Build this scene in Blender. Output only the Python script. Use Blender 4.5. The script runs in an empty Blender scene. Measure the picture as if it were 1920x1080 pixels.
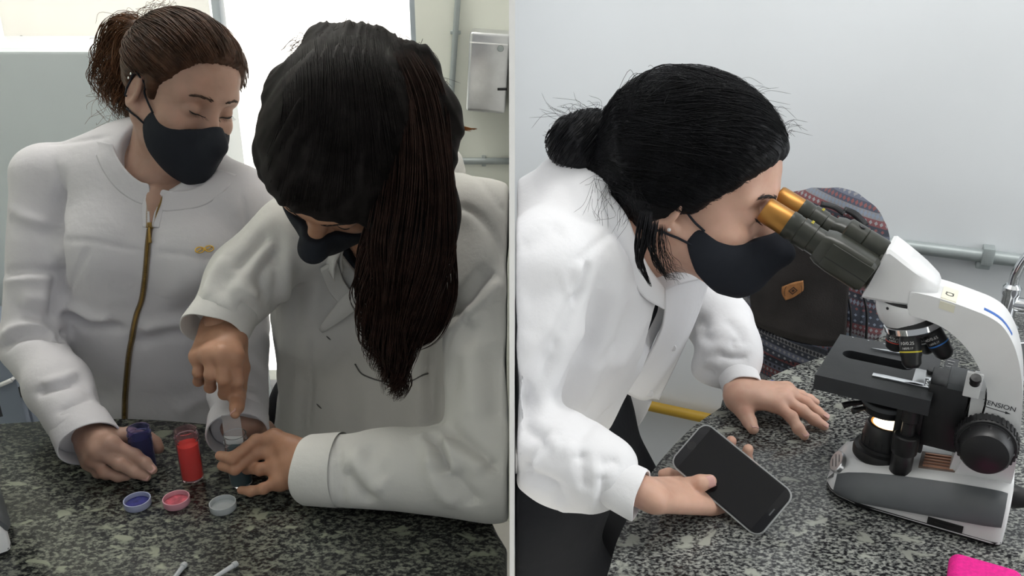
import bpy, bmesh, math, random
import numpy as np
from mathutils import Vector, Matrix
from mathutils.bvhtree import BVHTree

# ---------------------------------------------------------------- camera, sky, sun, lamps, exposure
SC = bpy.context.scene
COL = SC.collection
PITCH = math.radians(22.0)
FPX = 1600.0
CAMP = np.array([0.0, 0.0, 1.6])
cam_data = bpy.data.cameras.new('camera')
cam_data.sensor_width = 36.0
cam_data.lens = 36.0 * FPX / 1920.0
cam_data.clip_start = 0.05
cam = bpy.data.objects.new('camera', cam_data)
COL.objects.link(cam)
cam.location = CAMP
cam.rotation_euler = (math.radians(90) - PITCH, 0, 0)
SC.camera = cam

world = bpy.data.worlds.new('world')
SC.world = world
world.use_nodes = True
bg = world.node_tree.nodes['Background']
bg.inputs['Color'].default_value = (0.93, 0.97, 1.0, 1)
bg.inputs['Strength'].default_value = 0.34

def lamp(name, kind, loc, target, energy, color=(1, 1, 1), size=1.0, size_y=None):
    d = bpy.data.lights.new(name, kind)
    d.energy = energy
    d.color = color
    if kind == 'AREA':
        d.shape = 'RECTANGLE'
        d.size = size
        d.size_y = size_y or size
    if kind == 'SUN':
        d.angle = math.radians(1.0)
    o = bpy.data.objects.new(name, d)
    COL.objects.link(o)
    o.location = loc
    o.rotation_euler = (Vector(target) - Vector(loc)).to_track_quat('-Z', 'Y').to_euler()
    return o

lamp('sun', 'SUN', (-8.0, -6.0, 8.0), (0, 0, 0), 13.0, (1.0, 0.97, 0.92))
lamp('left_bay_fill_light', 'AREA', (-0.75, 1.86, 2.62), (-0.75, 1.86, 0), 15.0, (1.0, 0.97, 0.92), 0.9, 0.25)  # added overhead fill to brighten the back wall; no fixture stands there
lamp('right_bay_ceiling_light', 'AREA', (0.62, 1.05, 2.62), (0.62, 1.05, 0), 12.0, (1.0, 0.985, 0.96), 0.9, 0.5)
lamp('right_bay_side_fill', 'AREA', (2.2, 0.55, 1.75), (0.5, 1.15, 1.1), 14.0, (0.93, 0.96, 1.0), 1.1, 1.3)  # added side fill, shining in through a made-up opening

SC.view_settings.view_transform = 'Standard'
SC.view_settings.look = 'None'
SC.view_settings.exposure = 0.0
SC.view_settings.gamma = 1.0
SC.view_settings.use_curve_mapping = False

# ---------------------------------------------------------------- geometry of the view (to measure the place)
_F = np.array([0, math.cos(PITCH), -math.sin(PITCH)])
_U = np.array([0, math.sin(PITCH), math.cos(PITCH)])
_X = np.array([1.0, 0, 0])

def ray(px, py):
    return (px - 960) / FPX * _X + (540 - py) / FPX * _U + _F

def pd(px, py, D):
    r = ray(px, py)
    return CAMP + r * (D / r[1])

def pz(px, py, z):
    r = ray(px, py)
    return CAMP + r * ((z - CAMP[2]) / r[2])

def proj(P):
    d = np.asarray(P) - CAMP
    z = d @ _F
    return np.stack([960 + FPX * (d @ _X) / z, 540 - FPX * (d @ _U) / z], -1)

ZL = 0.90      # left worktop height
ZR = 0.95      # right worktop height
rng = np.random.default_rng(7)
random.seed(7)

# ---------------------------------------------------------------- materials
MATS = {}
def mat(name, color, rough=0.5, metal=0.0, var=0.0, scale=20.0, bump=0.0, bscale=200.0, spec=0.5,
        trans=0.0, sss=0.0, coat=0.0, emit=None, emit_s=0.0, alpha=1.0, ior=1.45, stretch=None, col2=None):
    if name in MATS:
        return MATS[name]
    m = bpy.data.materials.new(name)
    m.use_nodes = True
    nt = m.node_tree
    b = nt.nodes['Principled BSDF']
    b.inputs['Base Color'].default_value = (*color, 1)
    b.inputs['Roughness'].default_value = rough
    b.inputs['Metallic'].default_value = metal
    b.inputs['Specular IOR Level'].default_value = spec
    b.inputs['IOR'].default_value = ior
    b.inputs['Transmission Weight'].default_value = trans
    b.inputs['Coat Weight'].default_value = coat
    b.inputs['Alpha'].default_value = alpha
    if sss:
        b.inputs['Subsurface Weight'].default_value = sss
        b.inputs['Subsurface Radius'].default_value = (0.012, 0.005, 0.003)
        b.inputs['Subsurface Scale'].default_value = 1.0
    if emit:
        b.inputs['Emission Color'].default_value = (*emit, 1)
        b.inputs['Emission Strength'].default_value = emit_s
    tc = nt.nodes.new('ShaderNodeTexCoord')
    src = tc.outputs['Object']
    if stretch:
        mp = nt.nodes.new('ShaderNodeMapping')
        mp.inputs['Scale'].default_value = stretch
        nt.links.new(src, mp.inputs['Vector'])
        src = mp.outputs['Vector']
    if var or col2:
        n = nt.nodes.new('ShaderNodeTexNoise')
        n.inputs['Scale'].default_value = scale
        n.inputs['Detail'].default_value = 4
        nt.links.new(src, n.inputs['Vector'])
        r = nt.nodes.new('ShaderNodeValToRGB')
        c2 = col2 or tuple(min(1, c * (1 + var)) for c in color)
        c1 = color if col2 else tuple(c * (1 - var) for c in color)
        r.color_ramp.elements[0].position = 0.35
        r.color_ramp.elements[1].position = 0.65
        r.color_ramp.elements[0].color = (*c1, 1)
        r.color_ramp.elements[1].color = (*c2, 1)
        nt.links.new(n.outputs['Fac'], r.inputs['Fac'])
        nt.links.new(r.outputs['Color'], b.inputs['Base Color'])
    if bump:
        n2 = nt.nodes.new('ShaderNodeTexNoise')
        n2.inputs['Scale'].default_value = bscale
        n2.inputs['Detail'].default_value = 3
        nt.links.new(src, n2.inputs['Vector'])
        bp = nt.nodes.new('ShaderNodeBump')
        bp.inputs['Strength'].default_value = bump
        bp.inputs['Distance'].default_value = 0.002
        nt.links.new(n2.outputs['Fac'], bp.inputs['Height'])
        nt.links.new(bp.outputs['Normal'], b.inputs['Normal'])
    MATS[name] = m
    return m

def granite(name, dark, mid, pale, blotch, rot=0.0, scale=1.0):
    m = bpy.data.materials.new(name)
    m.use_nodes = True
    nt = m.node_tree
    N, L = nt.nodes, nt.links
    b = N['Principled BSDF']
    b.inputs['Roughness'].default_value = 0.16
    b.inputs['Specular IOR Level'].default_value = 0.45
    tc = N.new('ShaderNodeTexCoord')
    mp = N.new('ShaderNodeMapping')
    mp.inputs['Rotation'].default_value = (0, 0, rot)
    mp.inputs['Scale'].default_value = (scale, scale * 1.5, scale)
    L.new(tc.outputs['Object'], mp.inputs['Vector'])
    # fine dark and grey flecks
    n1 = N.new('ShaderNodeTexNoise')
    n1.inputs['Scale'].default_value = 190
    n1.inputs['Detail'].default_value = 5
    n1.inputs['Roughness'].default_value = 0.62
    L.new(mp.outputs['Vector'], n1.inputs['Vector'])
    r1 = N.new('ShaderNodeValToRGB')
    e = r1.color_ramp.elements
    e[0].position, e[0].color = 0.43, (*dark, 1)
    e[1].position, e[1].color = 0.60, (*pale, 1)
    k = e.new(0.49); k.color = (*mid, 1)
    k = e.new(0.545); k.color = tuple(0.5 * (a + c) for a, c in zip(mid, pale)) + (1,)
    L.new(n1.outputs['Fac'], r1.inputs['Fac'])
    # larger pale feldspar blotches
    n2 = N.new('ShaderNodeTexNoise')
    n2.inputs['Scale'].default_value = 34
    n2.inputs['Detail'].default_value = 3
    n2.inputs['Roughness'].default_value = 0.5
    n2.inputs['Distortion'].default_value = 0.5
    L.new(mp.outputs['Vector'], n2.inputs['Vector'])
    r2 = N.new('ShaderNodeValToRGB')
    r2.color_ramp.elements[0].position = 0.60
    r2.color_ramp.elements[1].position = 0.66
    L.new(n2.outputs['Fac'], r2.inputs['Fac'])
    mx = N.new('ShaderNodeMix')
    mx.data_type = 'RGBA'
    L.new(r2.outputs['Color'], mx.inputs[0])
    L.new(r1.outputs['Color'], mx.inputs[6])
    mx.inputs[7].default_value = (*blotch, 1)
    # broad dark clouds
    n3 = N.new('ShaderNodeTexNoise')
    n3.inputs['Scale'].default_value = 9
    n3.inputs['Detail'].default_value = 2
    L.new(mp.outputs['Vector'], n3.inputs['Vector'])
    r3 = N.new('ShaderNodeValToRGB')
    r3.color_ramp.elements[0].position = 0.35
    r3.color_ramp.elements[0].color = (0.55, 0.55, 0.55, 1)
    r3.color_ramp.elements[1].position = 0.62
    r3.color_ramp.elements[1].color = (1, 1, 1, 1)
    L.new(n3.outputs['Fac'], r3.inputs['Fac'])
    mu = N.new('ShaderNodeMix')
    mu.data_type = 'RGBA'
    mu.blend_type = 'MULTIPLY'
    mu.inputs[0].default_value = 1.0
    L.new(mx.outputs[2], mu.inputs[6])
    L.new(r3.outputs['Color'], mu.inputs[7])
    L.new(mu.outputs[2], b.inputs['Base Color'])
    return m

# ---------------------------------------------------------------- mesh helpers
def obj(name, V, Fc, m=None, parent=None, smooth=True, label=None):
    me = bpy.data.meshes.new(name)
    if isinstance(Fc, np.ndarray):
        V = np.asarray(V, np.float32)
        me.vertices.add(len(V))
        me.vertices.foreach_set('co', V.ravel())
        n, k = Fc.shape
        me.loops.add(n * k)
        me.loops.foreach_set('vertex_index', Fc.astype(np.int32).ravel())
        me.polygons.add(n)
        me.polygons.foreach_set('loop_start', np.arange(0, n * k, k, dtype=np.int32))
        me.update(calc_edges=True)
        me.validate()
    else:
        me.from_pydata([tuple(v) for v in V], [], [tuple(f) for f in Fc])
    if smooth:
        me.polygons.foreach_set('use_smooth', np.ones(len(me.polygons), bool))
    if m:
        me.materials.append(m)
    me.update()
    o = bpy.data.objects.new(name, me)
    COL.objects.link(o)
    if parent:
        o.parent = parent
    if label:
        o['label'] = label
    return o

def from_bm(name, bm, m=None, parent=None, smooth=True, angle=40, label=None):
    me = bpy.data.meshes.new(name)
    bmesh.ops.recalc_face_normals(bm, faces=bm.faces[:])
    bm.to_mesh(me)
    bm.free()
    if smooth:
        me.polygons.foreach_set('use_smooth', np.ones(len(me.polygons), bool))
        me.set_sharp_from_angle(angle=math.radians(angle))
    if m:
        me.materials.append(m)
    o = bpy.data.objects.new(name, me)
    COL.objects.link(o)
    if parent:
        o.parent = parent
    if label:
        o['label'] = label
    return o

def tag(o, label, cat, group=None, kind=None):
    o['label'] = label
    o['category'] = cat
    if group:
        o['group'] = group
    if kind:
        o['kind'] = kind
    return o

def empty(name, label, cat, group=None):
    o = bpy.data.objects.new(name, None)
    COL.objects.link(o)
    o.empty_display_size = 0.05
    return tag(o, label, cat, group)

def struct(o):
    o['kind'] = 'structure'
    return o

def frame(fw, up):
    fw = np.array(fw, float); fw /= np.linalg.norm(fw)
    r = np.cross(fw, up); r /= np.linalg.norm(r)
    return np.stack([r, fw, np.cross(r, fw)], 1)

def bm_box(bm, c, half, R=None, bevel=0.0, seg=2):
    r = bmesh.ops.create_cube(bm, size=2.0)
    vs = r['verts']
    for v in vs:
        v.co = Vector((v.co.x * half[0], v.co.y * half[1], v.co.z * half[2]))
    if bevel:
        es = list({e for v in vs for e in v.link_edges})
        rb = bmesh.ops.bevel(bm, geom=es, offset=bevel, segments=seg, affect='EDGES', profile=0.5)
        vs = list({v for f in rb['faces'] for v in f.verts} | {v for v in vs if v.is_valid})
    Rm = Matrix(np.asarray(R).tolist()) if R is not None else Matrix.Identity(3)
    for v in vs:
        v.co = Rm @ v.co + Vector(c)
    return vs

def box(name, c, half, m, parent=None, R=None, bevel=0.0, seg=2, label=None):
    bm = bmesh.new()
    bm_box(bm, c, half, R, bevel, seg)
    return from_bm(name, bm, m, parent, smooth=bevel > 0, label=label)

def bm_lathe(bm, profile, c, axis=(0, 0, 1), n=32, up=None, cap=True, sy=1.0):
    """profile: list of (r, h) along axis."""
    a = np.array(axis, float); a /= np.linalg.norm(a)
    t = np.array(up if up is not None else ((1, 0, 0) if abs(a[0]) < 0.9 else (0, 1, 0)), float)
    u = t - a * (t @ a); u /= np.linalg.norm(u)
    w = np.cross(a, u)
    c = np.asarray(c, float)
    rings = []
    for r, h in profile:
        ring = []
        for i in range(n):
            th = 2 * math.pi * i / n
            ring.append(bm.verts.new(c + a * h + (u * math.cos(th) + w * math.sin(th) * sy) * r))
        rings.append(ring)
    for A, B in zip(rings, rings[1:]):
        for i in range(n):
            bm.faces.new((A[i], A[(i + 1) % n], B[(i + 1) % n], B[i]))
    if cap:
        if profile[0][0] > 1e-5: bm.faces.new(rings[0][::-1])
        if profile[-1][0] > 1e-5: bm.faces.new(rings[-1])

def lathe(name, profile, c, m, parent=None, axis=(0, 0, 1), n=32, cap=True, angle=35, label=None, sy=1.0, up=None):
    bm = bmesh.new()
    bm_lathe(bm, profile, c, axis, n, up, cap, sy)
    return from_bm(name, bm, m, parent, angle=angle, label=label)

def spline(pts, n):
    """Catmull-Rom through the points, n samples."""
    P = np.asarray(pts, float)
    if len(P) == 2:
        t = np.linspace(0, 1, n)[:, None]
        return P[0] * (1 - t) + P[1] * t
    P = np.vstack([2 * P[0] - P[1], P, 2 * P[-1] - P[-2]])
    k = len(P) - 3
    out = []
    for s in np.linspace(0, k - 1e-6, n):
        i = int(s); t = s - i
        a, b, c, d = P[i], P[i + 1], P[i + 2], P[i + 3]
        out.append(0.5 * ((2 * b) + (c - a) * t + (2 * a - 5 * b + 4 * c - d) * t * t + (3 * b - a - 3 * c + d) * t ** 3))
    return np.array(out)

def tubes(paths, radii, sides=4, flat=1.0):
    """Many tubes at once. paths (N,K,3), radii (N,K) -> verts, quads."""
    P = np.asarray(paths, np.float32)
    N, K, _ = P.shape
    T = np.gradient(P, axis=1)
    T /= np.linalg.norm(T, axis=2, keepdims=True) + 1e-9
    ref = np.array([0.31, 0.17, 0.93], np.float32)
    A = np.cross(T, ref); A /= np.linalg.norm(A, axis=2, keepdims=True) + 1e-9
    B = np.cross(T, A)
    R = np.asarray(radii, np.float32)[:, :, None, None]
    th = np.arange(sides) * 2 * math.pi / sides
    ring = A[:, :, None, :] * np.cos(th)[None, None, :, None] + B[:, :, None, :] * (flat * np.sin(th))[None, None, :, None]
    V = (P[:, :, None, :] + ring * R).reshape(-1, 3)
    base = (np.arange(N) * K * sides)[:, None, None]
    k = (np.arange(K - 1) * sides)[None, :, None]
    s = np.arange(sides)[None, None, :]
    s2 = (s + 1) % sides
    f = np.stack([base + k + s, base + k + s2, base + k + sides + s2, base + k + sides + s], -1).reshape(-1, 4)
    return V, f

def tube(name, pts, r, m, parent=None, n=24, sides=10, label=None, caps=True):
    P = spline(pts, n)
    rr = np.interp(np.linspace(0, 1, n), np.linspace(0, 1, len(r)), r) if hasattr(r, '__len__') else np.full(n, r)
    if caps:
        t0 = P[0] - P[1]; t0 /= np.linalg.norm(t0) + 1e-9
        t1 = P[-1] - P[-2]; t1 /= np.linalg.norm(t1) + 1e-9
        P = np.vstack([P[0] + t0 * rr[0] * 0.02, P, P[-1] + t1 * rr[-1] * 0.02])
        rr = np.concatenate([[rr[0] * 0.02], rr, [rr[-1] * 0.02]])
    V, f = tubes(P[None], rr[None], sides)
    return obj(name, V, f, m, parent, label=label)

def bm_prism(bm, poly, fn, lo, hi):
    """poly list of 2D points; fn(u,v,w)->3D; extruded in w from lo to hi."""
    a = [bm.verts.new(fn(u, v, lo)) for u, v in poly]
    b = [bm.verts.new(fn(u, v, hi)) for u, v in poly]
    n = len(poly)
    fs = [bm.faces.new(a[::-1]), bm.faces.new(b)]
    for i in range(n):
        fs.append(bm.faces.new((a[i], a[(i + 1) % n], b[(i + 1) % n], b[i])))
    return a, b, fs

def bm_loft(bm, rings, cap=True, closed=True):
    R = [[bm.verts.new(tuple(p)) for p in ring] for ring in rings]
    n = len(R[0])
    for A, B in zip(R, R[1:]):
        for i in range(n if closed else n - 1):
            bm.faces.new((A[i], A[(i + 1) % n], B[(i + 1) % n], B[i]))
    if cap and closed:
        bm.faces.new(R[0][::-1]); bm.faces.new(R[-1])
    return R

def sheet(name, grid, thick, m, parent=None, nu=24, nv=16, label=None, disp=None, subd=None):
    """A thick cloth sheet through a grid of control points [rows][cols][3]."""
    G = np.asarray(grid, float)
    rows = np.array([spline(r, nu) for r in G])
    S = np.array([spline(rows[:, j], nv) for j in range(nu)]).transpose(1, 0, 2)   # nv x nu
    du = np.gradient(S, axis=1); dv = np.gradient(S, axis=0)
    Nn = np.cross(du, dv); Nn /= np.linalg.norm(Nn, axis=2, keepdims=True) + 1e-9
    if disp is not None:
        u, v = np.meshgrid(np.linspace(0, 1, nu), np.linspace(0, 1, nv))
        S = S + Nn * disp(u, v)[:, :, None]
    A = S + Nn * thick / 2; B = S - Nn * thick / 2
    V = np.vstack([A.reshape(-1, 3), B.reshape(-1, 3)])
    off = nu * nv
    f = []
    for i in range(nv - 1):
        for j in range(nu - 1):
            a = i * nu + j
            f.append((a, a + 1, a + nu + 1, a + nu))
            f.append((off + a, off + a + nu, off + a + nu + 1, off + a + 1))
    per = [(0, j) for j in range(nu)] + [(i, nu - 1) for i in range(1, nv)] + [(nv - 1, j) for j in range(nu - 2, -1, -1)] + [(i, 0) for i in range(nv - 2, 0, -1)]
    per = [i * nu + j for i, j in per]
    for a, b in zip(per, per[1:] + per[:1]):
        f.append((a, off + a, off + b, b))
    return obj(name, V, np.array(f), m, parent, label=label)

def text(name, s, size, loc, R, m, parent=None, extrude=0.0002, align='CENTER'):
    cu = bpy.data.curves.new(name, 'FONT')
    cu.body = s
    cu.size = size
    cu.extrude = extrude
    cu.align_x = align
    cu.align_y = 'CENTER'
    cu.materials.append(m)
    o = bpy.data.objects.new(name, cu)
    COL.objects.link(o)
    bpy.context.view_layer.update()
    me = bpy.data.meshes.new_from_object(o.evaluated_get(bpy.context.evaluated_depsgraph_get()))
    bpy.data.objects.remove(o)
    me.name = name
    M = Matrix(np.asarray(R).tolist()).to_4x4()
    M.translation = Vector(loc)
    me.transform(M)
    o = bpy.data.objects.new(name, me)
    COL.objects.link(o)
    if parent:
        o.parent = parent
    return o

# ---------------------------------------------------------------- signed distance modelling
def vn(P):
    return np.sqrt(np.einsum('ij,ij->i', P, P))

def s_cone(a, b, ra, rb, n=None, s=1.0):
    a = np.asarray(a, np.float32); b = np.asarray(b, np.float32)
    ab = b - a; L2 = float(ab @ ab) + 1e-12
    if n is not None:
        n = np.asarray(n, np.float32)
        n = n - ab * float(n @ ab) / L2
        n = n / np.linalg.norm(n)
    def f(P):
        q = P - a
        t = np.clip(q @ ab / L2, 0, 1)
        d = q - t[:, None] * ab
        d2 = np.einsum('ij,ij->i', d, d)
        r = ra + (rb - ra) * t
        if n is None:
            return np.sqrt(d2) - r
        dn = d @ n
        return (np.sqrt(d2 + dn * dn * (1 / s ** 2 - 1)) - r) * min(1.0, s ** 0.5)
    return f

def s_ell(c, r, R=None):
    c = np.asarray(c, np.float32); r = np.asarray(r, np.float32)
    Rm = None if R is None else np.asarray(R, np.float32)
    def f(P):
        q = P - c
        if Rm is not None:
            q = q @ Rm
        k0 = vn(q / r); k1 = vn(q / (r * r))
        return k0 * (k0 - 1) / np.maximum(k1, 1e-6)
    return f

def s_half(p, n):
    """negative on the side n points away from."""
    n = np.asarray(n, float); n = (n / np.linalg.norm(n)).astype(np.float32); p = np.asarray(p, np.float32)
    return lambda P: (P - p) @ n

def s_box(c, h, R=None, r=0.0):
    c = np.asarray(c, np.float32); h = np.asarray(h, np.float32) - r
    Rm = None if R is None else np.asarray(R, np.float32)
    def f(P):
        q = P - c
        if Rm is not None:
            q = q @ Rm
        q = np.abs(q) - h
        return vn(np.maximum(q, 0)) + np.minimum(q.max(1), 0) - r
    return f

def s_poly(poly, ia, ib):
    """2D polygon extruded along the third axis; ia, ib pick the coordinates."""
    V = np.asarray(poly, np.float32)
    def f(P):
        p = P[:, (ia, ib)]
        d = np.full(len(p), 1e9, np.float32); s = np.ones(len(p), np.float32)
        n = len(V); j = n - 1
        for i in range(n):
            e = V[j] - V[i]; w = p - V[i]
            b = w - e * np.clip(w @ e / (e @ e), 0, 1)[:, None]
            d = np.minimum(d, (b * b).sum(1))
            c1 = p[:, 1] >= V[i][1]; c2 = p[:, 1] < V[j][1]; c3 = e[0] * w[:, 1] > e[1] * w[:, 0]
            s = np.where((c1 & c2 & c3) | (~c1 & ~c2 & ~c3), -s, s)
            j = i
        return s * np.sqrt(d)
    return f

def s_off(fn, o):
    return lambda P: fn(P) - o

def s_local(fn, R, t, s=1.0):
    R = np.asarray(R, np.float32); t = np.asarray(t, np.float32)
    return lambda P: fn(((P - t) @ R) / np.float32(s)) * np.float32(s)

def smin(a, b, k):
    if k <= 0:
        return np.minimum(a, b)
    h = np.maximum(k - np.abs(a - b), 0) / k
    return np.minimum(a, b) - h * h * k * 0.25

def field(ops, P):
    d = np.full(len(P), 1.0, np.float32)
    for mode, fn, k in ops:
        v = fn(P)
        if mode == 'u': d = smin(d, v, k)
        elif mode == 's': d = -smin(-d, v, k)
        else: d = -smin(-d, -v, k)
    return d

def mesh_sdf(ops, lo, hi, h, nb=16):
    """Sparse surface nets."""
    lo = np.floor(np.asarray(lo) / h).astype(int); hi = np.ceil(np.asarray(hi) / h).astype(int)
    nblk = (hi - lo + nb - 1) // nb
    I = np.stack(np.meshgrid(*[np.arange(n) for n in nblk], indexing='ij'), -1).reshape(-1, 3)
    org = lo + I * nb
    cen = ((org + nb / 2) * h).astype(np.float32)
    Rb = nb * h * 0.5 * math.sqrt(3)
    vals = [fn(cen) for _, fn, _ in ops]
    d = np.full(len(cen), 1.0, np.float32)
    for (mode, fn, k), v in zip(ops, vals):
        if mode == 'u': d = smin(d, v, k)
        elif mode == 's': d = -smin(-d, v, k)
        else: d = -smin(-d, -v, k)
    cand = np.where(np.abs(d) < Rb * 1.9)[0]
    ax = np.arange(nb + 1)
    G = np.stack(np.meshgrid(ax, ax, ax, indexing='ij'), -1).reshape(-1, 3)
    dims = (hi - lo + 2 * nb + 2).astype(np.int64)
    m = nb + 1
    cid_all, pos_all, e_all = [], [], []
    corner = [(i, j, k) for i in (0, 1) for j in (0, 1) for k in (0, 1)]
    edges = [(a, b) for a in range(8) for b in range(a + 1, 8) if sum(abs(x - y) for x, y in zip(corner[a], corner[b])) == 1]
    for ci in cand:
        o = org[ci]
        P = ((G + o) * h).astype(np.float32)
        sub = []
        for (mode, fn, k), v in zip(ops, vals):
            c = v[ci]
            mg = k + 3 * h + 0.15 * Rb
            if mode in 'us':
                if c - Rb * 1.7 > mg: continue
            elif c + Rb * 1.7 < -mg: continue
            sub.append((mode, fn, k))
        if not sub: continue
        D = field(sub, P).reshape(m, m, m)
        if D.min() > 0 or D.max() < 0: continue
        D = np.where(D == 0, 1e-7, D)
        c8 = np.stack([D[i:i + nb, j:j + nb, k:k + nb] for i, j, k in corner], -1)
        neg = c8 < 0
        act = neg.any(-1) & ~neg.all(-1)
        idx = np.argwhere(act)
        if len(idx):
            cv = c8[act]
            acc = np.zeros((len(idx), 3)); cnt = np.zeros(len(idx))
            for a, b in edges:
                va, vb = cv[:, a], cv[:, b]
                x = (va < 0) != (vb < 0)
                t = np.where(x, va / np.where(x, va - vb, 1), 0)
                ca = np.array(corner[a]); cb = np.array(corner[b])
                acc += np.where(x[:, None], ca + (cb - ca) * t[:, None], 0); cnt += x
            pos = (idx + o + acc / cnt[:, None]) * h
            g = idx + (o - lo) + 1
            cid_all.append((g[:, 0] * dims[1] + g[:, 1]) * dims[2] + g[:, 2])
            pos_all.append(pos)
        S = D < 0
        for axis in range(3):
            sl0 = [slice(0, nb)] * 3; sl1 = [slice(0, nb)] * 3
            sl1[axis] = slice(1, nb + 1)
            a0, a1 = S[tuple(sl0)], S[tuple(sl1)]
            w = np.argwhere(a0 != a1)
            if len(w):
                fl = a0[tuple(w.T)]
                g = w + (o - lo) + 1
                e_all.append(np.column_stack([g, np.full(len(w), axis), fl]))
    cid = np.concatenate(cid_all); pos = np.concatenate(pos_all)
    srt = np.argsort(cid); cid = cid[srt]; pos = pos[srt]
    E = np.concatenate(e_all).astype(np.int64)
    quads = []
    for axis in range(3):
        e = E[E[:, 3] == axis]
        b, c = [(1, 2), (2, 0), (0, 1)][axis]
        q = []
        for db, dc in ((0, 0), (-1, 0), (-1, -1), (0, -1)):
            g = e[:, :3].copy(); g[:, b] += db; g[:, c] += dc
            q.append((g[:, 0] * dims[1] + g[:, 1]) * dims[2] + g[:, 2])
        q = np.stack(q, 1)
        ix = np.searchsorted(cid, q); ix = np.minimum(ix, len(cid) - 1)
        ok = (cid[ix] == q).all(1)
        ix = ix[ok]; fl = e[ok, 4].astype(bool)
        ix[~fl] = ix[~fl][:, ::-1]
        quads.append(ix)
    return pos.astype(np.float32), np.concatenate(quads)

def biggest(V, Q):
    """keep only the largest connected piece."""
    lab = np.arange(len(V))
    a = np.concatenate([Q[:, i] for i in range(4)]); b = np.concatenate([Q[:, (i + 1) % 4] for i in range(4)])
    while True:
        l0 = lab.copy()
        m = np.minimum(lab[a], lab[b])
        np.minimum.at(lab, a, m); np.minimum.at(lab, b, m)
        lab = lab[lab]; lab = lab[lab]
        if (lab == l0).all(): break
    u, c = np.unique(lab, return_counts=True)
    keep = lab == u[np.argmax(c)]
    idx = np.cumsum(keep) - 1
    return V[keep], idx[Q[keep[Q[:, 0]]]]

def vnormals(V, Q):
    a = V[Q[:, 2]] - V[Q[:, 0]]; b = V[Q[:, 3]] - V[Q[:, 1]]
    fn = np.cross(a, b)
    N = np.zeros_like(V)
    for i in range(4):
        np.add.at(N, Q[:, i], fn)
    return N / (np.linalg.norm(N, axis=1, keepdims=True) + 1e-12)

def relax(V, Q, it=2, lam=0.5):
    n = len(V)
    a = np.concatenate([Q[:, 0], Q[:, 1], Q[:, 2], Q[:, 3]]); b = np.concatenate([Q[:, 1], Q[:, 2], Q[:, 3], Q[:, 0]])
    deg = np.bincount(a, minlength=n) + np.bincount(b, minlength=n)
    for _ in range(it):
        M = np.stack([np.bincount(a, V[b, i], n) + np.bincount(b, V[a, i], n) for i in range(3)], 1) / np.maximum(deg, 1)[:, None]
        V = V + lam * (M - V)
    return V.astype(np.float32)

def grad_sdf(fn, P, e=0.0015):
    g = np.stack([fn(P + np.eye(3, dtype=np.float32)[i] * e) - fn(P - np.eye(3, dtype=np.float32)[i] * e) for i in range(3)], 1)
    return g / (np.linalg.norm(g, axis=1, keepdims=True) + 1e-9)

def snap(fn, P, off=0.0, it=4):
    P = np.asarray(P, np.float32)
    for _ in range(it):
        P = P - grad_sdf(fn, P) * (fn(P) - off)[:, None]
    return P

def _hash(i, j, k):
    h = (i * 374761393 + j * 668265263 + k * 2147483647) & 0xffffffff
    h = ((h ^ (h >> 13)) * 1274126177) & 0xffffffff
    return ((h ^ (h >> 16)) & 0xffff) / 65535.0

def noise3(P, s):
    q = np.asarray(P, float) * s
    i = np.floor(q).astype(np.int64); f = q - i
    f = f * f * (3 - 2 * f)
    r = 0
    for a in (0, 1):
        for b in (0, 1):
            for c in (0, 1):
                w = (f[:, 0] if a else 1 - f[:, 0]) * (f[:, 1] if b else 1 - f[:, 1]) * (f[:, 2] if c else 1 - f[:, 2])
                r = r + w * _hash(i[:, 0] + a, i[:, 1] + b, i[:, 2] + c)
    return r * 2 - 1

def folds(V, Q, strokes, gain=1.0):
    """Press folds and seams into cloth. strokes: (pixel polyline, width m, height m); each stroke is carried onto the
    surface it meets, then the cloth is raised or lowered around it in space."""
    N = vnormals(V, Q)
    bvh = BVHTree.FromPolygons([tuple(v) for v in V.tolist()], Q.tolist())
    out = V.copy()
    for pts, w, amp in strokes:
        pts = np.asarray(pts, float)
        L = int(max(3, np.linalg.norm(np.diff(pts, axis=0), axis=1).sum() / 5))
        S = []
        for p in spline(pts, L):
            d = ray(*p); d = d / np.linalg.norm(d)
            hit = bvh.ray_cast(Vector(CAMP), Vector(d))
            if hit[0] is not None: S.append(hit[0])
        if len(S) < 2: continue
        S = np.array([tuple(s) for s in S], np.float32)
        lo = S.min(0) - 3 * w; hi = S.max(0) + 3 * w
        sel = np.where(((V > lo) & (V < hi)).all(1))[0]
        if not len(sel): continue
        d2 = np.full(len(sel), 1e9, np.float32); arg = np.zeros(len(sel), int)
        for i, s in enumerate(S):
            dd = ((V[sel] - s) ** 2).sum(1)
            better = dd < d2
            d2 = np.where(better, dd, d2); arg = np.where(better, i, arg)
        t = arg / (len(S) - 1)
        taper = np.clip(np.minimum(t, 1 - t) * 5 + 0.25, 0, 1)
        out[sel] += N[sel] * (gain * amp * np.exp(-d2 / (w * w)) * taper)[:, None]
    return out
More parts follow.
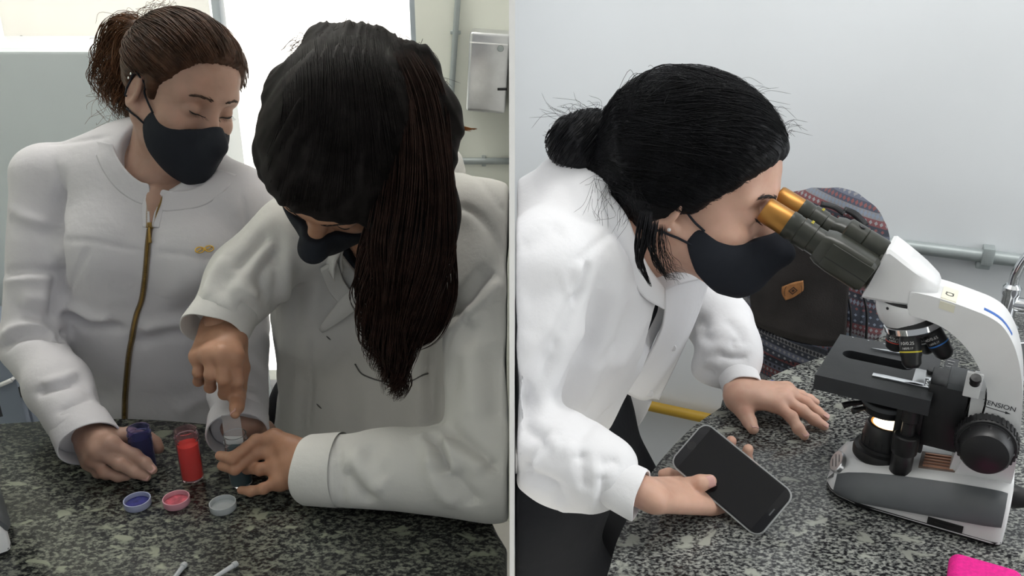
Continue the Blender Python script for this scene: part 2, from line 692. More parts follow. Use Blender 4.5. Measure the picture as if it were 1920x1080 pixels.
# ================================================================ SETTING
M_wallL = mat('wall_paint_left', (0.80, 0.82, 0.74), 0.6, var=0.03, scale=3)
M_wallR = mat('wall_paint_right', (0.80, 0.83, 0.85), 0.55, var=0.02, scale=3, bump=0.05, bscale=60)
M_white = mat('white_panel', (0.88, 0.88, 0.88), 0.45, var=0.01, scale=5)
M_floor = mat('floor_vinyl', (0.55, 0.54, 0.50), 0.4, var=0.05, scale=12)
M_frame = mat('window_frame_metal', (0.42, 0.47, 0.52), 0.45, 0.3, var=0.05, scale=15)
M_dark = mat('black_plastic', (0.018, 0.018, 0.02), 0.42, var=0.15, scale=30)
M_grey_pipe = mat('grey_conduit', (0.36, 0.40, 0.40), 0.42, 0.25, var=0.08, scale=18)
M_yellow = mat('yellow_gas_paint', (0.50, 0.31, 0.035), 0.45, var=0.08, scale=15)
M_chrome = mat('chrome', (0.78, 0.80, 0.82), 0.08, 1.0, var=0.02, scale=10)
M_steel = mat('brushed_steel', (0.62, 0.63, 0.64), 0.3, 0.9, var=0.06, scale=30)

def slab(name, lo, hi, m):
    lo = np.array(lo, float); hi = np.array(hi, float)
    return struct(box(name, (lo + hi) / 2, (hi - lo) / 2, m))

XL, XR, YF = -1.9, 1.9, -1.0
slab('floor', (XL - .1, YF, -0.08), (XR + .1, 2.6, 0), M_floor)
slab('ceiling', (XL - .1, YF, 2.7), (XR + .1, 2.6, 2.78), M_white)
slab('wall_left', (XL - .1, YF, 0), (XL, 2.2, 2.7), M_wallL)
PT = 0.0026
slab('wall_middle', (-PT, 0.76, 0), (PT, 2.15, 2.7), M_white)

# back wall of the left bay with its window opening
DB = 2.1
WX0, WX1, WZ0, WZ1 = -1.30, -0.228, 0.445, 2.25
bm = bmesh.new()
for lo, hi in (((XL - .1, DB, 0), (WX0, DB + .12, 2.7)), ((WX1, DB, 0), (-PT, DB + .12, 2.7)),
               ((WX0, DB, 0), (WX1, DB + .12, WZ0)), ((WX0, DB, WZ1), (WX1, DB + .12, 2.7))):
    lo = np.array(lo); hi = np.array(hi)
    bm_box(bm, (lo + hi) / 2, (hi - lo) / 2)
struct(from_bm('wall_back_left', bm, M_wallL, smooth=False))

win = bpy.data.objects.new('window_1', None); COL.objects.link(win); struct(win)
fy = DB + 0.05
for c, h in (((WX0 + .012, fy, (WZ0 + WZ1) / 2), (.012, .02, (WZ1 - WZ0) / 2)), ((WX1 - .008, fy, (WZ0 + WZ1) / 2), (.008, .02, (WZ1 - WZ0) / 2)),
             ((-.705, fy, (WZ0 + WZ1) / 2), (.010, .02, (WZ1 - WZ0) / 2)), (((WX0 + WX1) / 2, fy, WZ1 - .015), ((WX1 - WX0) / 2, .02, .015))):
    box('window_frame', c, h, M_frame, win, bevel=.003)
box('window_sill', ((WX0 + WX1) / 2, DB - .01, WZ0 - .012), ((WX1 - WX0) / 2, .07, .014), mat('dark_sill', (0.09, 0.10, 0.12), 0.4, var=0.1, scale=8), win, bevel=.004)
M_glass = mat('window_glass', (1, 1, 1), 0.0, trans=1.0, ior=1.01, spec=0.3, var=0.001)
for x0, x1 in ((WX0 + .022, -.716), (-.694, WX1 - .016)):
    box('pane', ((x0 + x1) / 2, fy, (WZ0 + WZ1) / 2), ((x1 - x0) / 2 - .001, .003, (WZ1 - WZ0) / 2 - .03), M_glass, win)

# cream blind over the left light of the window, with daylight behind it
mb = bpy.data.materials.new('blind_fabric'); mb.use_nodes = True
nt = mb.node_tree; nt.nodes.remove(nt.nodes['Principled BSDF'])
tl = nt.nodes.new('ShaderNodeBsdfTranslucent'); df = nt.nodes.new('ShaderNodeBsdfDiffuse'); mxs = nt.nodes.new('ShaderNodeMixShader')
nz = nt.nodes.new('ShaderNodeTexNoise'); nz.inputs['Scale'].default_value = 6
rp = nt.nodes.new('ShaderNodeValToRGB'); rp.color_ramp.elements[0].color = (0.95, 0.94, 0.91, 1); rp.color_ramp.elements[1].color = (0.98, 0.975, 0.955, 1)
nt.links.new(nz.outputs['Fac'], rp.inputs['Fac'])
for s in (tl, df): nt.links.new(rp.outputs['Color'], s.inputs['Color'])
mxs.inputs[0].default_value = 0.22
nt.links.new(tl.outputs[0], mxs.inputs[1]); nt.links.new(df.outputs[0], mxs.inputs[2])
nt.links.new(mxs.outputs[0], nt.nodes['Material Output'].inputs['Surface'])
x0 = pd(5, 50, 2.06)[0]; x1 = pd(397, 50, 2.06)[0]
bl = empty('window_blind', 'cream window blind panel lit from behind, above the grey refrigerator', 'blind')
box('blind_panel', ((x0 + x1) / 2, 2.06, 1.32), ((x1 - x0) / 2, .002, .82), mb, bl)
box('blind_rail', ((x0 + x1) / 2, 2.06, 2.15), ((x1 - x0) / 2, .012, .015), M_white, bl, bevel=.003)
for px, py, r in ((40, 70, .0042), (87, 72, .003)):
    c = pd(px, py, 2.056)
    lathe('screw', [(0, -.004), (r * .8, -.004), (r, -.002), (r, .003)], c, M_dark, bl, axis=(0, 1, 0), n=14)
# outside: sunlit yard and a pale building across it
slab('ground_outside', (-9, 2.3, -0.12), (7, 14, -0.04), mat('sunlit_concrete', (0.72, 0.71, 0.68), 0.8, var=0.05, scale=2))
bfar = empty('neighbouring_building', 'pale plastered building across the yard outside the bright window', 'building')
box('wall', (-1, 9.0, 2.5), (6, .15, 2.55), mat('pale_plaster', (0.82, 0.81, 0.78), 0.8, var=0.03, scale=1.5), bfar)
box('plinth', (-1, 8.83, .15), (6, .03, .2), mat('plinth_plaster', (0.6, 0.6, 0.58), 0.8, var=0.05, scale=2), bfar)

# right bay: slanting back wall and side wall with an added opening for the fill lamp
YAW = math.atan(0.46)
def wallR(x, z, off=0.0):
    """point on the right bay's back wall (off = distance out of the wall, towards the room)."""
    n = np.array([-0.46, -1.0, 0]); n /= np.linalg.norm(n)
    return np.array([x, 1.941 - 0.46 * x, z]) + n * off
bm = bmesh.new()
dn = np.array([0.46, 1.0]); dn = dn / np.linalg.norm(dn) * 0.1
a = (PT, 1.941 - .46 * PT); b = (XR, 1.941 - .46 * XR)
bm_prism(bm, [a, b, (b[0] + dn[0], b[1] + dn[1]), (a[0] + .0, a[1] + .1)], lambda u, v, w: (u, v, w), 0, 2.7)
struct(from_bm('wall_back_right', bm, M_wallR, smooth=False))
bm = bmesh.new()
for lo, hi in (((XR, YF, 0), (XR + .1, 1.25, .95)), ((XR, YF, 2.35), (XR + .1, 1.25, 2.7)), ((XR, YF, .95), (XR + .1, -.1, 2.35)), ((XR, 1.1, .95), (XR + .1, 1.25, 2.35))):
    lo = np.array(lo); hi = np.array(hi); bm_box(bm, (lo + hi) / 2, (hi - lo) / 2)
struct(from_bm('wall_right', bm, M_wallR, smooth=False))
w2 = bpy.data.objects.new('added_window', None); COL.objects.link(w2); struct(w2)  # unseen window, made up to house the side fill
for c, h in (((XR + .04, .5, .97), (.03, .6, .02)), ((XR + .04, .5, 2.33), (.03, .6, .02)), ((XR + .04, -.08, 1.65), (.03, .02, .7)), ((XR + .04, 1.08, 1.65), (.03, .02, .7)), ((XR + .04, .5, 1.65), (.02, .02, .7))):
    box('window_frame', c, h, M_white, w2, bevel=.003)

# ---- worktops
M_granL = granite('granite_left', (0.014, 0.015, 0.016), (0.06, 0.064, 0.06), (0.21, 0.22, 0.18), (0.29, 0.31, 0.24), rot=0.25, scale=0.85)
M_granR = granite('granite_right', (0.02, 0.02, 0.022), (0.10, 0.105, 0.105), (0.36, 0.37, 0.34), (0.37, 0.385, 0.34), rot=-0.5, scale=0.95)
def worktop(name, outline, zt, m, label, thick=0.034, parent=None):
    bm = bmesh.new()
    a, b, fs = bm_prism(bm, outline, lambda u, v, w: (u, v, w), zt - thick, zt)
    top = [e for e in bm.edges if all(v in set(b) for v in e.verts)]
    bot = [e for e in bm.edges if all(v in set(a) for v in e.verts)]
    bmesh.ops.bevel(bm, geom=top + bot, offset=thick * .42, segments=4, affect='EDGES', profile=0.5)
    o = from_bm(name, bm, m, parent, angle=60)
    return tag(o, label, 'worktop') if label else o
far = spline([pz(x, y, ZL)[:2] for x, y in ((-260, 815), (-100, 803), (0, 795), (120, 788), (250, 786), (400, 797), (520, 822), (650, 855), (780, 903), (890, 962), (945, 998))], 46)
far = [p for p in far if p[0] < -.012]
ol = [tuple(p) for p in far] + [(-.006, far[-1][1] - .03), (-.006, .42), (-1.15, .42), (-1.15, far[0][1])]
worktop('granite_worktop', ol, ZL, M_granL, 'dark speckled granite worktop under the three stain vials')
lb = empty('worktop_pedestal', 'white pedestal carrying the dark granite worktop of the vials', 'cabinet')
box('carcass', (-.62, .70, .43), (.42, .22, .43), M_white, lb, bevel=.004)
box('plinth', (-.62, .70, .035), (.40, .20, .035), M_dark, lb)

edge = [(1105, 1165), (1140, 1075), (1155, 1020), (1178, 970), (1213, 900), (1250, 850), (1300, 800), (1350, 765), (1400, 729), (1480, 691), (1560, 663), (1635, 640), (1690, 612), (1718, 583)]
er = spline([pz(x, y, ZR)[:2] for x, y in edge], 56)
xw = pz(1730, 556, ZR)[0]
wl = lambda x: (x, 1.941 - .46 * x - .006)
orr = [tuple(p) for p in er] + [wl(xw), wl(1.85), (1.85, .55), (er[0][0] + .02, .55)]
worktop('granite_worktop', orr[::-1], ZR, M_granR, 'pale speckled granite worktop with rounded end under the white microscope')
rb = empty('worktop_pedestal', 'white pedestal carrying the pale granite worktop of the microscope', 'cabinet')
box('carcass', (.95, .88, .457), (.42, .2, .457), M_white, rb, R=np.array(Matrix.Rotation(-.43, 3, 'Z')), bevel=.004)
box('plinth', (.95, .88, .035), (.40, .18, .035), M_dark, rb, R=np.array(Matrix.Rotation(-.43, 3, 'Z')))

# ---- refrigerator behind the first woman
M_fr = mat('fridge_enamel', (0.66, 0.72, 0.735), 0.38, var=0.02, scale=4)
M_gask = mat('gasket', (0.25, 0.27, 0.28), 0.6, var=0.05, scale=20)
fr = empty('refrigerator', 'pale grey refrigerator behind the woman in the zipped white jacket', 'refrigerator')
fx0, fx1, fD, fz = -1.28, -.642, 1.72, 1.405
box('body', ((fx0 + fx1) / 2, fD + .17, fz / 2 + .02), ((fx1 - fx0) / 2, .13, fz / 2 - .02), M_fr, fr, bevel=.01)
box('gasket', ((fx0 + fx1) / 2, fD + .036, fz / 2 + .02), ((fx1 - fx0) / 2 - .012, .004, fz / 2 - .04), M_gask, fr)
box('door', ((fx0 + fx1) / 2, fD + .016, fz / 2 + .03), ((fx1 - fx0) / 2, .016, fz / 2 - .03), M_fr, fr, bevel=.008)
hd = tube('handle', [(fx1 - .05, fD, .75), (fx1 - .05, fD - .035, .78), (fx1 - .05, fD - .035, 1.12), (fx1 - .05, fD, 1.15)], .009, M_white, fr)
for sx in (fx0 + .06, fx1 - .06):
    lathe('foot', [(.018, 0), (.02, .012), (.014, .045)], (sx, fD + .1, 0), M_dark, fr, n=16)

# ---- blue-grey cabinet at the left border
M_cab = mat('blue_grey_laminate', (0.25, 0.29, 0.36), 0.5, var=0.03, scale=5)
cb = empty('low_cabinet', 'low blue-grey cabinet beside the refrigerator, partly behind the sleeve', 'cabinet')
cx1 = pd(45, 740, 1.45)[0]
box('carcass', (cx1 - .2, 1.56, .45), (.2, .10, .44), M_cab, cb, bevel=.004)
dr = box('door', (cx1 - .2, 1.452, .46), (.196, .008, .42), M_cab, cb, bevel=.003)
p0, p1 = pd(-14, 728, 1.435), pd(21, 713, 1.435)
tube('handle', [p0, p1], .0045, M_white, dr, n=6)
for q in (p0, p1): lathe('handle_post', [(.0035, 0), (.0035, .012)], (q[0], q[1], q[2]), M_white, dr, axis=(0, 1, 0), n=10)
lathe('hinge', [(.006, -.012), (.008, -.008), (.008, .012)], (cx1 - .001, 1.452, pd(40, 734, 1.45)[2]), M_dark, dr, axis=(0, 0, 1), n=14)

# ---- fittings on the left bay's back wall
cd = empty('wall_conduit', 'thin grey vertical conduit on the wall left of the steel dispenser', 'conduit')
tube('pipe', [pd(861, -40, DB - .009), pd(838, 296, DB - .009)], .0072, M_grey_pipe, cd, n=8)
for t in (.3, .8):
    c = pd(861 - 23 * t, -40 + 336 * t, DB - .006)
    box('clip', c, (.012, .006, .004), M_grey_pipe, cd, bevel=.001)
cd = empty('wall_conduit', 'horizontal grey conduit on the wall below the steel dispenser', 'conduit')
hz = pd(900, 302, DB - .009)[2]
tube('pipe', [(pd(800, 302, DB - .009)[0], DB - .009, hz), (-.004, DB - .009, hz)], .0085, M_grey_pipe, cd, n=6)
box('clip', (-.07, DB - .006, hz), (.005, .006, .013), M_grey_pipe, cd, bevel=.001)
dp = empty('towel_dispenser', 'steel paper towel dispenser on the pale green wall', 'dispenser')
Rt = np.array(Matrix.Rotation(math.radians(4), 3, 'Y'))
zt, zb = pd(900, 58, 2.05)[2], pd(900, 206, 2.05)[2]
dcx = -.056
box('cover', (dcx, 2.055, (zt + zb) / 2), (.046, .045, (zt - zb) / 2), M_steel, dp, R=Rt, bevel=.008, seg=3)
box('top_highlight', (dcx + .003, 2.008, zt - .024), (.043, .002, .0012), M_white, dp, R=Rt)  # white strip standing in for the highlight along the steel top
lathe('lock', [(.006, -.003), (.0075, 0), (.0075, .004)], (dcx + .03, 2.008, zt - .035), M_grey_pipe, dp, axis=(0, 1, 0), n=16)
box('slot', (dcx + .033, 2.0095, zb + .055), (.011, .0015, .003), M_dark, dp, bevel=.001)
so = empty('wall_socket', 'small black wall socket at the corner below the horizontal conduit', 'socket')
c = pd(952, 369, DB - .006)
box('plate', (-.017, DB - .004, c[2]), (.011, .004, .008), M_dark, so, bevel=.002)
box('insert', (-.017, DB - .009, c[2]), (.007, .0015, .005), M_grey_pipe, so, bevel=.001)

# ---- fittings on the right bay's back wall
pc = empty('wall_conduit', 'thick grey conduit along the white wall behind the microscope', 'conduit')
zc = 1.053
tube('pipe', [wallR(.60, zc, .016), wallR(1.01, zc, .016)], .0125, M_grey_pipe, pc, n=8, sides=16)
tube('pipe_end', [wallR(1.0, zc - .004, .014), wallR(1.2, zc - .004, .014)], .0085, M_grey_pipe, pc, n=8, sides=14)
Rw = np.array(Matrix.Rotation(-YAW, 3, 'Z'))
xc = pd(1868, 468, 1.5)[0]
box('clamp', wallR(xc, zc + .003, .016), (.010, .016, .0165), M_grey_pipe, pc, R=Rw, bevel=.002)
box('clamp_foot', wallR(xc - .004, zc - .017, .012), (.012, .012, .007), M_grey_pipe, pc, R=Rw, bevel=.002)
gp = empty('gas_pipe', 'yellow gas pipe low on the wall left of the rounded worktop', 'pipe')
tube('pipe', [wallR(.02, .583, .018), wallR(.9, .583, .018)], .0125, M_yellow, gp, n=8, sides=16)
for x in (.12, .5):
    box('clip', wallR(x, .583, .0072), (.006, .006, .018), M_steel, gp, R=Rw, bevel=.001)

# ---- sink and tap
bs = pz(1881, 613, ZR)
tp = empty('tap', 'chrome swan-neck tap beside the sink at the right border', 'tap')
lathe('base', [(.024, 0), (.024, .004), (.016, .01), (.014, .02), (.0135, .062), (.0155, .066), (.0155, .078), (.011, .084)], bs, M_chrome, tp, n=28)
ux = np.array([math.cos(YAW), -math.sin(YAW), 0])
nk = [bs + np.array([0, 0, .08]), bs + ux * .002 + np.array([0, 0, .11]), bs + ux * .018 + np.array([0, 0, .15]), bs + ux * .06 + np.array([0, 0, .19]), bs + ux * .12 + np.array([0, 0, .19]), bs + ux * .16 + np.array([0, 0, .14])]
tube('spout', nk, .0088, M_chrome, tp, n=30, sides=18)
lv = tube('lever', [bs + np.array([0, 0, .045]), bs + ux * .05 + np.array([0, 0, .062])], [.0085, .006], M_chrome, tp, n=8, sides=12)
lathe('lever_hub', [(.012, -.014), (.013, -.01), (.013, .01), (.011, .014)], bs + ux * .014 + np.array([0, 0, .047]), M_chrome, tp, axis=ux, n=20)
sk = empty('sink', 'round steel sink set into the worktop at the right border', 'sink')
sc_ = pz(1990, 690, ZR)
lathe('rim', [(.102, .0), (.104, .003), (.098, .0055), (.09, .004), (.088, .001)], sc_, M_steel, sk, n=48, cap=False)
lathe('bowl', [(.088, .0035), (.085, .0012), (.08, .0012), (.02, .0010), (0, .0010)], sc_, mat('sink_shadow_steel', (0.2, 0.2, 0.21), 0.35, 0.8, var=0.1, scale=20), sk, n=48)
lathe('drain', [(.018, .001), (.018, .0022), (.012, .0026), (0, .0022)], sc_, M_dark, sk, n=24)
# ================================================================ MICROSCOPES
M_mw = mat('microscope_white', (0.74, 0.745, 0.75), 0.32, var=0.02, scale=25, coat=0.2)
M_mg = mat('microscope_grey', (0.085, 0.092, 0.098), 0.42, var=0.05, scale=40)
M_mk = mat('microscope_black', (0.014, 0.014, 0.015), 0.38, var=0.1, scale=60)
M_mt = mat('stage_black', (0.03, 0.032, 0.035), 0.45, var=0.08, scale=50, bump=0.05, bscale=600)
M_bin = mat('binocular_black', (0.026, 0.028, 0.021), 0.30, var=0.08, scale=40)
M_gold = mat('bronze_eyepiece', (0.38, 0.185, 0.045), 0.38, 0.75, var=0.08, scale=25)
M_ventlit = mat('vent_lamplight', (0.62, 0.33, 0.22), 0.35, 0.6, var=0.08, scale=40)  # vent slats, the lamp's orange reflection put into their colour
M_brown = mat('vent_plate_brown', (0.20, 0.15, 0.13), 0.5, var=0.08, scale=40)
M_print = mat('white_print', (0.75, 0.75, 0.74), 0.6, var=0.02, scale=40)
M_printd = mat('dark_print', (0.03, 0.03, 0.035), 0.6, var=0.02, scale=40)
M_ybl = mat('yellow_ring', (0.72, 0.62, 0.05), 0.5, var=0.03, scale=40)
M_blu = mat('blue_ring', (0.05, 0.22, 0.62), 0.5, var=0.03, scale=40)
M_red = mat('red_ring', (0.60, 0.06, 0.04), 0.5, var=0.03, scale=40)
M_lampglow = mat('lamp_lens_glow', (1, 0.9, 0.75), 0.3, emit=(1.0, 0.86, 0.62), emit_s=2.6, var=0.01)
M_lamprim = mat('lamp_rim_glow', (0.9, 0.45, 0.12), 0.4, emit=(1.0, 0.42, 0.06), emit_s=0.7, var=0.02)
M_tape = mat('cream_tape', (0.72, 0.70, 0.58), 0.5, var=0.03, scale=40)
M_ink = mat('blue_marker', (0.03, 0.12, 0.42), 0.5, var=0.1, scale=80)
M_clear = mat('clear_glass', (0.95, 0.97, 1.0), 0.02, trans=0.95, ior=1.45, var=0.002)

SC_O = np.array([.3938, .899, ZR]); SC_EX = np.array([.8660254, -.5, 0]); SC_EY = np.array([.5, .8660254, 0])

def microscope(label, corner, yaw):
    """corner: world place of the local origin (front tip, near side); built in local metres, X along the base."""
    root = empty('microscope', label, 'microscope')
    P = root
    stx = [-.004, .004, .014, .035, .06, .09, .12, .15, .185, .194, .197]
    zt = lambda x: float(np.interp(x, [-.004, .004, .014, .035, .06, .09, .15, .19, .197], [.012, .025, .031, .039, .046, .052, .062, .066, .064]))
    zg = lambda x: float(np.interp(x, [-.004, .01, .06, .12, .19, .197], [.006, .007, .013, .021, .030, .030]))
    inset = lambda x: float(np.interp(x, [-.004, .004, .014, .04, .188, .194, .197], [.03, .016, .008, 0, 0, .002, .006]))
    def ring(x):
        i = inset(x); a, g = zt(x), min(zg(x), zt(x) - .004)
        return [(x, i, .005), (x, i, g), (x, i + .010, g + (a - g) * .62), (x, .030, a - .001), (x, .045, a + .001), (x, .095, a + .001), (x, .110, a - .001), (x, .14 - i - .010, g + (a - g) * .62), (x, .14 - i, g), (x, .14 - i, .005)]
    bm = bmesh.new(); bm_loft(bm, [ring(x) for x in stx])
    from_bm('base', bm, M_mw, P, angle=50)
    bm = bmesh.new()
    rp = lambda x: [(x, inset(x) + .003, 0), (x, inset(x) - .001, .0075), (x, .141 - inset(x), .0075), (x, .137 - inset(x), 0)]
    bm_loft(bm, [[(a, b, max(c, .0)) for a, b, c in rp(x)] for x in (-.003, .004, .014, .04, .19, .196)])
    from_bm('base_pad', bm, M_mk, P, angle=30)
    for side in (0, 1):
        def cr(x):
            i = inset(x); a, g = zt(x), min(zg(x), zt(x) - .004)
            e = float(np.interp(x, [.006, .02, .18, .193], [.4, 1, 1, .5]))
            o = .0055 * e
            pts = [(i - .001, g - .001), (i - o, g + .001), (i - o * 1.0, g + .006), (i + .006, g + (a - g) * .55 + o * .7), (.022, g + (a - g) * .82 + o * .8), (.0245, g + (a - g) * .86 + o * .35), (.024, g + (a - g) * .80)]
            return [(x, (y if side == 0 else .14 - y), z) for y, z in pts]
        bm = bmesh.new(); bm_loft(bm, [cr(x) for x in (.008, .012, .02, .04, .07, .10, .14, .175, .186, .192)])
        from_bm('side_cover', bm, M_mg, P, angle=48)
        y0 = -.0004 if side == 0 else .1404
        sg = 1 if side == 0 else -1
        w = box('dial_slot', (.1365, y0 + sg * .0002, .0125), (.019, .0008, .0048), M_mk, P)
        lathe('brightness_dial', [(.028, -.0022), (.0295, -.0014), (.0295, .0014), (.028, .0022)], (.1365, y0 + sg * .0265, .0125), M_mk, P, n=40)
    # badge on the front slope
    nb = np.array([-.75, -.25, .62]); nb /= np.linalg.norm(nb)
    bc = np.array([.0035, .045, .0305])
    Rb = frame(np.cross(nb, (1, 0, 0)), nb)
    lathe('badge', [(.0185, -.004), (.0185, .001), (.017, .0022), (0, .0022)], bc, M_steel, P, axis=nb, n=36, sy=.62, up=(0, 1, 0))
    for k in range(5):
        yy = -.007 + k * .0035
        u = np.cross(nb, (0, 1, 0)); u /= np.linalg.norm(u); v = np.cross(u, nb)
        box('badge_line', bc + nb * .0023 + u * yy * .8, (.0003, (.012 - abs(yy) * .7), .0003), M_print if k % 2 else M_printd, P, R=np.stack([u, v / np.linalg.norm(v), nb], 1))
    # vents
    box('vent_plate', (.117, .062, .0565), (.021, .020, .0022), M_brown, P, R=np.array(Matrix.Rotation(-.14, 3, 'Y')), bevel=.0008)
    for k in range(5):
        box('vent_slat', (.117, .046 + k * .0072, .0592), (.017, .0016, .0012), M_ventlit, P, R=np.array(Matrix.Rotation(-.14, 3, 'Y')), bevel=.0005)
    # lamp house
    lc = (.052, .075, .0)
    lathe('lamp_base', [(.036, .040), (.0365, .047), (.035, .052), (.0305, .054), (.030, .058)], lc, M_mk, P, n=48)
    lathe('lamp_collar', [(.028, .056), (.0275, .070), (.0265, .074), (.0260, .083), (.0235, .087), (.0205, .0875), (.0195, .0855)], lc, M_mk, P, n=48, cap=False)
    for k in range(20):
        th = k * math.pi / 10
        box('collar_rib', (lc[0] + .0274 * math.cos(th), lc[1] + .0274 * math.sin(th), .063), (.0008, .0008, .006), M_mk, P, R=np.array(Matrix.Rotation(th, 3, 'Z')))
    lathe('lamp_rim', [(.0205, .0862), (.0195, .0872), (.0178, .0865)], lc, M_lamprim, P, n=40, cap=False)
    lathe('lamp_lens', [(.0185, .084), (.018, .0862), (.012, .0875), (0, .088)], lc, M_lampglow, P, n=40)
    # column block and stage rail
    box('focus_rail', (.111, .073, .1250), (.0215, .026, .0420), M_mk, P, bevel=.002)
    box('rail_cap', (.120, .073, .168), (.012, .026, .004), M_mg, P, bevel=.001)
    lathe('rail_screw', [(.005, 0), (.0055, .001), (.005, .0025), (0, .0025)], (.083, .046, .082), M_steel, P, axis=(0, -1, 0), n=16)
    box('stage_bracket', (.078, .07, .112), (.018, .022, .042), M_mk, P, bevel=.002)
    # arm
    outer = [(.050, .2785), (.0726, .2776), (.0945, .2745), (.1148, .2702), (.1330, .2655), (.1486, .2570), (.1620, .2400), (.1720, .2190), (.1800, .1940), (.1860, .1650), (.1905, .1300), (.1935, .0950), (.1945, .0630)]
    inner = [(.1340, .0560), (.1375, .0700), (.1435, .0980), (.1485, .1290), (.1510, .1560), (.1475, .1790), (.1390, .1960), (.1270, .2140), (.1112, .2297), (.0940, .2410), (.0747, .2470), (.050, .2500)]
    so = spline([(a, b, 0) for a, b in outer], 40)[:, :2]; si = spline([(a, b, 0) for a, b in inner], 36)[:, :2]
    bm = bmesh.new()
    a_, b_, fs = bm_prism(bm, [tuple(p) for p in so] + [tuple(p) for p in si], lambda u, v, w: (u, w, v), .040, .106)
    es = [e for e in bm.edges if all(v in set(a_) for v in e.verts) or all(v in set(b_) for v in e.verts)]
    bmesh.ops.bevel(bm, geom=es, offset=.004, segments=3, affect='EDGES', profile=.5)
    arm = from_bm('arm', bm, M_mw, P, angle=45)
    # column front panel
    bm = bmesh.new()
    fp = [(.1285, .057), (.1365, .057), (.1475, .1300), (.1490, .1560), (.1475, .1730), (.1340, .1700), (.1360, .13)]
    bm_prism(bm, fp, lambda u, v, w: (u, w, v), .0445, .1015)
    from_bm('front_panel', bm, M_mw, P, angle=40)
    # focus knobs on both sides
    for s, y0 in ((-1, .040), (1, .106)):
        kc = (.1592, y0, .1165)
        k1 = lathe('coarse_knob', [(.030, 0), (.0325, .002), (.0325, .017), (.031, .019), (.024, .0195)], kc, M_mk, P, axis=(0, s, 0), n=60)
        for j in range(36):
            th = j * math.pi / 18
            box('knob_ridge', (kc[0] + .0326 * math.cos(th), y0 + s * .0095, kc[2] + .0326 * math.sin(th)), (.0008, .008, .0012), M_mk, k1, R=np.array(Matrix.Rotation(-th, 3, 'Y')))
        k2 = lathe('fine_knob', [(.0275, .018), (.028, .021), (.0265, .036), (.024, .040), (.016, .0425), (0, .0435)], kc, M_mk, P, axis=(0, s, 0), n=48)
        for j in range(8):
            th = j * math.pi / 4
            tube('grip', [(kc[0] + .019 * math.cos(th), y0 + s * .040, kc[2] + .019 * math.sin(th)), (kc[0] + .0278 * math.cos(th), y0 + s * .023, kc[2] + .0278 * math.sin(th))], .0022, M_mk, k2, n=5, sides=6)
        lathe('scale_ring', [(.0282, .0195), (.0286, .0198), (.0286, .0203)], kc, M_steel, P, axis=(0, s, 0), n=60, cap=False)
    # lock lever, tension mark
    box('lock_plate', (.1335, .0400, .1800), (.0085, .003, .0155), M_mw, P, bevel=.001)
    lathe('lock_knob', [(.0045, 0), (.0055, .001), (.0045, .0075), (.0062, .0085), (.0055, .0135), (0, .014)], (.1345, .036, .1835), M_mk, P, axis=(0, -.55, .83), n=18)
    Rn = np.stack([(1, 0, 0), (0, 0, 1), (0, -1, 0)], 1)
    tx = np.stack([(math.cos(-.05), 0, math.sin(-.05)), (-math.sin(-.05), 0, math.cos(-.05)), (0, -1, 0)], 1)
    text('tension_lettering', 'TENSION', .0082, (.1635, .0397, .1612), tx, M_printd, P, extrude=.0001)
    box('tension_arrow', (.1615, .0398, .1553), (.0115, .0002, .00035), M_printd, P, R=np.array(Matrix.Rotation(.10, 3, 'Y')))
    bm = bmesh.new(); bm_prism(bm, [(.171, .1560), (.171, .1528), (.1765, .1540)], lambda u, v, w: (u, w, v), .0396, .0399)
    from_bm('arrow_head', bm, M_printd, P, smooth=False)
    # tape with handwritten letters, blue marker stroke
    bm = bmesh.new()
    tq = [(.083, .2770), (.099, .2742)]
    bm_loft(bm, [[(x, .0395, z - .012), (x, .0395, z - .003), (x, .043, z + .0006), (x, .082, z + .0006), (x, .082, z + .0002), (x, .0432, z), (x, .0402, z - .004), (x, .0402, z - .012)] for x, z in tq])
    from_bm('tape', bm, M_tape, P, smooth=False)
    Rt_ = np.stack([(0, 1, 0), (-.985, 0, .17), (.17, 0, .985)], 1)
    text('tape_lettering', 'Cl', .013, (.0915, .060, .2764), Rt_, M_printd, P, extrude=.0001)
    st = [p for p in so if .124 < p[0] < .161]
    bm = bmesh.new()
    dz = np.gradient(np.array(st), axis=0); nn = np.stack([-dz[:, 1], dz[:, 0]], 1); nn /= np.linalg.norm(nn, axis=1, keepdims=True); nn *= np.sign(nn[:, 1:2] + 1e-9)
    bm_loft(bm, [[(p[0] + n[0] * o, y, p[1] + n[1] * o) for y, o in ((.0535, .0001), (.0545, .0005), (.0605, .0005), (.0615, .0001))] for p, n in zip(st, nn)], cap=False, closed=False)
    from_bm('marker_stroke', bm, M_ink, P)
    # head: neck ring, prism house, binocular
    nc = (.0470, .073, .0)
    lathe('neck', [(.022, .2235), (.0265, .228), (.0305, .236), (.0330, .244), (.0335, .2545), (.0325, .2565)], nc, M_mw, P, n=56)
    lathe('neck_gap', [(.0318, .2563), (.0318, .2592)], nc, M_mk, P, n=48)
    for th in (-2.1, -.75):
        lathe('set_screw', [(.0018, -.001), (.0018, .0006)], (nc[0] + .0333 * math.cos(th), nc[1] + .0333 * math.sin(th), .2515), M_mk, P, axis=(math.cos(th), math.sin(th), 0), n=10)
    prof = [(.0005, .2620), (.0030, .2590), (.0080, .2585), (.0720, .2600), (.0790, .2630), (.0795, .2830), (.0760, .2895), (.0230, .3235), (.0190, .3235)]
    bm = bmesh.new()
    hw = lambda u: float(np.interp(u, [0, .045, .062, .075, .08], [.0325, .0325, .029, .020, .012]))
    rings = []
    xs = np.linspace(.0, 1, 2)
    cuts = np.array([.0006, .006, .012, .0185, .0225, .03, .04, .05, .06, .068, .075, .0785])
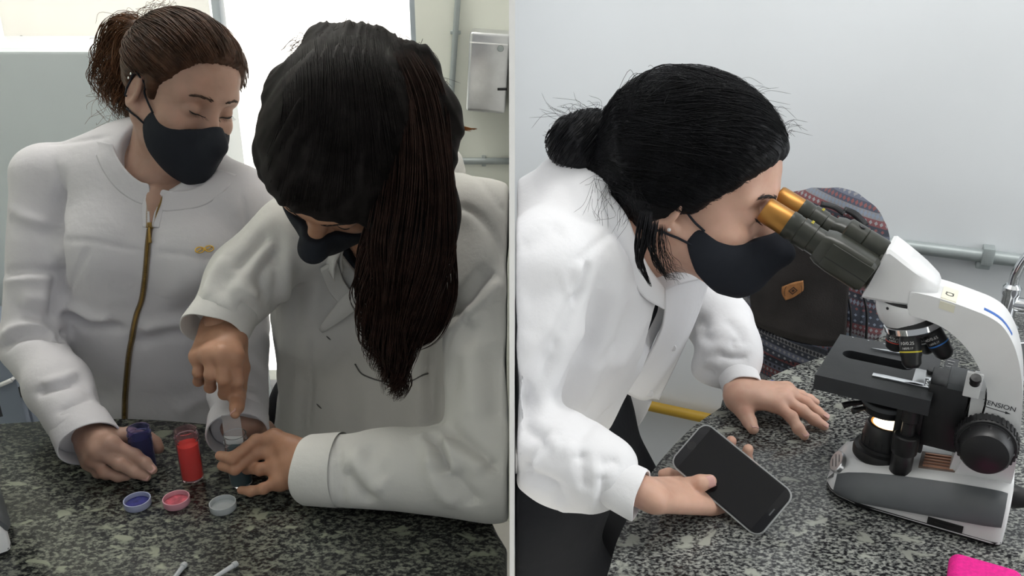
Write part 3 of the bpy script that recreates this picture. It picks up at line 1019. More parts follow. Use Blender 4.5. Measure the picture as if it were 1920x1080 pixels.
    def zrange(u):
        top = np.interp(u, [.0, .0185, .0230, .0760, .0795], [.2620, .3225, .3235, .2895, .284])
        bot = np.interp(u, [.0, .0030, .0080, .0720, .0795], [.2612, .2590, .2585, .2595, .264])
        return bot, top
    for u in cuts:
        b0, t0 = zrange(u); w_ = hw(u); c_ = min(.004, (t0 - b0) * .3)
        rings.append([(u, .073 - w_ + c_, b0), (u, .073 - w_, b0 + c_), (u, .073 - w_, t0 - c_), (u, .073 - w_ + c_, t0), (u, .073 + w_ - c_, t0), (u, .073 + w_, t0 - c_), (u, .073 + w_, b0 + c_), (u, .073 + w_ - c_, b0)])
    bm_loft(bm, rings)
    from_bm('prism_house', bm, M_mw, P, angle=38)
    e = np.array([-.905, 0, .425]); nrm = np.array([.425, 0, .905]); q0 = np.array([.0115, .071, .2870])
    Re = np.stack([e, (0, -1, 0), nrm], 1)
    lathe('dovetail', [(.027, -.004), (.027, .005), (.030, .006), (.030, .010)], q0, M_bin, P, axis=e, n=40)
    for s in (-1, 1):
        yc = s * .0300
        c0 = q0 + np.array([0, yc, 0])
        # prism box of each ocular
        bm = bmesh.new()
        secs = [(.006, .016, .019), (.012, .0215, .0225), (.050, .0215, .0225), (.066, .0205, .021), (.074, .018, .018)]
        rr = []
        for sx, hy, hz in secs:
            ring_ = []
            for k in range(20):
                th = 2 * math.pi * k / 20
                cy, cz = math.cos(th), math.sin(th)
                ex_ = .55
                yy = hy * abs(cy) ** ex_ * (1 if cy > 0 else -1); zz = hz * abs(cz) ** ex_ * (1 if cz > 0 else -1)
                ring_.append(c0 + e * sx + np.array([0, yy, 0]) + nrm * zz)
            rr.append(ring_)
        bm_loft(bm, rr)
        pb = from_bm('ocular_box', bm, M_bin, P, angle=30)
        box('side_plate', c0 + e * .034 + np.array([0, s * .0219, 0]) + nrm * .001, (.027, .0012, .0155), M_bin, pb, R=Re, bevel=.0008)
        box('plate_groove', c0 + e * .034 + np.array([0, s * .0232, 0]) - nrm * .002, (.027, .0002, .0004), M_mk, pb, R=Re)
        t_ = lathe('eyepiece_tube', [(.0170, .070), (.0165, .084), (.0178, .085), (.0178, .102), (.0165, .103), (.0165, .108), (.0172, .109), (.0172, .118)], c0, M_bin, P, axis=e, n=40)
        g_ = lathe('eyepiece', [(.0160, .116), (.0162, .118), (.0160, .148), (.0146, .1505), (.0120, .1500), (.0110, .1470), (0, .1465)], c0, M_gold, P, axis=e, n=40, label='bronze coloured eyepiece barrel')
        lathe('eye_lens', [(.0108, .1472), (.007, .1484), (0, .1488)], c0, M_clear, g_, axis=e, n=24)
        text('tube_marking', '58 60', .0045, c0 + e * .094 + np.array([0, s * .0, 0]) + nrm * .0180 + np.array([0, 0, 0]), np.stack([(0, 1, 0), e, nrm], 1) @ np.diag([-1, 1, 1]) @ np.diag([-1, 1, 1]), M_ybl, P, extrude=.0001)
    # cylinder hinge between the two halves
    lathe('hinge_barrel', [(.0185, .008), (.0195, .010), (.0195, .034), (.0185, .035), (.0195, .036), (.0195, .058), (.017, .060)], q0 + nrm * .017, M_bin, P, axis=e, n=36)
    sw = q0 + nrm * .0362 + e * .045 + np.array([0, -.004, 0])
    lathe('hinge_screw', [(.0042, -.003), (.0042, .0002), (.0032, .0008), (0, .0008)], sw, M_mk, P, axis=nrm, n=18)
    # nosepiece and objectives
    T = np.array([.0570, .0745, .2285]); a = np.array([.32, 0, -.947]); a /= np.linalg.norm(a)
    lathe('nosepiece_top', [(.026, -.012), (.030, -.006), (.0305, -.001)], T, M_mk, P, axis=a, n=48)
    lathe('nosepiece_ring', [(.0300, -.002), (.0318, -.001), (.0318, .006), (.0305, .0075), (.028, .009)], T, M_chrome, P, axis=a, n=60)
    lathe('nosepiece', [(.028, .007), (.026, .012), (.018, .016), (0, .017)], T, M_mk, P, axis=a, n=40)
    side = np.array([0, 1.0, 0]); fwd = np.cross(side, a); fwd /= np.linalg.norm(fwd)
    kinds = [(math.pi, .028, M_red, 'short red banded objective', '4/0.10'), (0.0, .043, M_blu, 'blue banded objective', '40/0.65'), (math.pi / 2 + .2, .046, M_print, 'white banded objective', '100/1.25'), (-math.pi / 2 + .15, .042, M_ybl, 'yellow banded objective', '10/0.25')]
    for th, ln, band, lab, tx_ in kinds:
        rad = fwd * math.cos(th) + side * math.sin(th)
        if rad @ np.array([1.0, 0, 0]) * (1 if th == 0 else -1) < 0 and th in (0.0, math.pi): rad = -rad
        d = a * math.cos(.335) + rad * math.sin(.335)
        b = T + a * .008 + rad * .0165
        o = lathe('objective', [(.0095, 0), (.0112, .004), (.0122, .006), (.0122, ln * .62), (.0112, ln * .68), (.0108, ln * .86), (.0075, ln * .98), (.0055, ln), (0, ln)], b, M_mk, P, axis=d, n=32, label=lab)
        lathe('colour_band', [(.01235, ln * .50), (.01235, ln * .54)], b, band, o, axis=d, n=32, cap=False)
        lathe('front_lens', [(.0076, ln * .975), (.0058, ln * 1.003), (.004, ln * 1.004), (0, ln * 1.004)], b, M_steel, o, axis=d, n=20)
        vw = np.array([-.1, -1, .0]); vw -= d * (vw @ d); vw /= np.linalg.norm(vw)
        xr = np.cross(-d, vw)
        text('objective_lettering', tx_, .0052, b + d * ln * .28 + vw * .0124, np.stack([xr, -d, vw], 1), M_print, o, extrude=.0001)
        text('objective_lettering', '160/0.17', .0036, b + d * ln * .42 + vw * .0124, np.stack([xr, -d, vw], 1), M_print, o, extrude=.0001)
    # stage with slot, slide holder, scale
    ZS = .1555
    bm = bmesh.new()
    sl = [(-.0362, .0243), (.0950, .0235), (.0950, .168), (-.0315, .163)]
    ctr = np.array([.0575, .106]); hole = []
    for k in range(24):
        th = 2 * math.pi * k / 24
        hole.append((.0245 + (.030 if math.cos(th) > 0 else -.030) + .0125 * math.cos(th), .105 + .0125 * math.sin(th)))
    outer_ = []
    n_ = 24
    sp = np.array(sl + sl[:1]); seg = np.linalg.norm(np.diff(sp, axis=0), axis=1); cum = np.concatenate([[0], np.cumsum(seg)])
    # ring of outer points aimed at from the slot centre, so the two loops pair up
    cc = np.array([.0245, .105])
    for hx, hy in hole:
        dirv = np.array([hx, hy]) - cc; best = None
        for i in range(4):
            p_, q_ = sp[i], sp[i + 1]
            Mx = np.array([dirv, p_ - q_]).T
            if abs(np.linalg.det(Mx)) < 1e-12: continue
            t_, u_ = np.linalg.solve(Mx, p_ - cc)
            if t_ > 0 and -1e-6 <= u_ <= 1 + 1e-6: best = cc + dirv * t_
        outer_.append(tuple(best))
    # snap nearest loop points onto the corners
    for c_ in sl:
        i = int(np.argmin([np.hypot(o[0] - c_[0], o[1] - c_[1]) for o in outer_])); outer_[i] = c_
    zl_, zh = ZS - .020, ZS
    loops = [[bm.verts.new((x, y, z)) for x, y in L_] for L_, z in ((outer_, zl_), (outer_, zh), (hole, zh), (hole, zl_))]
    for A_, B_ in zip(loops, loops[1:] + loops[:1]):
        for k in range(n_):
            bm.faces.new((A_[k], A_[(k + 1) % n_], B_[(k + 1) % n_], B_[k]))
    stg = from_bm('stage', bm, M_mt, P, angle=30)
    for px_ in (-.005, .015, .035):
        lathe('stage_pin', [(.0012, 0), (.0012, .0006), (0, .0007)], (px_ - .01, .160, ZS), M_steel, stg, n=8)
    box('stage_slot_floor', (.012, .105, ZS - .0175), (.018, .010, .002), M_mk, P)
    sh = box('slide_holder', (.071, .058, ZS + .0012), (.0455, .0045, .0012), M_chrome, P, bevel=.0005, label='bright metal slide holder')
    box('holder_plate', (.088, .0800, ZS + .0010), (.018, .022, .0010), M_steel, sh, bevel=.0004)
    lathe('holder_screw', [(.0048, 0), (.0052, .003), (.0045, .006), (0, .0062)], (.088, .0655, ZS + .002), M_chrome, sh, n=20)
    lathe('holder_screw', [(.0055, 0), (.0058, .003), (.005, .0045), (0, .0047)], (.088, .096, ZS + .002), M_mk, sh, n=20)
    bm = bmesh.new(); bm_prism(bm, [(.012, .131), (.030, .1365), (.052, .139), (.052, .134), (.030, .1325)], lambda u, v, w: (u, v, w), ZS + .0008, ZS + .0032)
    from_bm('clip_arm', bm, M_chrome, sh, smooth=False)
    sc = box('scale_rail', (.1075, .100, ZS + .0015), (.0075, .046, .004), M_mt, P, bevel=.0008)
    box('rail_side', (.124, .086, ZS - .004), (.0085, .030, .010), M_mt, P, bevel=.001)
    for k in range(9):
        box('scale_mark', (.1065, .064 + k * .009, ZS + .0057), (.003 if k % 2 else .0045, .0003, .0002), M_print, sc)
    box('rail_stop', (.118, .053, ZS - .012), (.010, .004, .010), M_mk, P, bevel=.001)
    box('rail_screw_plate', (.118, .0485, ZS - .010), (.008, .0008, .004), M_steel, P, bevel=.0004)
    # stage drive shaft and knobs
    dc = (.0770, .036, 0)
    lathe('drive_shaft', [(.010, .1365), (.010, .118), (.0078, .116), (.0078, .098)][::-1], dc, M_mk, P, n=28)
    lathe('drive_knob', [(.0140, .0735), (.0148, .075), (.0148, .097), (.0135, .0985), (.009, .099)], dc, M_mk, P, n=36)
    lathe('drive_knob', [(.0115, .0455), (.0125, .047), (.0125, .0715), (.0115, .0735)], dc, M_mk, P, n=32)
    # condenser
    lathe('condenser', [(.014, .099), (.026, .103), (.029, .112), (.029, .120), (.024, .123), (.022, .1345), (.010, .1345)], (.046, .075, 0), M_mk, P, n=40)
    lathe('condenser_ring', [(.0292, .113), (.0300, .114), (.0300, .118), (.0292, .119)], (.046, .075, 0), M_mg, P, n=40, cap=False)
    tube('iris_lever', [(.020, .066, .112), (.004, .058, .109), (-.002, .055, .106)], [.003, .0035, .0045], M_mk, P, n=8, sides=8)
    tube('centring_screw', [(.024, .052, .112), (.012, .040, .110)], [.0025, .004], M_mk, P, n=6, sides=8)
    # power plug at the back
    lathe('power_plug', [(.0135, 0), (.0140, .006), (.0095, .020), (.0095, .030), (.0115, .032), (.0115, .05)], (.196, .045, .047), M_mk, P, axis=(1, .15, 0), n=24)
    tube('power_cord', [(.245, .052, .047), (.275, .058, .035), (.30, .075, .006), (.33, .12, .0035)], .0035, M_mk, P, n=20, sides=8)
    # move local origin to the middle of the base
    sh_ = Matrix.Translation((-.095, -.07, 0)); done = set()
    def shift(o, top):
        for c in o.children:
            if c.type == 'MESH': c.data.transform(sh_)
            else: c.location = sh_ @ c.location
            shift(c, False)
    shift(root, True)
    ex_ = np.array([math.cos(yaw), math.sin(yaw), 0]); ey_ = np.array([-math.sin(yaw), math.cos(yaw), 0])
    o_ = np.asarray(corner) + ex_ * .095 + ey_ * .07
    root.location = o_
    root.rotation_euler = (0, 0, yaw)
    return root

scope = microscope('white binocular microscope with bronze eyepieces on the pale granite worktop', SC_O, math.radians(-30))
cn = pz(25, 1036, ZL)
y2 = math.radians(-54)
c2 = cn - np.array([math.cos(y2), math.sin(y2), 0]) * .197 - np.array([-math.sin(y2), math.cos(y2), 0]) * .14
def copy_tree(o, parent=None):
    c = o.copy(); COL.objects.link(c)
    if parent: c.parent = parent
    for ch in o.children: copy_tree(ch, c)
    return c
s2 = copy_tree(scope)
s2['label'] = 'second microscope cut off by the left border, beside the stain vials'
s2.location = c2 + np.array([math.cos(y2), math.sin(y2), 0]) * .095 + np.array([-math.sin(y2), math.cos(y2), 0]) * .07
s2.rotation_euler = (0, 0, y2)
scope['group'] = s2['group'] = 'binocular microscopes on the worktops'

# ================================================================ VIALS AND CAPS
def tint(name, c, rough=0.25, trans=0.8, **k):
    return mat(name, c, rough, trans=trans, ior=1.2, var=0.02, scale=60, **k)
def stain(name, c):
    """coloured water: takes light on its face and lets light through from behind."""
    m = bpy.data.materials.new(name); m.use_nodes = True
    N, L = m.node_tree.nodes, m.node_tree.links
    b = N['Principled BSDF']; b.inputs['Roughness'].default_value = .2; b.inputs['Specular IOR Level'].default_value = .3
    t = N.new('ShaderNodeBsdfTranslucent'); x = N.new('ShaderNodeMixShader'); x.inputs[0].default_value = .45
    n = N.new('ShaderNodeTexNoise'); n.inputs['Scale'].default_value = 40
    r = N.new('ShaderNodeValToRGB'); r.color_ramp.elements[0].color = (*[k * .92 for k in c], 1); r.color_ramp.elements[1].color = (*[min(1, k * 1.08) for k in c], 1)
    L.new(n.outputs['Fac'], r.inputs['Fac']); L.new(r.outputs['Color'], b.inputs['Base Color']); L.new(r.outputs['Color'], t.inputs['Color'])
    L.new(b.outputs[0], x.inputs[1]); L.new(t.outputs[0], x.inputs[2]); L.new(x.outputs[0], N['Material Output'].inputs['Surface'])
    return m
def vial(px, ytop, ybot, label, plastic, liquid, fill, lit):
    b = pz(px[1] + 5, ybot, ZL)
    h = pd(px[0], ytop, b[1])[2] - ZL
    r = .0152
    t = empty('specimen_vial', label, 'vial', 'stain vials on the dark worktop')
    tb = lathe('tube', [(r * .88, .0006), (r * .97, .0012), (r, .003), (r * 1.04, h - .016), (r * 1.04, h - .0155), (r * .97, h - .015), (r * .97, h - .011), (r * 1.06, h - .010), (r * 1.06, h - .0085), (r * .98, h - .008), (r * .98, h - .0015), (r * 1.0, h), (r * .90, h), (r * .88, h - .004), (r * .93, h - .02), (r * .92, .0035), (0, .003)], b, plastic, t, n=44)
    lathe('liquid', [(0, .0034), (r * .90, .0036), (r * .91, h * fill - .001), (r * .90, h * fill), (0, h * fill - .0004)], b, liquid, t, n=36)
    return t, b, h
v1 = vial((266, 269), 802, 884, 'vial of dark blue stain held by the woman in the zipped jacket',
          tint('violet_plastic', (0.42, 0.44, 0.80), .12, .95), stain('blue_stain', (0.010, 0.013, 0.055)), .80, 0)
v2 = vial((355, 357), 806, 896, 'open vial of bright red stain standing free between the hands',
          tint('pink_plastic', (1.0, 0.72, 0.76), .12, .96), stain('red_stain', (1.0, 0.085, 0.05)), .72, 0)
v3 = vial((443, 448), 814, 906, 'vial of teal stain gripped by the bent woman in the loose coat',
          tint('frosted_plastic', (0.93, 0.95, 0.97), .12, .95), stain('teal_stain', (0.006, 0.10, 0.13)), .72, 0)
def cap(px, py, label, m, stain):
    c = pz(px, py, ZL)
    t = empty('vial_cap', label, 'cap', 'vial caps lying open side up')
    R = .0172; H = .0105
    lathe('shell', [(0, .0003), (R * .95, .0003), (R, .0015), (R * 1.01, H), (R * .93, H), (R * .91, .004), (0, .0022)], c, m, t, n=44)
    lathe('liner', [(R * .62, .0022), (R * .66, .0034), (R * .58, .0036), (R * .55, .0026)], c, m, t, n=36, cap=False)
    if stain:
        lathe('stain_residue', [(R * .90, .0040), (R * .88, .0046), (R * .5, .0041), (0, .0040)], c, stain, t, n=32)
    return t
cap(259, 948, 'pale blue cap with dark stain inside, before the blue vial', mat('cap_blue', (0.48, 0.52, 0.72), .35, trans=.25, var=.03), mat('blue_residue', (0.03, 0.035, 0.20), .25, var=.3, scale=120))
cap(332, 945, 'pink cap lying before the red vial', mat('cap_pink', (0.80, 0.42, 0.50), .35, trans=.25, var=.03), mat('red_residue', (0.55, 0.10, 0.14), .3, var=.3, scale=120))
cap(419, 954, 'clear whitish cap lying before the teal vial', mat('cap_clear', (0.62, 0.66, 0.68), .35, trans=.3, var=.03), None)
# clear slide dipped in the teal vial
b3, h3 = v3[1], v3[2]
gs = empty('glass_slide', 'small clear slide under the pressing finger, in the teal vial', 'slide')
gb = b3 + np.array([-.002, 0, h3 - .014])
box('plate', gb + np.array([0, 0, .0215]), (.0125, .0008, .0215), tint('slide_plastic', (0.9, 0.92, 0.95), .12, .8), gs, bevel=.0004)
box('frosted_end', gb + np.array([0, -.001, .005]), (.0125, .0003, .006), M_print, gs)
# tips at the lower border
for x0, y0, x1, y1, lab in ((326, 1090, 345, 1066, 'white plastic pipette tip at the bottom border, before the pink cap'), (402, 1088, 440, 1064, 'clear plastic pipette tip at the bottom border, before the clear cap')):
    t = empty('pipette_tip', lab, 'pipette tip', 'pipette tips at the bottom border')
    a = pz(x0, y0, ZL); b = pz(x1, y1, ZL); d = b - a; L = np.linalg.norm(d)
    mm = mat('tip_plastic', (0.75, 0.78, 0.80), .25, trans=.5, var=.02)
    lathe('cone', [(.0012, -.03), (.0022, -.01), (.0032, L), (.0036, L), (.0036, L + .004), (.0028, L + .004)], a + np.array([0, 0, .0037]), mm, t, axis=d, n=18)
    lathe('collar', [(.0036, L - .002), (.0040, L - .001), (.0040, L + .002), (.0036, L + .003)], a + np.array([0, 0, .0041]), mm, t, axis=d, n=18)

# ================================================================ PHONE, CARDS, PINK SPONGE
cl = np.array([.936, -.352]); 
def camv(x, y, z): return x * _X + y * _U - z * _F
ph_s = camv(-.675, -.738, .10); ph_s /= np.linalg.norm(ph_s)
ph_l = camv(.936 * .88, -.352 * .88, .40); ph_l -= ph_s * (ph_l @ ph_s); ph_l /= np.linalg.norm(ph_l)
ph_n = np.cross(ph_s, ph_l)
if ph_n @ (-_F) < 0: ph_n = -ph_n
PH_C = CAMP + ray(1370, 897) * 1.045
PH_R = np.stack([ph_l, np.cross(ph_n, ph_l), ph_n], 1)
def rrect(a, b, r, n=7):
    out = []
    for sx, sy, t0 in ((1, 1, 0), (-1, 1, 90), (-1, -1, 180), (1, -1, 270)):
        for k in range(n):
            t = math.radians(t0 + 90 * k / (n - 1))
            out.append((sx * (a - r) + r * math.cos(t), sy * (b - r) + r * math.sin(t)))
    return out
def plate(name, a, b, r, z0, z1, m, parent, bevel=0.0):
    bm = bmesh.new()
    fn = lambda u, v, w: tuple(PH_C + PH_R @ np.array([u, v, w]))
    A, B, _ = bm_prism(bm, rrect(a, b, r), fn, z0, z1)
    if bevel:
        es = [e for e in bm.edges if all(v in set(A) for v in e.verts) or all(v in set(B) for v in e.verts)]
        bmesh.ops.bevel(bm, geom=es, offset=bevel, segments=3, affect='EDGES', profile=.5)
    return from_bm(name, bm, m, parent, angle=40)
phone = empty('smartphone', 'black smartphone in a clear case held in the hand', 'phone')
plate('case', .0690, .0352, .0115, -.0048, .0030, mat('clear_case', (0.72, 0.74, 0.74), .15, trans=.6, ior=1.3, var=.01), phone, .0018)
plate('body', .0672, .0334, .0100, -.0028, .0034, mat('phone_black', (0.012, 0.012, 0.014), .12, var=.02, spec=.3), phone, .0012)
plate('screen', .0560, .0318, .0015, .0034, .0037, mat('screen_glass', (0.008, 0.008, 0.010), .06, var=.02, spec=.3), phone)
hb = PH_C + PH_R @ np.array([-.0612, 0, .0034])
lathe('home_button', [(.0055, 0), (.0055, .0003), (.0050, .0004), (.0046, .0001), (0, .0001)], hb, M_dark, phone, axis=ph_n, n=28)
box('earpiece', PH_C + PH_R @ np.array([.0612, 0, .0035]), (.0007, .005, .0002), M_mg, phone, R=PH_R)
cd1 = empty('card', 'small blue and brown card flat on the worktop beside the spread hand', 'card')
def quad(name, pts, z, m, parent):
    P = [pz(x, y, ZR + z) for x, y in pts]
    bm = bmesh.new()
    a = [bm.verts.new(p) for p in P]; b = [bm.verts.new(p - np.array([0, 0, .0008])) for p in P]
    bm.faces.new(a); bm.faces.new(b[::-1])
    for i in range(len(a)): bm.faces.new((a[i], a[(i + 1) % len(a)], b[(i + 1) % len(a)], b[i]))
    return from_bm(name, bm, m, parent, smooth=False)
quad('card_blue_half', [(1428, 722), (1447, 712), (1468, 719), (1448, 733)], .0012, mat('card_blue', (0.06, 0.09, 0.28), .45, var=.1, scale=60), cd1)
quad('card_brown_half', [(1448, 733), (1468, 719), (1493, 728), (1476, 742)], .0012, mat('card_brown', (0.42, 0.26, 0.13), .6, var=.08, scale=60), cd1)
quad('white_mark', [(1440, 720), (1447, 716), (1452, 718), (1445, 722)], .0016, M_print, cd1)
pk = empty('foam_sponge', 'bright pink rounded foam piece at the bottom border before the microscope', 'sponge')
pc_ = pz(1802, 1080, ZR)
Vp, Qp = mesh_sdf([('u', s_box(pc_ + np.array([.012, -.022, .012]), (.036, .026, .012), R=np.array(Matrix.Rotation(-.5, 3, 'Z')), r=.011), 0)], pc_ - .08, pc_ + .08, .0015)
obj('foam', Vp, Qp, mat('pink_foam', (0.80, 0.015, 0.28), .85, var=.1, scale=200, bump=.5, bscale=900), pk)
stm = pz(1478, 1075, ZR)

# ================================================================ BACKPACK ON ITS STOOL
def aztec(name):
    m = bpy.data.materials.new(name); m.use_nodes = True
    N, L = m.node_tree.nodes, m.node_tree.links
    b = N['Principled BSDF']; b.inputs['Roughness'].default_value = .85
    tc = N.new('ShaderNodeTexCoord'); sp = N.new('ShaderNodeSeparateXYZ'); L.new(tc.outputs['Object'], sp.inputs[0])
    def mth(op, a, bb=None, c=None):
        n = N.new('ShaderNodeMath'); n.operation = op
        for i, x in enumerate((a, bb, c)):
            if x is None: continue
            if isinstance(x, (int, float)): n.inputs[i].default_value = x
            else: L.new(x, n.inputs[i])
        return n.outputs[0]
    u = mth('ADD', sp.outputs['X'], mth('MULTIPLY', sp.outputs['Y'], -.6))
    v = mth('MULTIPLY', mth('ADD', sp.outputs['Z'], mth('MULTIPLY', sp.outputs['X'], .35)), 92.0)
    row = mth('FLOOR', v); fr_ = mth('FRACT', v)
    wn = N.new('ShaderNodeTexWhiteNoise'); wn.noise_dimensions = '1D'; L.new(row, wn.inputs['W'])
    cr = N.new('ShaderNodeValToRGB'); cr.color_ramp.interpolation = 'CONSTANT'
    cols = [(0.0, (.03, .035, .05)), (.2, (.10, .11, .15)), (.38, (.14, .045, .05)), (.52, (.045, .05, .075)), (.68, (.17, .17, .18)), (.82, (.08, .035, .045))]
    e_ = cr.color_ramp.elements
    e_[0].position, e_[0].color = 0, (*cols[0][1], 1); e_[1].position, e_[1].color = cols[1][0], (*cols[1][1], 1)
    for p_, c_ in cols[2:]:
        k_ = e_.new(p_); k_.color = (*c_, 1)
    L.new(wn.outputs['Value'], cr.inputs['Fac'])
    uu = mth('MULTIPLY', u, mth('ADD', 75.0, mth('MULTIPLY', wn.outputs['Value'], 90.0)))
    tri = mth('ABSOLUTE', mth('SUBTRACT', mth('FRACT', uu), .5))
    vv = mth('ABSOLUTE', mth('SUBTRACT', fr_, .5))
    motif = mth('LESS_THAN', mth('ADD', tri, vv), mth('ADD', .22, mth('MULTIPLY', wn.outputs['Value'], .3)))
    w2_ = N.new('ShaderNodeTexWhiteNoise'); w2_.noise_dimensions = '1D'; L.new(mth('ADD', row, 17.3), w2_.inputs['W'])
    c2_ = N.new('ShaderNodeValToRGB'); c2_.color_ramp.interpolation = 'CONSTANT'
    e2 = c2_.color_ramp.elements
    e2[0].color = (.22, .22, .23, 1); e2[1].position = .4; e2[1].color = (.02, .022, .03, 1); k_ = e2.new(.6); k_.color = (.17, .06, .06, 1); k_ = e2.new(.8); k_.color = (.16, .19, .24, 1)
    L.new(w2_.outputs['Value'], c2_.inputs['Fac'])
    mx = N.new('ShaderNodeMix'); mx.data_type = 'RGBA'; L.new(motif, mx.inputs[0]); L.new(cr.outputs['Color'], mx.inputs[6]); L.new(c2_.outputs['Color'], mx.inputs[7])
    L.new(mx.outputs[2], b.inputs['Base Color'])
    bn = N.new('ShaderNodeTexNoise'); bn.inputs['Scale'].default_value = 500; bp = N.new('ShaderNodeBump'); bp.inputs['Strength'].default_value = .4; bp.inputs['Distance'].default_value = .002
    L.new(bn.outputs['Fac'], bp.inputs['Height']); L.new(bp.outputs['Normal'], b.inputs['Normal'])
    return m
M_az = aztec('woven_pattern_cloth')
M_sue = mat('dark_suede', (0.022, 0.019, 0.018), .8, var=.25, scale=25, bump=.3, bscale=500)
M_lth = mat('tan_leather', (0.34, 0.15, 0.05), .6, var=.12, scale=80, bump=.2, bscale=600)
M_burn = mat('burnt_leather', (0.05, 0.025, 0.015), .7, var=.1, scale=60)
bag = empty('backpack', 'dark backpack with woven pattern cloth and leather patch, behind the microscope', 'backpack')
BD = 1.43
q = lambda x, y, D=BD: pd(x, y, D)
zb0 = .765
body_ops = [('u', s_cone(q(1528, 478), (q(1510, 700)[0], BD + .01, zb0 + .085), .112, .118, n=(.25, 1, 0), s=.56), .02),
            ('u', s_cone(q(1558, 452), q(1535, 560), .082, .110, n=(.25, 1, 0), s=.6), .04),
            ('s', s_half((0, 0, zb0), (0, 0, 1)), .0)]
body_ops[2] = ('i', s_half((0, 0, zb0), (0, 0, -1)), .02)
V_, Q_ = mesh_sdf(body_ops, q(1545, 480) - .5, q(1545, 480) + .35, .005)
V_ = relax(V_, Q_, 3)
V_ += vnormals(V_, Q_) * (noise3(V_, 22) * .006 + noise3(V_, 55) * .002)[:, None]
obj('main_compartment', V_, Q_, M_az, bag)
bf = lambda P: field(body_ops, np.asarray(P, np.float32))
def on_bag(x, y, off=.004):
    """walk the sight line down to the bag's cloth."""
    r = ray(x, y); r = r / np.linalg.norm(r); p = CAMP + r * 1.0
    for _ in range(60):
        d = float(bf(p[None])[0]) - off
        p = p + r * d * .8
        if p[1] > 1.75: break
    return p
def bag_panel(name, rows, off, m, thick, parent=bag, nu=22, nv=14, disp=None):
    return sheet(name, [[on_bag(x, y, off) for x, y in r] for r in rows], thick, m, parent, nu, nv, disp=disp)
pkt = bag_panel('front_pocket', [[(1412, 452), (1450, 436), (1500, 455), (1560, 492), (1592, 520)], [(1406, 510), (1450, 500), (1510, 515), (1560, 540), (1588, 560)], [(1410, 560), (1450, 565), (1510, 578), (1560, 590), (1586, 600)], [(1414, 605), (1450, 622), (1500, 638), (1550, 646), (1584, 640)]], .014, M_sue, .014, disp=lambda u, v: .006 * np.sin(math.pi * u) * np.sin(math.pi * v))
bag_panel('pocket_band', [[(1408, 606), (1445, 624), (1495, 640), (1552, 648)], [(1406, 628), (1445, 645), (1495, 660), (1550, 664)], [(1408, 650), (1445, 664), (1490, 676), (1540, 678)]], .016, M_az, .012, disp=lambda u, v: .005 * np.sin(math.pi * v))
bag_panel('piping', [[(1586, 545), (1594, 590), (1592, 640)], [(1589, 545), (1597, 590), (1595, 640)]], .012, M_dark, .004, nu=12, nv=4)
bag_panel('piping', [[(1616, 545), (1624, 590), (1622, 640)], [(1619, 545), (1627, 590), (1625, 640)]], .010, M_dark, .004, nu=12, nv=4)
for r in ([[(1540, 378), (1565, 384), (1585, 396)], [(1538, 386), (1562, 392), (1580, 404)]], [[(1585, 388), (1607, 398), (1628, 420)], [(1580, 395), (1600, 406), (1620, 426)]]):
    bag_panel('top_strap', r, .010, M_dark, .006, nu=10, nv=4)
pt = bag_panel('leather_patch', [[(1466, 538), (1487, 530), (1506, 526)], [(1466, 550), (1487, 545), (1507, 540)], [(1473, 563), (1488, 557), (1506, 545)]], .030, M_lth, .003, nu=14, nv=10)
nb_ = grad_sdf(bf, on_bag(1487, 545)[None])[0]
pcn = on_bag(1487, 545, .033)
ux_ = np.cross(nb_, (0, 0, 1)); ux_ = -ux_ / np.linalg.norm(ux_)
if ux_[0] < 0: ux_ = -ux_
uz_ = np.cross(ux_, nb_); uz_ = uz_ if uz_[2] > 0 else -uz_
Rp = np.stack([ux_, uz_, np.cross(ux_, uz_)], 1)
for sz, lo_ in ((.0075, .0050), (.0030, .0)):
    bm = bmesh.new()
    o_ = [(0, sz), (sz * 1.05, 0), (0, -sz), (-sz * 1.05, 0)]
    fn = lambda u, v, w: tuple(pcn + Rp @ np.array([u, v + u * .25, w]))
    if lo_:
        i_ = [(a * lo_ / sz, b * lo_ / sz) for a, b in o_]
        A = [bm.verts.new(fn(u, v, .0006)) for u, v in o_]; B = [bm.verts.new(fn(u, v, .0006)) for u, v in i_]
        for k in range(4): bm.faces.new((A[k], A[(k + 1) % 4], B[(k + 1) % 4], B[k]))
    else:
        bm.faces.new([bm.verts.new(fn(u, v, .0006)) for u, v in o_])
    from_bm('emblem', bm, M_burn, pt, smooth=False)
for s in (-1, 1):
    arc = [pcn + Rp @ np.array([s * (.0115 + .0025 * math.cos(t)) , -.009 + .018 * k / 6 + s * .003, .0008]) for k, t in enumerate(np.linspace(-1.5, 1.5, 7))]
    tube('emblem_arc', arc, .0005, M_burn, pt, n=12, sides=5)
# pull cord at the lower left
tube('pull_cord', [on_bag(1420, 660, .014), on_bag(1417, 680, .02), on_bag(1412, 705, .02)], .003, M_lth, bag, n=10, sides=8)
def stool(label, c, zseat, r, m, zoff=.0):
    t = empty('stool', label, 'stool', None)
    lathe('seat', [(r * .9, zseat - .04), (r, zseat - .032), (r, zseat - .010), (r * .95, zseat - .002), (0, zseat)], (c[0], c[1], 0), m, t, n=48)
    for k in range(4):
        th = math.pi / 4 + k * math.pi / 2
        tube('leg', [(c[0] + r * .7 * math.cos(th), c[1] + r * .7 * math.sin(th), zseat - .04), (c[0] + r * .92 * math.cos(th), c[1] + r * .92 * math.sin(th), .011)], .011, m, t, n=6)
    n_ = 40
    tube('foot_ring', [(c[0] + r * .83 * math.cos(2 * math.pi * k / n_), c[1] + r * .83 * math.sin(2 * math.pi * k / n_), .24) for k in range(n_ + 1)], .007, m, t, n=80, sides=8)
    return t
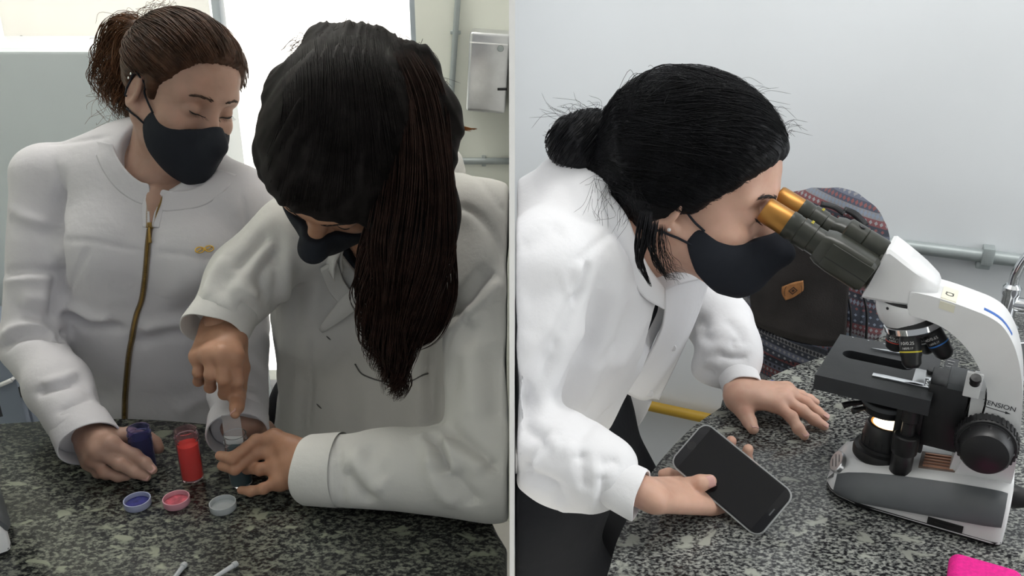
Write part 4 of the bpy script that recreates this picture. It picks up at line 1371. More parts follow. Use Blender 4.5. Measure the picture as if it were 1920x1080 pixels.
stool('round stool under the backpack, hidden behind the pale worktop', (q(1515, 650)[0] + .01, BD + .015, 0), zb0 - .006, .15, M_mk)
# ================================================================ PEOPLE: shared pieces
def skin(name, base, dark, red):
    m = bpy.data.materials.new(name); m.use_nodes = True
    N, L = m.node_tree.nodes, m.node_tree.links
    b = N['Principled BSDF']
    b.inputs['Roughness'].default_value = .48
    b.inputs['Specular IOR Level'].default_value = .38
    b.inputs['Subsurface Weight'].default_value = .18
    b.inputs['Subsurface Radius'].default_value = (.009, .004, .0025)
    b.inputs['Subsurface Scale'].default_value = 1.0
    tc = N.new('ShaderNodeTexCoord')
    n = N.new('ShaderNodeTexNoise'); n.inputs['Scale'].default_value = 28; n.inputs['Detail'].default_value = 4
    L.new(tc.outputs['Object'], n.inputs['Vector'])
    r = N.new('ShaderNodeValToRGB')
    e = r.color_ramp.elements
    e[0].position, e[0].color = .3, (*dark, 1); e[1].position, e[1].color = .72, (*red, 1)
    k = e.new(.5); k.color = (*base, 1)
    L.new(n.outputs['Fac'], r.inputs['Fac']); L.new(r.outputs['Color'], b.inputs['Base Color'])
    n2 = N.new('ShaderNodeTexNoise'); n2.inputs['Scale'].default_value = 700; n2.inputs['Detail'].default_value = 3
    L.new(tc.outputs['Object'], n2.inputs['Vector'])
    bp = N.new('ShaderNodeBump'); bp.inputs['Strength'].default_value = .12; bp.inputs['Distance'].default_value = .0008
    L.new(n2.outputs['Fac'], bp.inputs['Height']); L.new(bp.outputs['Normal'], b.inputs['Normal'])
    return m

def cloth(name, c, rough=.85, weave=1500, strength=.25, var=.02):
    m = bpy.data.materials.new(name); m.use_nodes = True
    N, L = m.node_tree.nodes, m.node_tree.links
    b = N['Principled BSDF']; b.inputs['Roughness'].default_value = rough
    b.inputs['Specular IOR Level'].default_value = .2
    b.inputs['Sheen Weight'].default_value = .08 if c[0] > .2 else .0
    tc = N.new('ShaderNodeTexCoord')
    n = N.new('ShaderNodeTexNoise'); n.inputs['Scale'].default_value = 14; n.inputs['Detail'].default_value = 3
    L.new(tc.outputs['Object'], n.inputs['Vector'])
    r = N.new('ShaderNodeValToRGB')
    r.color_ramp.elements[0].color = (*[x * (1 - var) for x in c], 1); r.color_ramp.elements[1].color = (*[min(1, x * (1 + var)) for x in c], 1)
    L.new(n.outputs['Fac'], r.inputs['Fac']); L.new(r.outputs['Color'], b.inputs['Base Color'])
    n1 = N.new('ShaderNodeTexNoise'); n1.inputs['Scale'].default_value = weave
    n2 = N.new('ShaderNodeTexNoise'); n2.inputs['Scale'].default_value = 70; n2.inputs['Detail'].default_value = 3
    L.new(tc.outputs['Object'], n1.inputs['Vector']); L.new(tc.outputs['Object'], n2.inputs['Vector'])
    b1 = N.new('ShaderNodeBump'); b1.inputs['Strength'].default_value = strength; b1.inputs['Distance'].default_value = .0006
    b2 = N.new('ShaderNodeBump'); b2.inputs['Strength'].default_value = .22; b2.inputs['Distance'].default_value = .004
    L.new(n1.outputs['Fac'], b1.inputs['Height']); L.new(n2.outputs['Fac'], b2.inputs['Height'])
    L.new(b2.outputs['Normal'], b1.inputs['Normal']); L.new(b1.outputs['Normal'], b.inputs['Normal'])
    return m

def hairmat(name, c, rough=.42, spec=.16):
    m = bpy.data.materials.new(name); m.use_nodes = True
    N, L = m.node_tree.nodes, m.node_tree.links
    b = N['Principled BSDF']; b.inputs['Roughness'].default_value = rough
    b.inputs['Specular IOR Level'].default_value = spec
    tc = N.new('ShaderNodeTexCoord')
    n = N.new('ShaderNodeTexNoise'); n.inputs['Scale'].default_value = 60; n.inputs['Detail'].default_value = 4
    L.new(tc.outputs['Object'], n.inputs['Vector'])
    r = N.new('ShaderNodeValToRGB')
    r.color_ramp.elements[0].position = .35; r.color_ramp.elements[1].position = .7
    r.color_ramp.elements[0].color = (*[x * .6 for x in c], 1); r.color_ramp.elements[1].color = (*[x * 1.5 for x in c], 1)
    L.new(n.outputs['Fac'], r.inputs['Fac']); L.new(r.outputs['Color'], b.inputs['Base Color'])
    return m

M_mask = cloth('black_mask_cloth', (.018, .021, .028), .8, 1200, .3, .1)
M_lash = mat('eyelash_black', (.012, .009, .008), .6, var=.1)
M_nail = mat('finger_nail', (.62, .36, .32), .28, var=.03, scale=80, coat=.2)
M_trouser = cloth('black_trousers', (.012, .013, .016), .8, 900, .3, .1)
M_shoe = mat('shoe_black', (.02, .02, .022), .4, var=.1)

# --- head, in its own frame: x to the person's right, y forward, z up, metres; eyes at z = 0
def head_ops():
    o = []
    u = lambda f, k: o.append(('u', f, k))
    u(s_ell((0, -.014, .030), (.0740, .0950, .0860)), 0)                     # skull
    u(s_ell((0, .022, .042), (.0640, .0660, .0620)), .03)                    # forehead
    u(s_ell((0, .022, -.045), (.0590, .0620, .0640)), .03)                   # cheeks and jaw
    u(s_ell((0, .060, -.088), (.0270, .0250, .0240)), .03)                   # chin
    for s in (-1, 1):
        u(s_ell((s * .041, .052, -.030), (.023, .025, .020)), .025)          # cheek bone
        u(s_cone((s * .058, -.005, -.045), (s * .026, .055, -.092), .018, .016), .03)
        u(s_cone((s * .014, .080, .020), (s * .045, .066, .019), .0105, .009), .018)   # brow
    for s in (-1, 1):
        o.append(('s', s_ell((s * .031, .096, -.001), (.0175, .0150, .0120)), .016))   # eye sockets
    u(s_cone((0, .079, .010), (0, .099, -.036), .0085, .0115), .014)         # nose
    for s in (-1, 1):
        u(s_ell((s * .0115, .091, -.041), (.0085, .0110, .0080)), .007)
    u(s_ell((0, .079, -.066), (.022, .014, .012)), .015)                      # lips
    for s in (-1, 1):                                                          # eyelids over the eyeballs
        u(s_ell((s * .0315, .0705, -.001), (.0150, .0145, .0135)), .004)
    for s in (-1, 1):
        Re = np.array(Matrix.Rotation(-.35 * 1, 3, 'X') @ Matrix.Rotation(s * -.30, 3, 'Z'))
        u(s_ell((s * .0765, -.012, -.010), (.0075, .0190, .0310), Re), .006)   # ears
        u(s_ell((s * .0735, -.002, -.034), (.0065, .0085, .0090)), .006)       # lobes
        o.append(('s', s_ell((s * .0840, -.009, -.008), (.0055, .0105, .0180), Re), .005))
    return o

MASK_POLY = [(.028, -.020), (.052, -.036), (.078, -.036), (.098, -.022), (.109, -.014), (.124, -.022), (.135, -.042), (.128, -.075), (.108, -.108), (.084, -.130), (.060, -.126), (.036, -.092), (.018, -.048)]
def mask_ops(poly=None):
    poly = poly or MASK_POLY
    return [('u', s_ell((0, .030, -.056), (.0725, .0690, .0700)), 0),
            ('u', s_ell((0, .060, -.090), (.036, .036, .036)), .03),
            ('u', s_cone((0, .094, -.014), (0, .113, -.046), .012, .014), .02),
            ('u', s_cone((0, .113, -.046), (0, .082, -.106), .013, .018), .025),
            ('i', s_poly([(a, b) for a, b in poly], 1, 2), .003)]

def hair_ops(poly, puff=1.0, extra=()):
    o = [('u', s_ell((0, -.016, .033), (.0740 + .010 * puff, .0950 + .010 * puff, .0860 + .0105 * puff)), 0),
         ('u', s_ell((0, .020, .046), (.0640 + .008, .0660 + .006, .0620 + .006)), .03)]
    o += list(extra)
    o.append(('i', s_poly(poly, 1, 2), .012))
    return o

HAIR_POLY = [(.140, .240), (.140, .115), (.096, .086), (.080, .064), (.058, .038), (.034, .020), (.026, -.010), (.014, -.014), (.010, .014), (-.012, .022), (-.030, .004), (-.034, -.036), (-.048, -.074), (-.160, -.090), (-.160, .240)]

LOWER = 1.0     # how short the lower face is
def to_world(V, R, t, s=1.0):
    V = np.array(V, float)
    if LOWER != 1.0:
        z = V[..., 2]; V[..., 2] = np.where(z < -.02, -.02 + (z + .02) * LOWER, z)
    return (V * s) @ np.asarray(R).T + np.asarray(t)

def make_head(root, R, t, s, sk, neck_to, neck_r=(.052, .058), h=.0022):
    """skin of the head with its neck; returns local field."""
    ops = head_ops()
    nt = (np.asarray(neck_to) - t) @ R / s
    ops.append(('u', s_cone((0, -.022, -.060), nt, neck_r[0], neck_r[1]), .03))
    lo = np.minimum((-.11, -.13, -.14), nt - .08); hi = np.maximum((.11, .13, .14), nt + .08)
    V, Q = mesh_sdf(ops, lo, hi, h)
    return ops, to_world(V, R, t, s), Q

def join(parts):
    V = []; Q = []; o = 0
    for v, q in parts:
        V.append(np.asarray(v, np.float32)); Q.append(np.asarray(q) + o); o += len(v)
    return np.concatenate(V), np.concatenate(Q)

def face_details(root, R, t, s, brow_m, ops, eyes=(-1, 1), poly=None, strap=True, mask_h=.002, lashes=True):
    loc = lambda p: to_world(np.asarray(p, float).reshape(-1, 3), R, t, s)
    f = lambda P: field(ops, np.asarray(P, np.float32))
    for sd in eyes:
        # lash line of the lowered lid
        xs = np.linspace(-.0145, .0145, 13)
        P = np.array([(sd * .0315 + x * sd, .09, -.0052 - .0035 * math.cos(x / .0145 * 1.45) + .0022 * x / .0145) for x in xs])
        P = snap(f, P, .0004, 6)
        tube('lash_line', loc(P), [.0004 * s, .0011 * s, .0014 * s, .0004 * s], M_lash, root, n=20, sides=6)
        lp, lr = [], []
        for k in range(15 if lashes else 0):
            a = P[min(len(P) - 1, int(k / 14 * (len(P) - 1)))]
            o_ = np.array([sd * (k - 5) * .0003, .0062, -.0042])
            lp.append([a, a + o_ * .6 + np.array([0, .0012, 0]), a + o_ * 1.25 + np.array([0, 0, .0020])]); lr.append([.0004, .0003, .0001])
        if lp:
            v, q = tubes(loc(np.array(lp)).reshape(-1, 3, 3), np.array(lr) * s * .7, 3)
            obj('eyelashes', v, q, M_lash, root)
        # crease of the lid
        P = np.array([(sd * .0315 + x * sd, .09, .0068 + .0030 * math.cos(x / .0150 * 1.3)) for x in xs])
        # brow: short hairs
        lp, lr = [], []
        for k in range(90):
            u = k / 89
            c = np.array([sd * (.011 + .040 * u), .095, .0205 + .0050 * math.sin(u * 2.0) - .0035 * u * u + rng.normal(0, .0015)])
            d = np.array([sd * .0050, -.001, .0026 - .0040 * u])
            pts = snap(f, np.array([c, c + d * .5, c + d]), .0006, 5)
            lp.append(pts); lr.append([.00034, .0004, .00015])
        v, q = tubes(loc(np.array(lp)).reshape(-1, 3, 3), np.array(lr) * s, 3)
        obj('eyebrow', v, q, brow_m, root)
    V, Q = mesh_sdf(mask_ops(poly), (-.1, -.05, -.16), (.1, .16, .05), mask_h)
    V = relax(V, Q, 1)
    mk = obj('face_mask', to_world(V, R, t, s), Q, M_mask, root)
    if strap:
        for sd in (-1, 1):
            up = [(sd * .0690, .036, -.028), (sd * .0715, .012, -.010), (sd * .0785, -.006, .018), (sd * .0800, -.020, .012), (sd * .0790, -.024, -.010)]
            lw = [(sd * .0790, -.024, -.010), (sd * .0745, -.016, -.036), (sd * .0690, .008, -.046), (sd * .0680, .028, -.052)]
            for pts in (up, lw):
                P = spline(pts, 18).astype(np.float32)
                P = np.where((f(P) < .0018)[:, None], snap(f, P, .0018, 8), P)
                tube('ear_loop', loc(P), .0016 * s, M_mask, mk, n=36, sides=6)
    return mk

def scalp_strands(shell, starts, goal, n_k, lift, rad, R, t, s, jitter=.004, arch=.0):
    """strands combed over the shell from starts to the goal (local frame)."""
    f = lambda P: field(shell, np.asarray(P, np.float32))
    S = np.asarray(starts, float); N = len(S)
    u = np.linspace(0, 1, n_k)[None, :, None]
    G = np.asarray(goal)[None, None, :] + rng.normal(0, jitter, (N, 1, 3))
    P = S[:, None, :] * (1 - u) + G * u
    c = np.array([0, -.015, .03])
    # push outwards so the projection lands on the outer side
    d = P - c; P = c + d / (np.linalg.norm(d, axis=2, keepdims=True) + 1e-9) * .11
    if arch: P[:, :, 2] += arch * np.sin(math.pi * u[:, :, 0])
    L = lift[0] + (lift[1] - lift[0]) * rng.random((N, 1))
    wob = np.sin(u[:, :, 0] * rng.uniform(2, 7, (N, 1)) + rng.uniform(0, 6, (N, 1))) * .0008
    Q = P.reshape(-1, 3)
    off = (L + wob) * np.ones((N, n_k))
    Q = snap(f, Q, off.ravel(), 4)
    P = Q.reshape(N, n_k, 3)
    r = rad * rng.uniform(.6, 1.3, (N, 1)) * (1 - .3 * u[:, :, 0])
    r[:, -1] *= .4; r[:, 0] *= .5
    return tubes(to_world(P, R, t, s).reshape(N, n_k, 3), r * s, 4, flat=.6)

def lock(guide, radii, n, n_k, rad, curl=0.0, freq=3.0, spread=1.0, flat=1.0, taper_end=True, seed=0):
    """a lock or tail of hair along a guide line, as many strands."""
    rg = np.random.default_rng(seed)
    G = spline(guide, n_k)
    T = np.gradient(G, axis=0); T /= np.linalg.norm(T, axis=1, keepdims=True)
    A = np.cross(T, np.array([0, 1.0, 0.05])); A /= np.linalg.norm(A, axis=1, keepdims=True) + 1e-9
    B = np.cross(T, A)
    rr = np.interp(np.linspace(0, 1, n_k), np.linspace(0, 1, len(radii)), radii)
    th = rg.uniform(0, 2 * math.pi, n); q = np.sqrt(rg.random(n)) * spread
    u = np.linspace(0, 1, n_k)
    ph = rg.uniform(0, 6.28, n); fr = freq * rg.uniform(.8, 1.25, n)
    clump = np.floor(th / (2 * math.pi) * 9); ph = clump * 1.7 + rg.normal(0, .25, n)
    a = q[:, None] * np.cos(th)[:, None] * rr[None] + curl * u[None] ** 1.2 * np.cos(fr[:, None] * 6.28 * u[None] + ph[:, None])
    b = q[:, None] * np.sin(th)[:, None] * rr[None] * flat + curl * u[None] ** 1.2 * np.sin(fr[:, None] * 6.28 * u[None] + ph[:, None])
    P = G[None] + A[None] * a[:, :, None] + B[None] * b[:, :, None]
    cut = rg.uniform(.86, 1.0, n)
    # shorten strands by resampling
    P2 = np.empty_like(P)
    for i in range(n):
        x = u * cut[i]
        for d in range(3): P2[i, :, d] = np.interp(x, u, P[i, :, d])
    r = rad * rg.uniform(.6, 1.3, (n, 1)) * np.ones((1, n_k))
    if taper_end: r = r * (1 - .75 * u[None] ** 4) * np.clip(u[None] * 8, .05, 1)
    return tubes(P2, r, 4, flat=.7)

def strands(paths, rad, sides=3, n_k=10):
    P = np.array([spline(p, n_k) for p in paths])
    r = rad * np.ones(P.shape[:2]); r[:, -1] *= .3
    return tubes(P, r, sides)

def hand_mesh(wrist, fingers, thumb, h=.0017, palm_r=.0125, back=None, wr=.0215, wr2=None, fore=None, web=.016, tk=.010, rk=.014, pk=.009):
    """wrist: world point; fingers: four chains of world points from knuckle to tip; thumb chain from its root in the palm."""
    ops = []
    w = np.asarray(wrist, float)
    mc = [np.asarray(f[0], float) for f in fingers]
    across = mc[-1] - mc[0]; across /= np.linalg.norm(across)
    mid = sum(mc) / len(mc)
    fw = mid - w
    pn = np.cross(fw, across); pn /= np.linalg.norm(pn)
    for i, m_ in enumerate(mc):
        b = w + across * (i - 1.5) * .0085
        ops.append(('u', s_cone(b, m_, palm_r * 1.08, palm_r * .92), pk))
    for a, b in zip(mc, mc[1:]):
        ops.append(('u', s_cone(a, b, palm_r * .86, palm_r * .86), pk * .7))
        ops.append(('u', s_cone((a + w) / 2, (b + w) / 2, palm_r, palm_r), pk * .8))
    rad = [(.0092, .0084, .0078, .0066), (.0094, .0086, .0079, .0067), (.0090, .0082, .0075, .0064), (.0080, .0072, .0066, .0056)]
    for f, r in zip(fingers, rad):
        f = [np.asarray(p, float) for p in f]
        rr = np.interp(np.linspace(0, 1, len(f)), np.linspace(0, 1, 4), r)
        fo = []
        for i in range(len(f) - 1):
            fo.append(('u', s_cone(f[i], f[i + 1], rr[i], rr[i + 1]), .003))
        for i in range(1, len(f) - 1):
            fo.append(('u', s_ell(f[i], (rr[i] * 1.06,) * 3), .003))
        fn = (lambda F: (lambda P: field(F, P)))(fo)
        ops.append(('u', fn, .0055))
    if thumb is not None:
        tb = [np.asarray(p, float) for p in thumb]
        rr = np.interp(np.linspace(0, 1, len(tb)), [0, .35, .7, 1], [.0155, .0118, .0100, .0082])
        fo = [('u', s_cone(tb[i], tb[i + 1], rr[i], rr[i + 1]), .004) for i in range(len(tb) - 1)]
        fn = (lambda F: (lambda P: field(F, P)))(fo)
        ops.append(('u', fn, tk))
        ops.append(('u', s_cone(tb[0], (mc[0] + w) / 2, .0135, .0125), rk))
    if fore is not None:
        ops.append(('u', s_cone(w, fore, wr, wr * 1.1, n=pn, s=.78), .014))
    allp = np.array(list(mc) + [w] + [p for f in fingers for p in f] + (list(thumb) if thumb is not None else []) + ([fore] if fore is not None else []))
    V, Q = mesh_sdf(ops, allp.min(0) - .035, allp.max(0) + .035, h, nb=14)
    return ops, relax(V, Q, 1, .35), Q

def nail(root, tip, prev, facing, r=.0062, ln=.0105, m=None):
    """a nail plate on the last joint, on the side that looks along 'facing'."""
    tip = np.asarray(tip, float); prev = np.asarray(prev, float)
    d = tip - prev; d /= np.linalg.norm(d)
    n = np.asarray(facing, float); n = n - d * (n @ d); n /= np.linalg.norm(n)
    sx = np.cross(d, n)
    c = tip - d * .001
    rows = []
    for v in np.linspace(-1, 1, 5):
        row = []
        w_ = r * (1 - .18 * max(v, 0) ** 2 - .25 * max(-v, 0) ** 3)
        for a in np.linspace(-1, 1, 5):
            row.append(c + d * (v * ln / 2) + sx * (a * w_) * .92 + n * (r * 1.10 - .26 * r * a * a - .05 * r * (v + 1)))
        rows.append(row)
    return sheet('nail', rows, .0008, m or M_nail, root, nu=9, nv=9)

def cuff(parent, c0, c1, r0, r1, m, th=.0028, wav=.025, seed=0, name='cuff', slant=0.0):
    """an open cloth cuff from c0 to c1."""
    c0 = np.asarray(c0, float); c1 = np.asarray(c1, float)
    f = c1 - c0; L = np.linalg.norm(f); f /= L
    u = np.cross(f, (0, 0, 1.0)); u /= np.linalg.norm(u); w = np.cross(f, u)
    prof = [(0, 0, 0), (.10, 0, .25), (.5, 0, .5), (.94, 0, 1), (1.0, -.3 * th, 1), (1.0, -.9 * th, 1), (.94, -1.2 * th, 1), (.5, -1.2 * th, .5), (.0, -1.2 * th, 0)]
    bm = bmesh.new(); rings = []
    for t, dr, wv in prof:
        ring = []
        for k in range(56):
            a = 2 * math.pi * k / 56
            r = r0 + (r1 - r0) * t + dr + r1 * wav * wv * (math.sin(2 * a + seed) + .6 * math.sin(3 * a + 1.7 * seed) + .4 * math.sin(5 * a + seed * 2.3))
            h = L * t + (slant + .0018 * math.sin(3 * a + seed)) * wv * math.cos(a)
            ring.append(c0 + f * h + (u * math.cos(a) + w * math.sin(a)) * r)
        rings.append(ring)
    bm_loft(bm, rings, cap=False)
    return from_bm(name, bm, m, parent, angle=60)

def caster(V, Q):
    bvh = BVHTree.FromPolygons([tuple(v) for v in V.tolist()], Q.tolist())
    def f(px, py, off=0.0):
        d = ray(px, py); d = d / np.linalg.norm(d)
        h = bvh.ray_cast(Vector(CAMP), Vector(d))
        if h[0] is None: return None, None
        n = np.array(h[1]);
        if n @ d > 0: n = -n
        return np.array(h[0]) + n * off, n
    return f

def legs(root, hipL, hipR, kneeL, kneeR, footL, footR, m=M_trouser, waist=None, r=(.088, .058, .045), h=.007):
    ops = []
    for hp, kn, ft in ((hipL, kneeL, footL), (hipR, kneeR, footR)):
        ops.append(('u', s_cone(hp, kn, r[0], r[1]), .03)); ops.append(('u', s_cone(kn, np.asarray(ft) + np.array([0, 0, .06]), r[1], r[2]), .03))
    ops.append(('u', s_cone(hipL, hipR, .10, .10), .05))
    if waist is not None: ops.append(('u', s_cone((np.asarray(hipL) + np.asarray(hipR)) / 2, waist, .12, .11), .06))
    ops.append(('i', s_half((0.005, 0, 0), (-1, 0, 0)) if hipL[0] > 0 else s_half((-.005, 0, 0), (1, 0, 0)), .004))
    P = np.array([hipL, hipR, kneeL, kneeR, footL, footR])
    V, Q = mesh_sdf(ops, P.min(0) - .2, P.max(0) + .25, h)
    o = obj('trousers', relax(V, Q, 2), Q, m, root)
    return o, ops

def shoes(root, feet, fw):
    fw = np.asarray(fw, float); fw /= np.linalg.norm(fw)
    for ft in feet:
        ft = np.asarray(ft, float)
        a = ft + np.array([0, 0, .030]); b = ft + fw * .15 + np.array([0, 0, .024])
        o = [('u', s_cone(a, b, .042, .036), 0), ('u', s_cone(a, a + np.array([0, 0, .05]), .040, .042), .02), ('i', s_half((0, 0, .001), (0, 0, -1)), .004)]
        V, Q = mesh_sdf(o, np.minimum(a, b) - .08, np.maximum(a, b) + .1, .004)
        obj('shoe', V, Q, M_shoe, root)
# ================================================================ WOMAN IN THE ZIPPED WHITE JACKET
def cut_left(ops):
    return ops + [('i', s_half((-.0055, 0, 0), (1, 0, 0)), .004)]

M_skin1 = skin('skin_fair', (.42, .265, .205), (.37, .215, .16), (.47, .285, .22))
M_jacket = cloth('white_jacket_cloth', (.655, .645, .675), .75, 1400, .15)
M_hair1 = hairmat('brown_hair', (.060, .028, .016), .45)
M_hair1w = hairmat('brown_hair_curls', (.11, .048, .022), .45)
M_brow1 = mat('brown_brow', (.045, .025, .016), .6, var=.1)
M_brass = mat('brass_zip', (.34, .22, .07), .35, .8, var=.1, scale=60)
M_ziptape = mat('zip_tape', (.20, .155, .11), .8, var=.1, scale=60)
M_goldpin = mat('gold_brooch', (.80, .52, .12), .25, 1.0, var=.05, scale=60)

H1R = np.array([[-0.552, 0.7814, 0.2912], [-0.7937, -0.5994, 0.104], [0.2558, -0.1738, 0.951]])
_a = math.radians(5)      # nod
H1R = H1R @ np.array(Matrix.Rotation(-_a, 3, 'X'))
H1T = CAMP + (np.array([-.490, 1.240, 1.386]) - CAMP) * 1.07 + np.array([.018, 0, .015]); H1S = .930

sh_R = pd(92, 335, 1.335); sh_L = pd(448, 372, 1.315)
el_R = pd(60, 640, 1.215); el_L = pd(455, 612, 1.335)
wr_R = pz(172, 828, .945); wr_L = pz(450, 800, .955)
cf_R = pz(160, 816, .950); cf_L = pz(446, 806, .950)
nk1 = pd(290, 300, 1.345)
hip1 = pd(288, 800, 1.315)
t1_ops = [('u', s_cone(pd(282, 405, 1.325), pd(288, 480, 1.315), .140, .152, n=(0, 1, 0), s=.62), 0),
          ('u', s_cone(pd(288, 480, 1.315), pd(290, 640, 1.315), .152, .142, n=(0, 1, 0), s=.64), .03),
          ('u', s_cone(pd(290, 640, 1.315), hip1, .142, .160, n=(0, 1, 0), s=.62), .04),
          ('u', s_cone(hip1, hip1 - np.array([0, 0, .10]), .160, .165, n=(0, 1, 0), s=.66), .03),
          ('u', s_ell(pd(205, 470, 1.255), (.060, .050, .058)), .05),
          ('u', s_ell(pd(375, 480, 1.250), (.060, .050, .058)), .05),
          ('u', s_cone(nk1 - np.array([0, 0, .012]), sh_R, .060, .050, n=(0, 1, 0), s=.9), .05),
          ('u', s_cone(nk1 - np.array([0, 0, .012]), sh_L, .060, .048, n=(0, 1, 0), s=.9), .05)]
arm1_R = [('u', s_cone(sh_R, el_R, .056, .0455), .022), ('u', s_cone(el_R, (el_R + cf_R) / 2, .0455, .0435), .012), ('u', s_cone((el_R + cf_R) / 2, cf_R, .0435, .0385), .02)]
arm1_L = [('u', s_cone(sh_L, el_L, .054, .044), .022), ('u', s_cone(el_L, cf_L, .044, .041), .012)]
fR = cf_R - el_R; fR /= np.linalg.norm(fR)
fL = cf_L - el_L; fL /= np.linalg.norm(fL)
def sleeve_ops(a, cf, f, r):
    """an arm with an open cuff."""
    return a + [('i', s_half(cf - f * .004, f), .003)]
sR = sleeve_ops(arm1_R, cf_R, fR, .040); sL = sleeve_ops(arm1_L, cf_L, fL, .042)
fn_of = lambda ops: (lambda P: field(ops, P))
neckline = [('s', s_cone(pd(296, 290, 1.285), pd(322, 180, 1.275), .056, .074), .008),
            ('s', s_cone(pd(291, 330, 1.225), pd(282, 428, 1.19), .0100, .0035, n=(0, 1, 0), s=5.0), .003)]
c1_ops = t1_ops + neckline + [('u', fn_of(sR), .016), ('u', fn_of(sL), .016)]
lo = np.array([-1.02, .98, .74]); hi = np.array([-.20, 1.50, 1.42])
V, Q = mesh_sdf(c1_ops, lo, hi, .0042)
V, Q = biggest(relax(V, Q, 2), Q)
st1 = [
    # sleeve folds, viewer's left
    ([(118, 330), (108, 390), (106, 440), (112, 500), (105, 560), (100, 610)], .010, -.010),
    ([(14, 400), (50, 425), (108, 438)], .012, -.005), ([(10, 395), (45, 412), (100, 425)], .012, .005),
    ([(5, 512), (55, 508), (108, 510)], .008, -.006), ([(5, 524), (55, 520), (105, 524)], .010, .004),
    ([(20, 560), (60, 590), (100, 600)], .012, -.004), ([(2, 655), (30, 632), (70, 624), (108, 632)], .009, -.008),
    ([(4, 636), (40, 614), (90, 612)], .011, .006), ([(30, 575), (60, 560), (95, 560)], .012, .004),
    ([(70, 735), (105, 728), (140, 715)], .008, -.005), ([(80, 722), (115, 712), (145, 700)], .009, .004),
    ([(110, 776), (140, 758), (175, 742)], .006, -.0035),
    # armhole seam and shoulder seam
    ([(104, 300), (108, 350), (112, 400), (116, 445)], .005, -.003), ([(90, 272), (150, 264), (205, 256)], .005, -.002),
    # front seams
    ([(118, 450), (170, 452), (220, 462), (272, 470)], .004, -.0022), ([(292, 472), (340, 478), (390, 486), (418, 488)], .004, -.0022),
    ([(168, 460), (150, 500), (132, 540), (122, 585)], .0045, -.0022), ([(452, 360), (462, 420), (458, 470)], .005, -.002),
    # waist creases
    ([(112, 590), (140, 592), (160, 612), (200, 612), (232, 618)], .009, -.008), ([(110, 575), (150, 580), (180, 598), (210, 600)], .010, .006),
    ([(105, 640), (118, 632), (126, 620)], .008, -.006), ([(250, 640), (290, 632), (330, 622), (370, 622)], .012, -.005),
    ([(262, 625), (300, 612), (350, 606), (400, 600)], .013, .005), ([(310, 560), (360, 520), (415, 500)], .018, .004), ([(330, 590), (390, 560), (440, 530)], .015, -.004),
    ([(330, 780), (370, 750), (410, 735)], .015, .004), ([(130, 700), (170, 735), (215, 760)], .016, -.004),
    ([(410, 720), (440, 712), (480, 722)], .007, -.004), ([(420, 740), (450, 736), (488, 752)], .008, .003), ([(415, 770), (450, 765), (490, 770)], .006, -.003),
    ([(418, 505), (432, 490), (440, 480)], .010, -.008),
]
V = folds(V, Q, st1, 1.7)
V += vnormals(V, Q) * (noise3(V, 14) * .0028 + noise3(V, 34) * .0010)[:, None]
V = relax(V, Q, 1, .4)
cast1 = caster(V, Q)

# body: head and neck, hands, and the trunk and arms under the cloth
hops, HV, HQ = make_head(None, H1R, H1T, H1S, None, pd(300, 330, 1.315), (.046, .060))
chest = [('u', s_off(fn_of(t1_ops), -.024), 0), ('u', s_off(fn_of(arm1_R), -.030), .002), ('u', s_off(fn_of(arm1_L), -.030), .002), ('u', s_cone(pd(300, 330, 1.315), pd(298, 375, 1.30), .060, .085, n=(0, 1, 0), s=.62), .03), ('u', s_cone(pd(291, 361, 1.2560), pd(283, 422, 1.2300), .0100, .0045), .022)]
CV, CQ = mesh_sdf(chest, lo - .05, hi + .05, .006)
p = pz
v1b = v1[1]
f1 = [[p(207, 832, .957), p(252, 852, .940), p(272, 868, .932), p(286, 881, .924)],
      [p(186, 846, .948), p(224, 870, .934), p(252, 885, .921), p(274, 894, .913)],
      [p(176, 858, .936), p(196, 885, .921), p(222, 893, .911), p(238, 893, .909)],
      [p(170, 866, .925), p(184, 886, .913), p(200, 890, .909), p(214, 890, .908)]]
th1 = [p(200, 822, .945), p(244, 826, .946), p(276, 848, .928), p(294, 864, .918)]
th1 = [np.asarray(q_, float) for q_ in th1]
# the thumb passes behind the vial and closes on its far side
th1[1] = v1b + np.array([-.026, .022, .045]); th1[2] = v1b + np.array([-.004, .0285, .036]); th1.append(v1b + np.array([.0125, .0225, .024])); th1[3] = v1b + np.array([.006, .0270, .030])
ho1, hv1, hq1 = hand_mesh(p(176, 832, .945), f1, th1, fore=cf_R - fR * .03, palm_r=.0135)
f2 = [[p(476, 796, .952), p(500, 800, .946), p(506, 806, .940), p(500, 814, .938)],
      [p(470, 803, .944), p(496, 808, .937), p(503, 815, .930), p(495, 820, .928)],
      [p(464, 810, .936), p(488, 816, .929), p(495, 822, .922), p(486, 826, .920)],
      [p(458, 816, .929), p(480, 822, .922), p(486, 828, .917), p(478, 832, .915)]]
th2 = [p(438, 800, .950), p(440, 812, .944), p(438, 822, .936)]
ho2, hv2, hq2 = hand_mesh(p(446, 800, .948), f2, th2, h=.002, fore=cf_L - fL * .03)
BV, BQ = join([(HV, HQ), (CV, CQ), (hv1, hq1), (hv2, hq2)])
W1 = obj('person', BV, BQ, M_skin1)
tag(W1, 'standing woman in zipped white jacket and black mask, holding the dark blue vial', 'person')
jk = obj('jacket', V, Q, M_jacket, W1)
cuff(jk, cf_R - fR * .022, cf_R + fR * .020, .0405, .0415, M_jacket, seed=1.0, slant=-.006)
cuff(jk, cf_L - fL * .026, cf_L + fL * .014, .0430, .0430, M_jacket, seed=2.0)

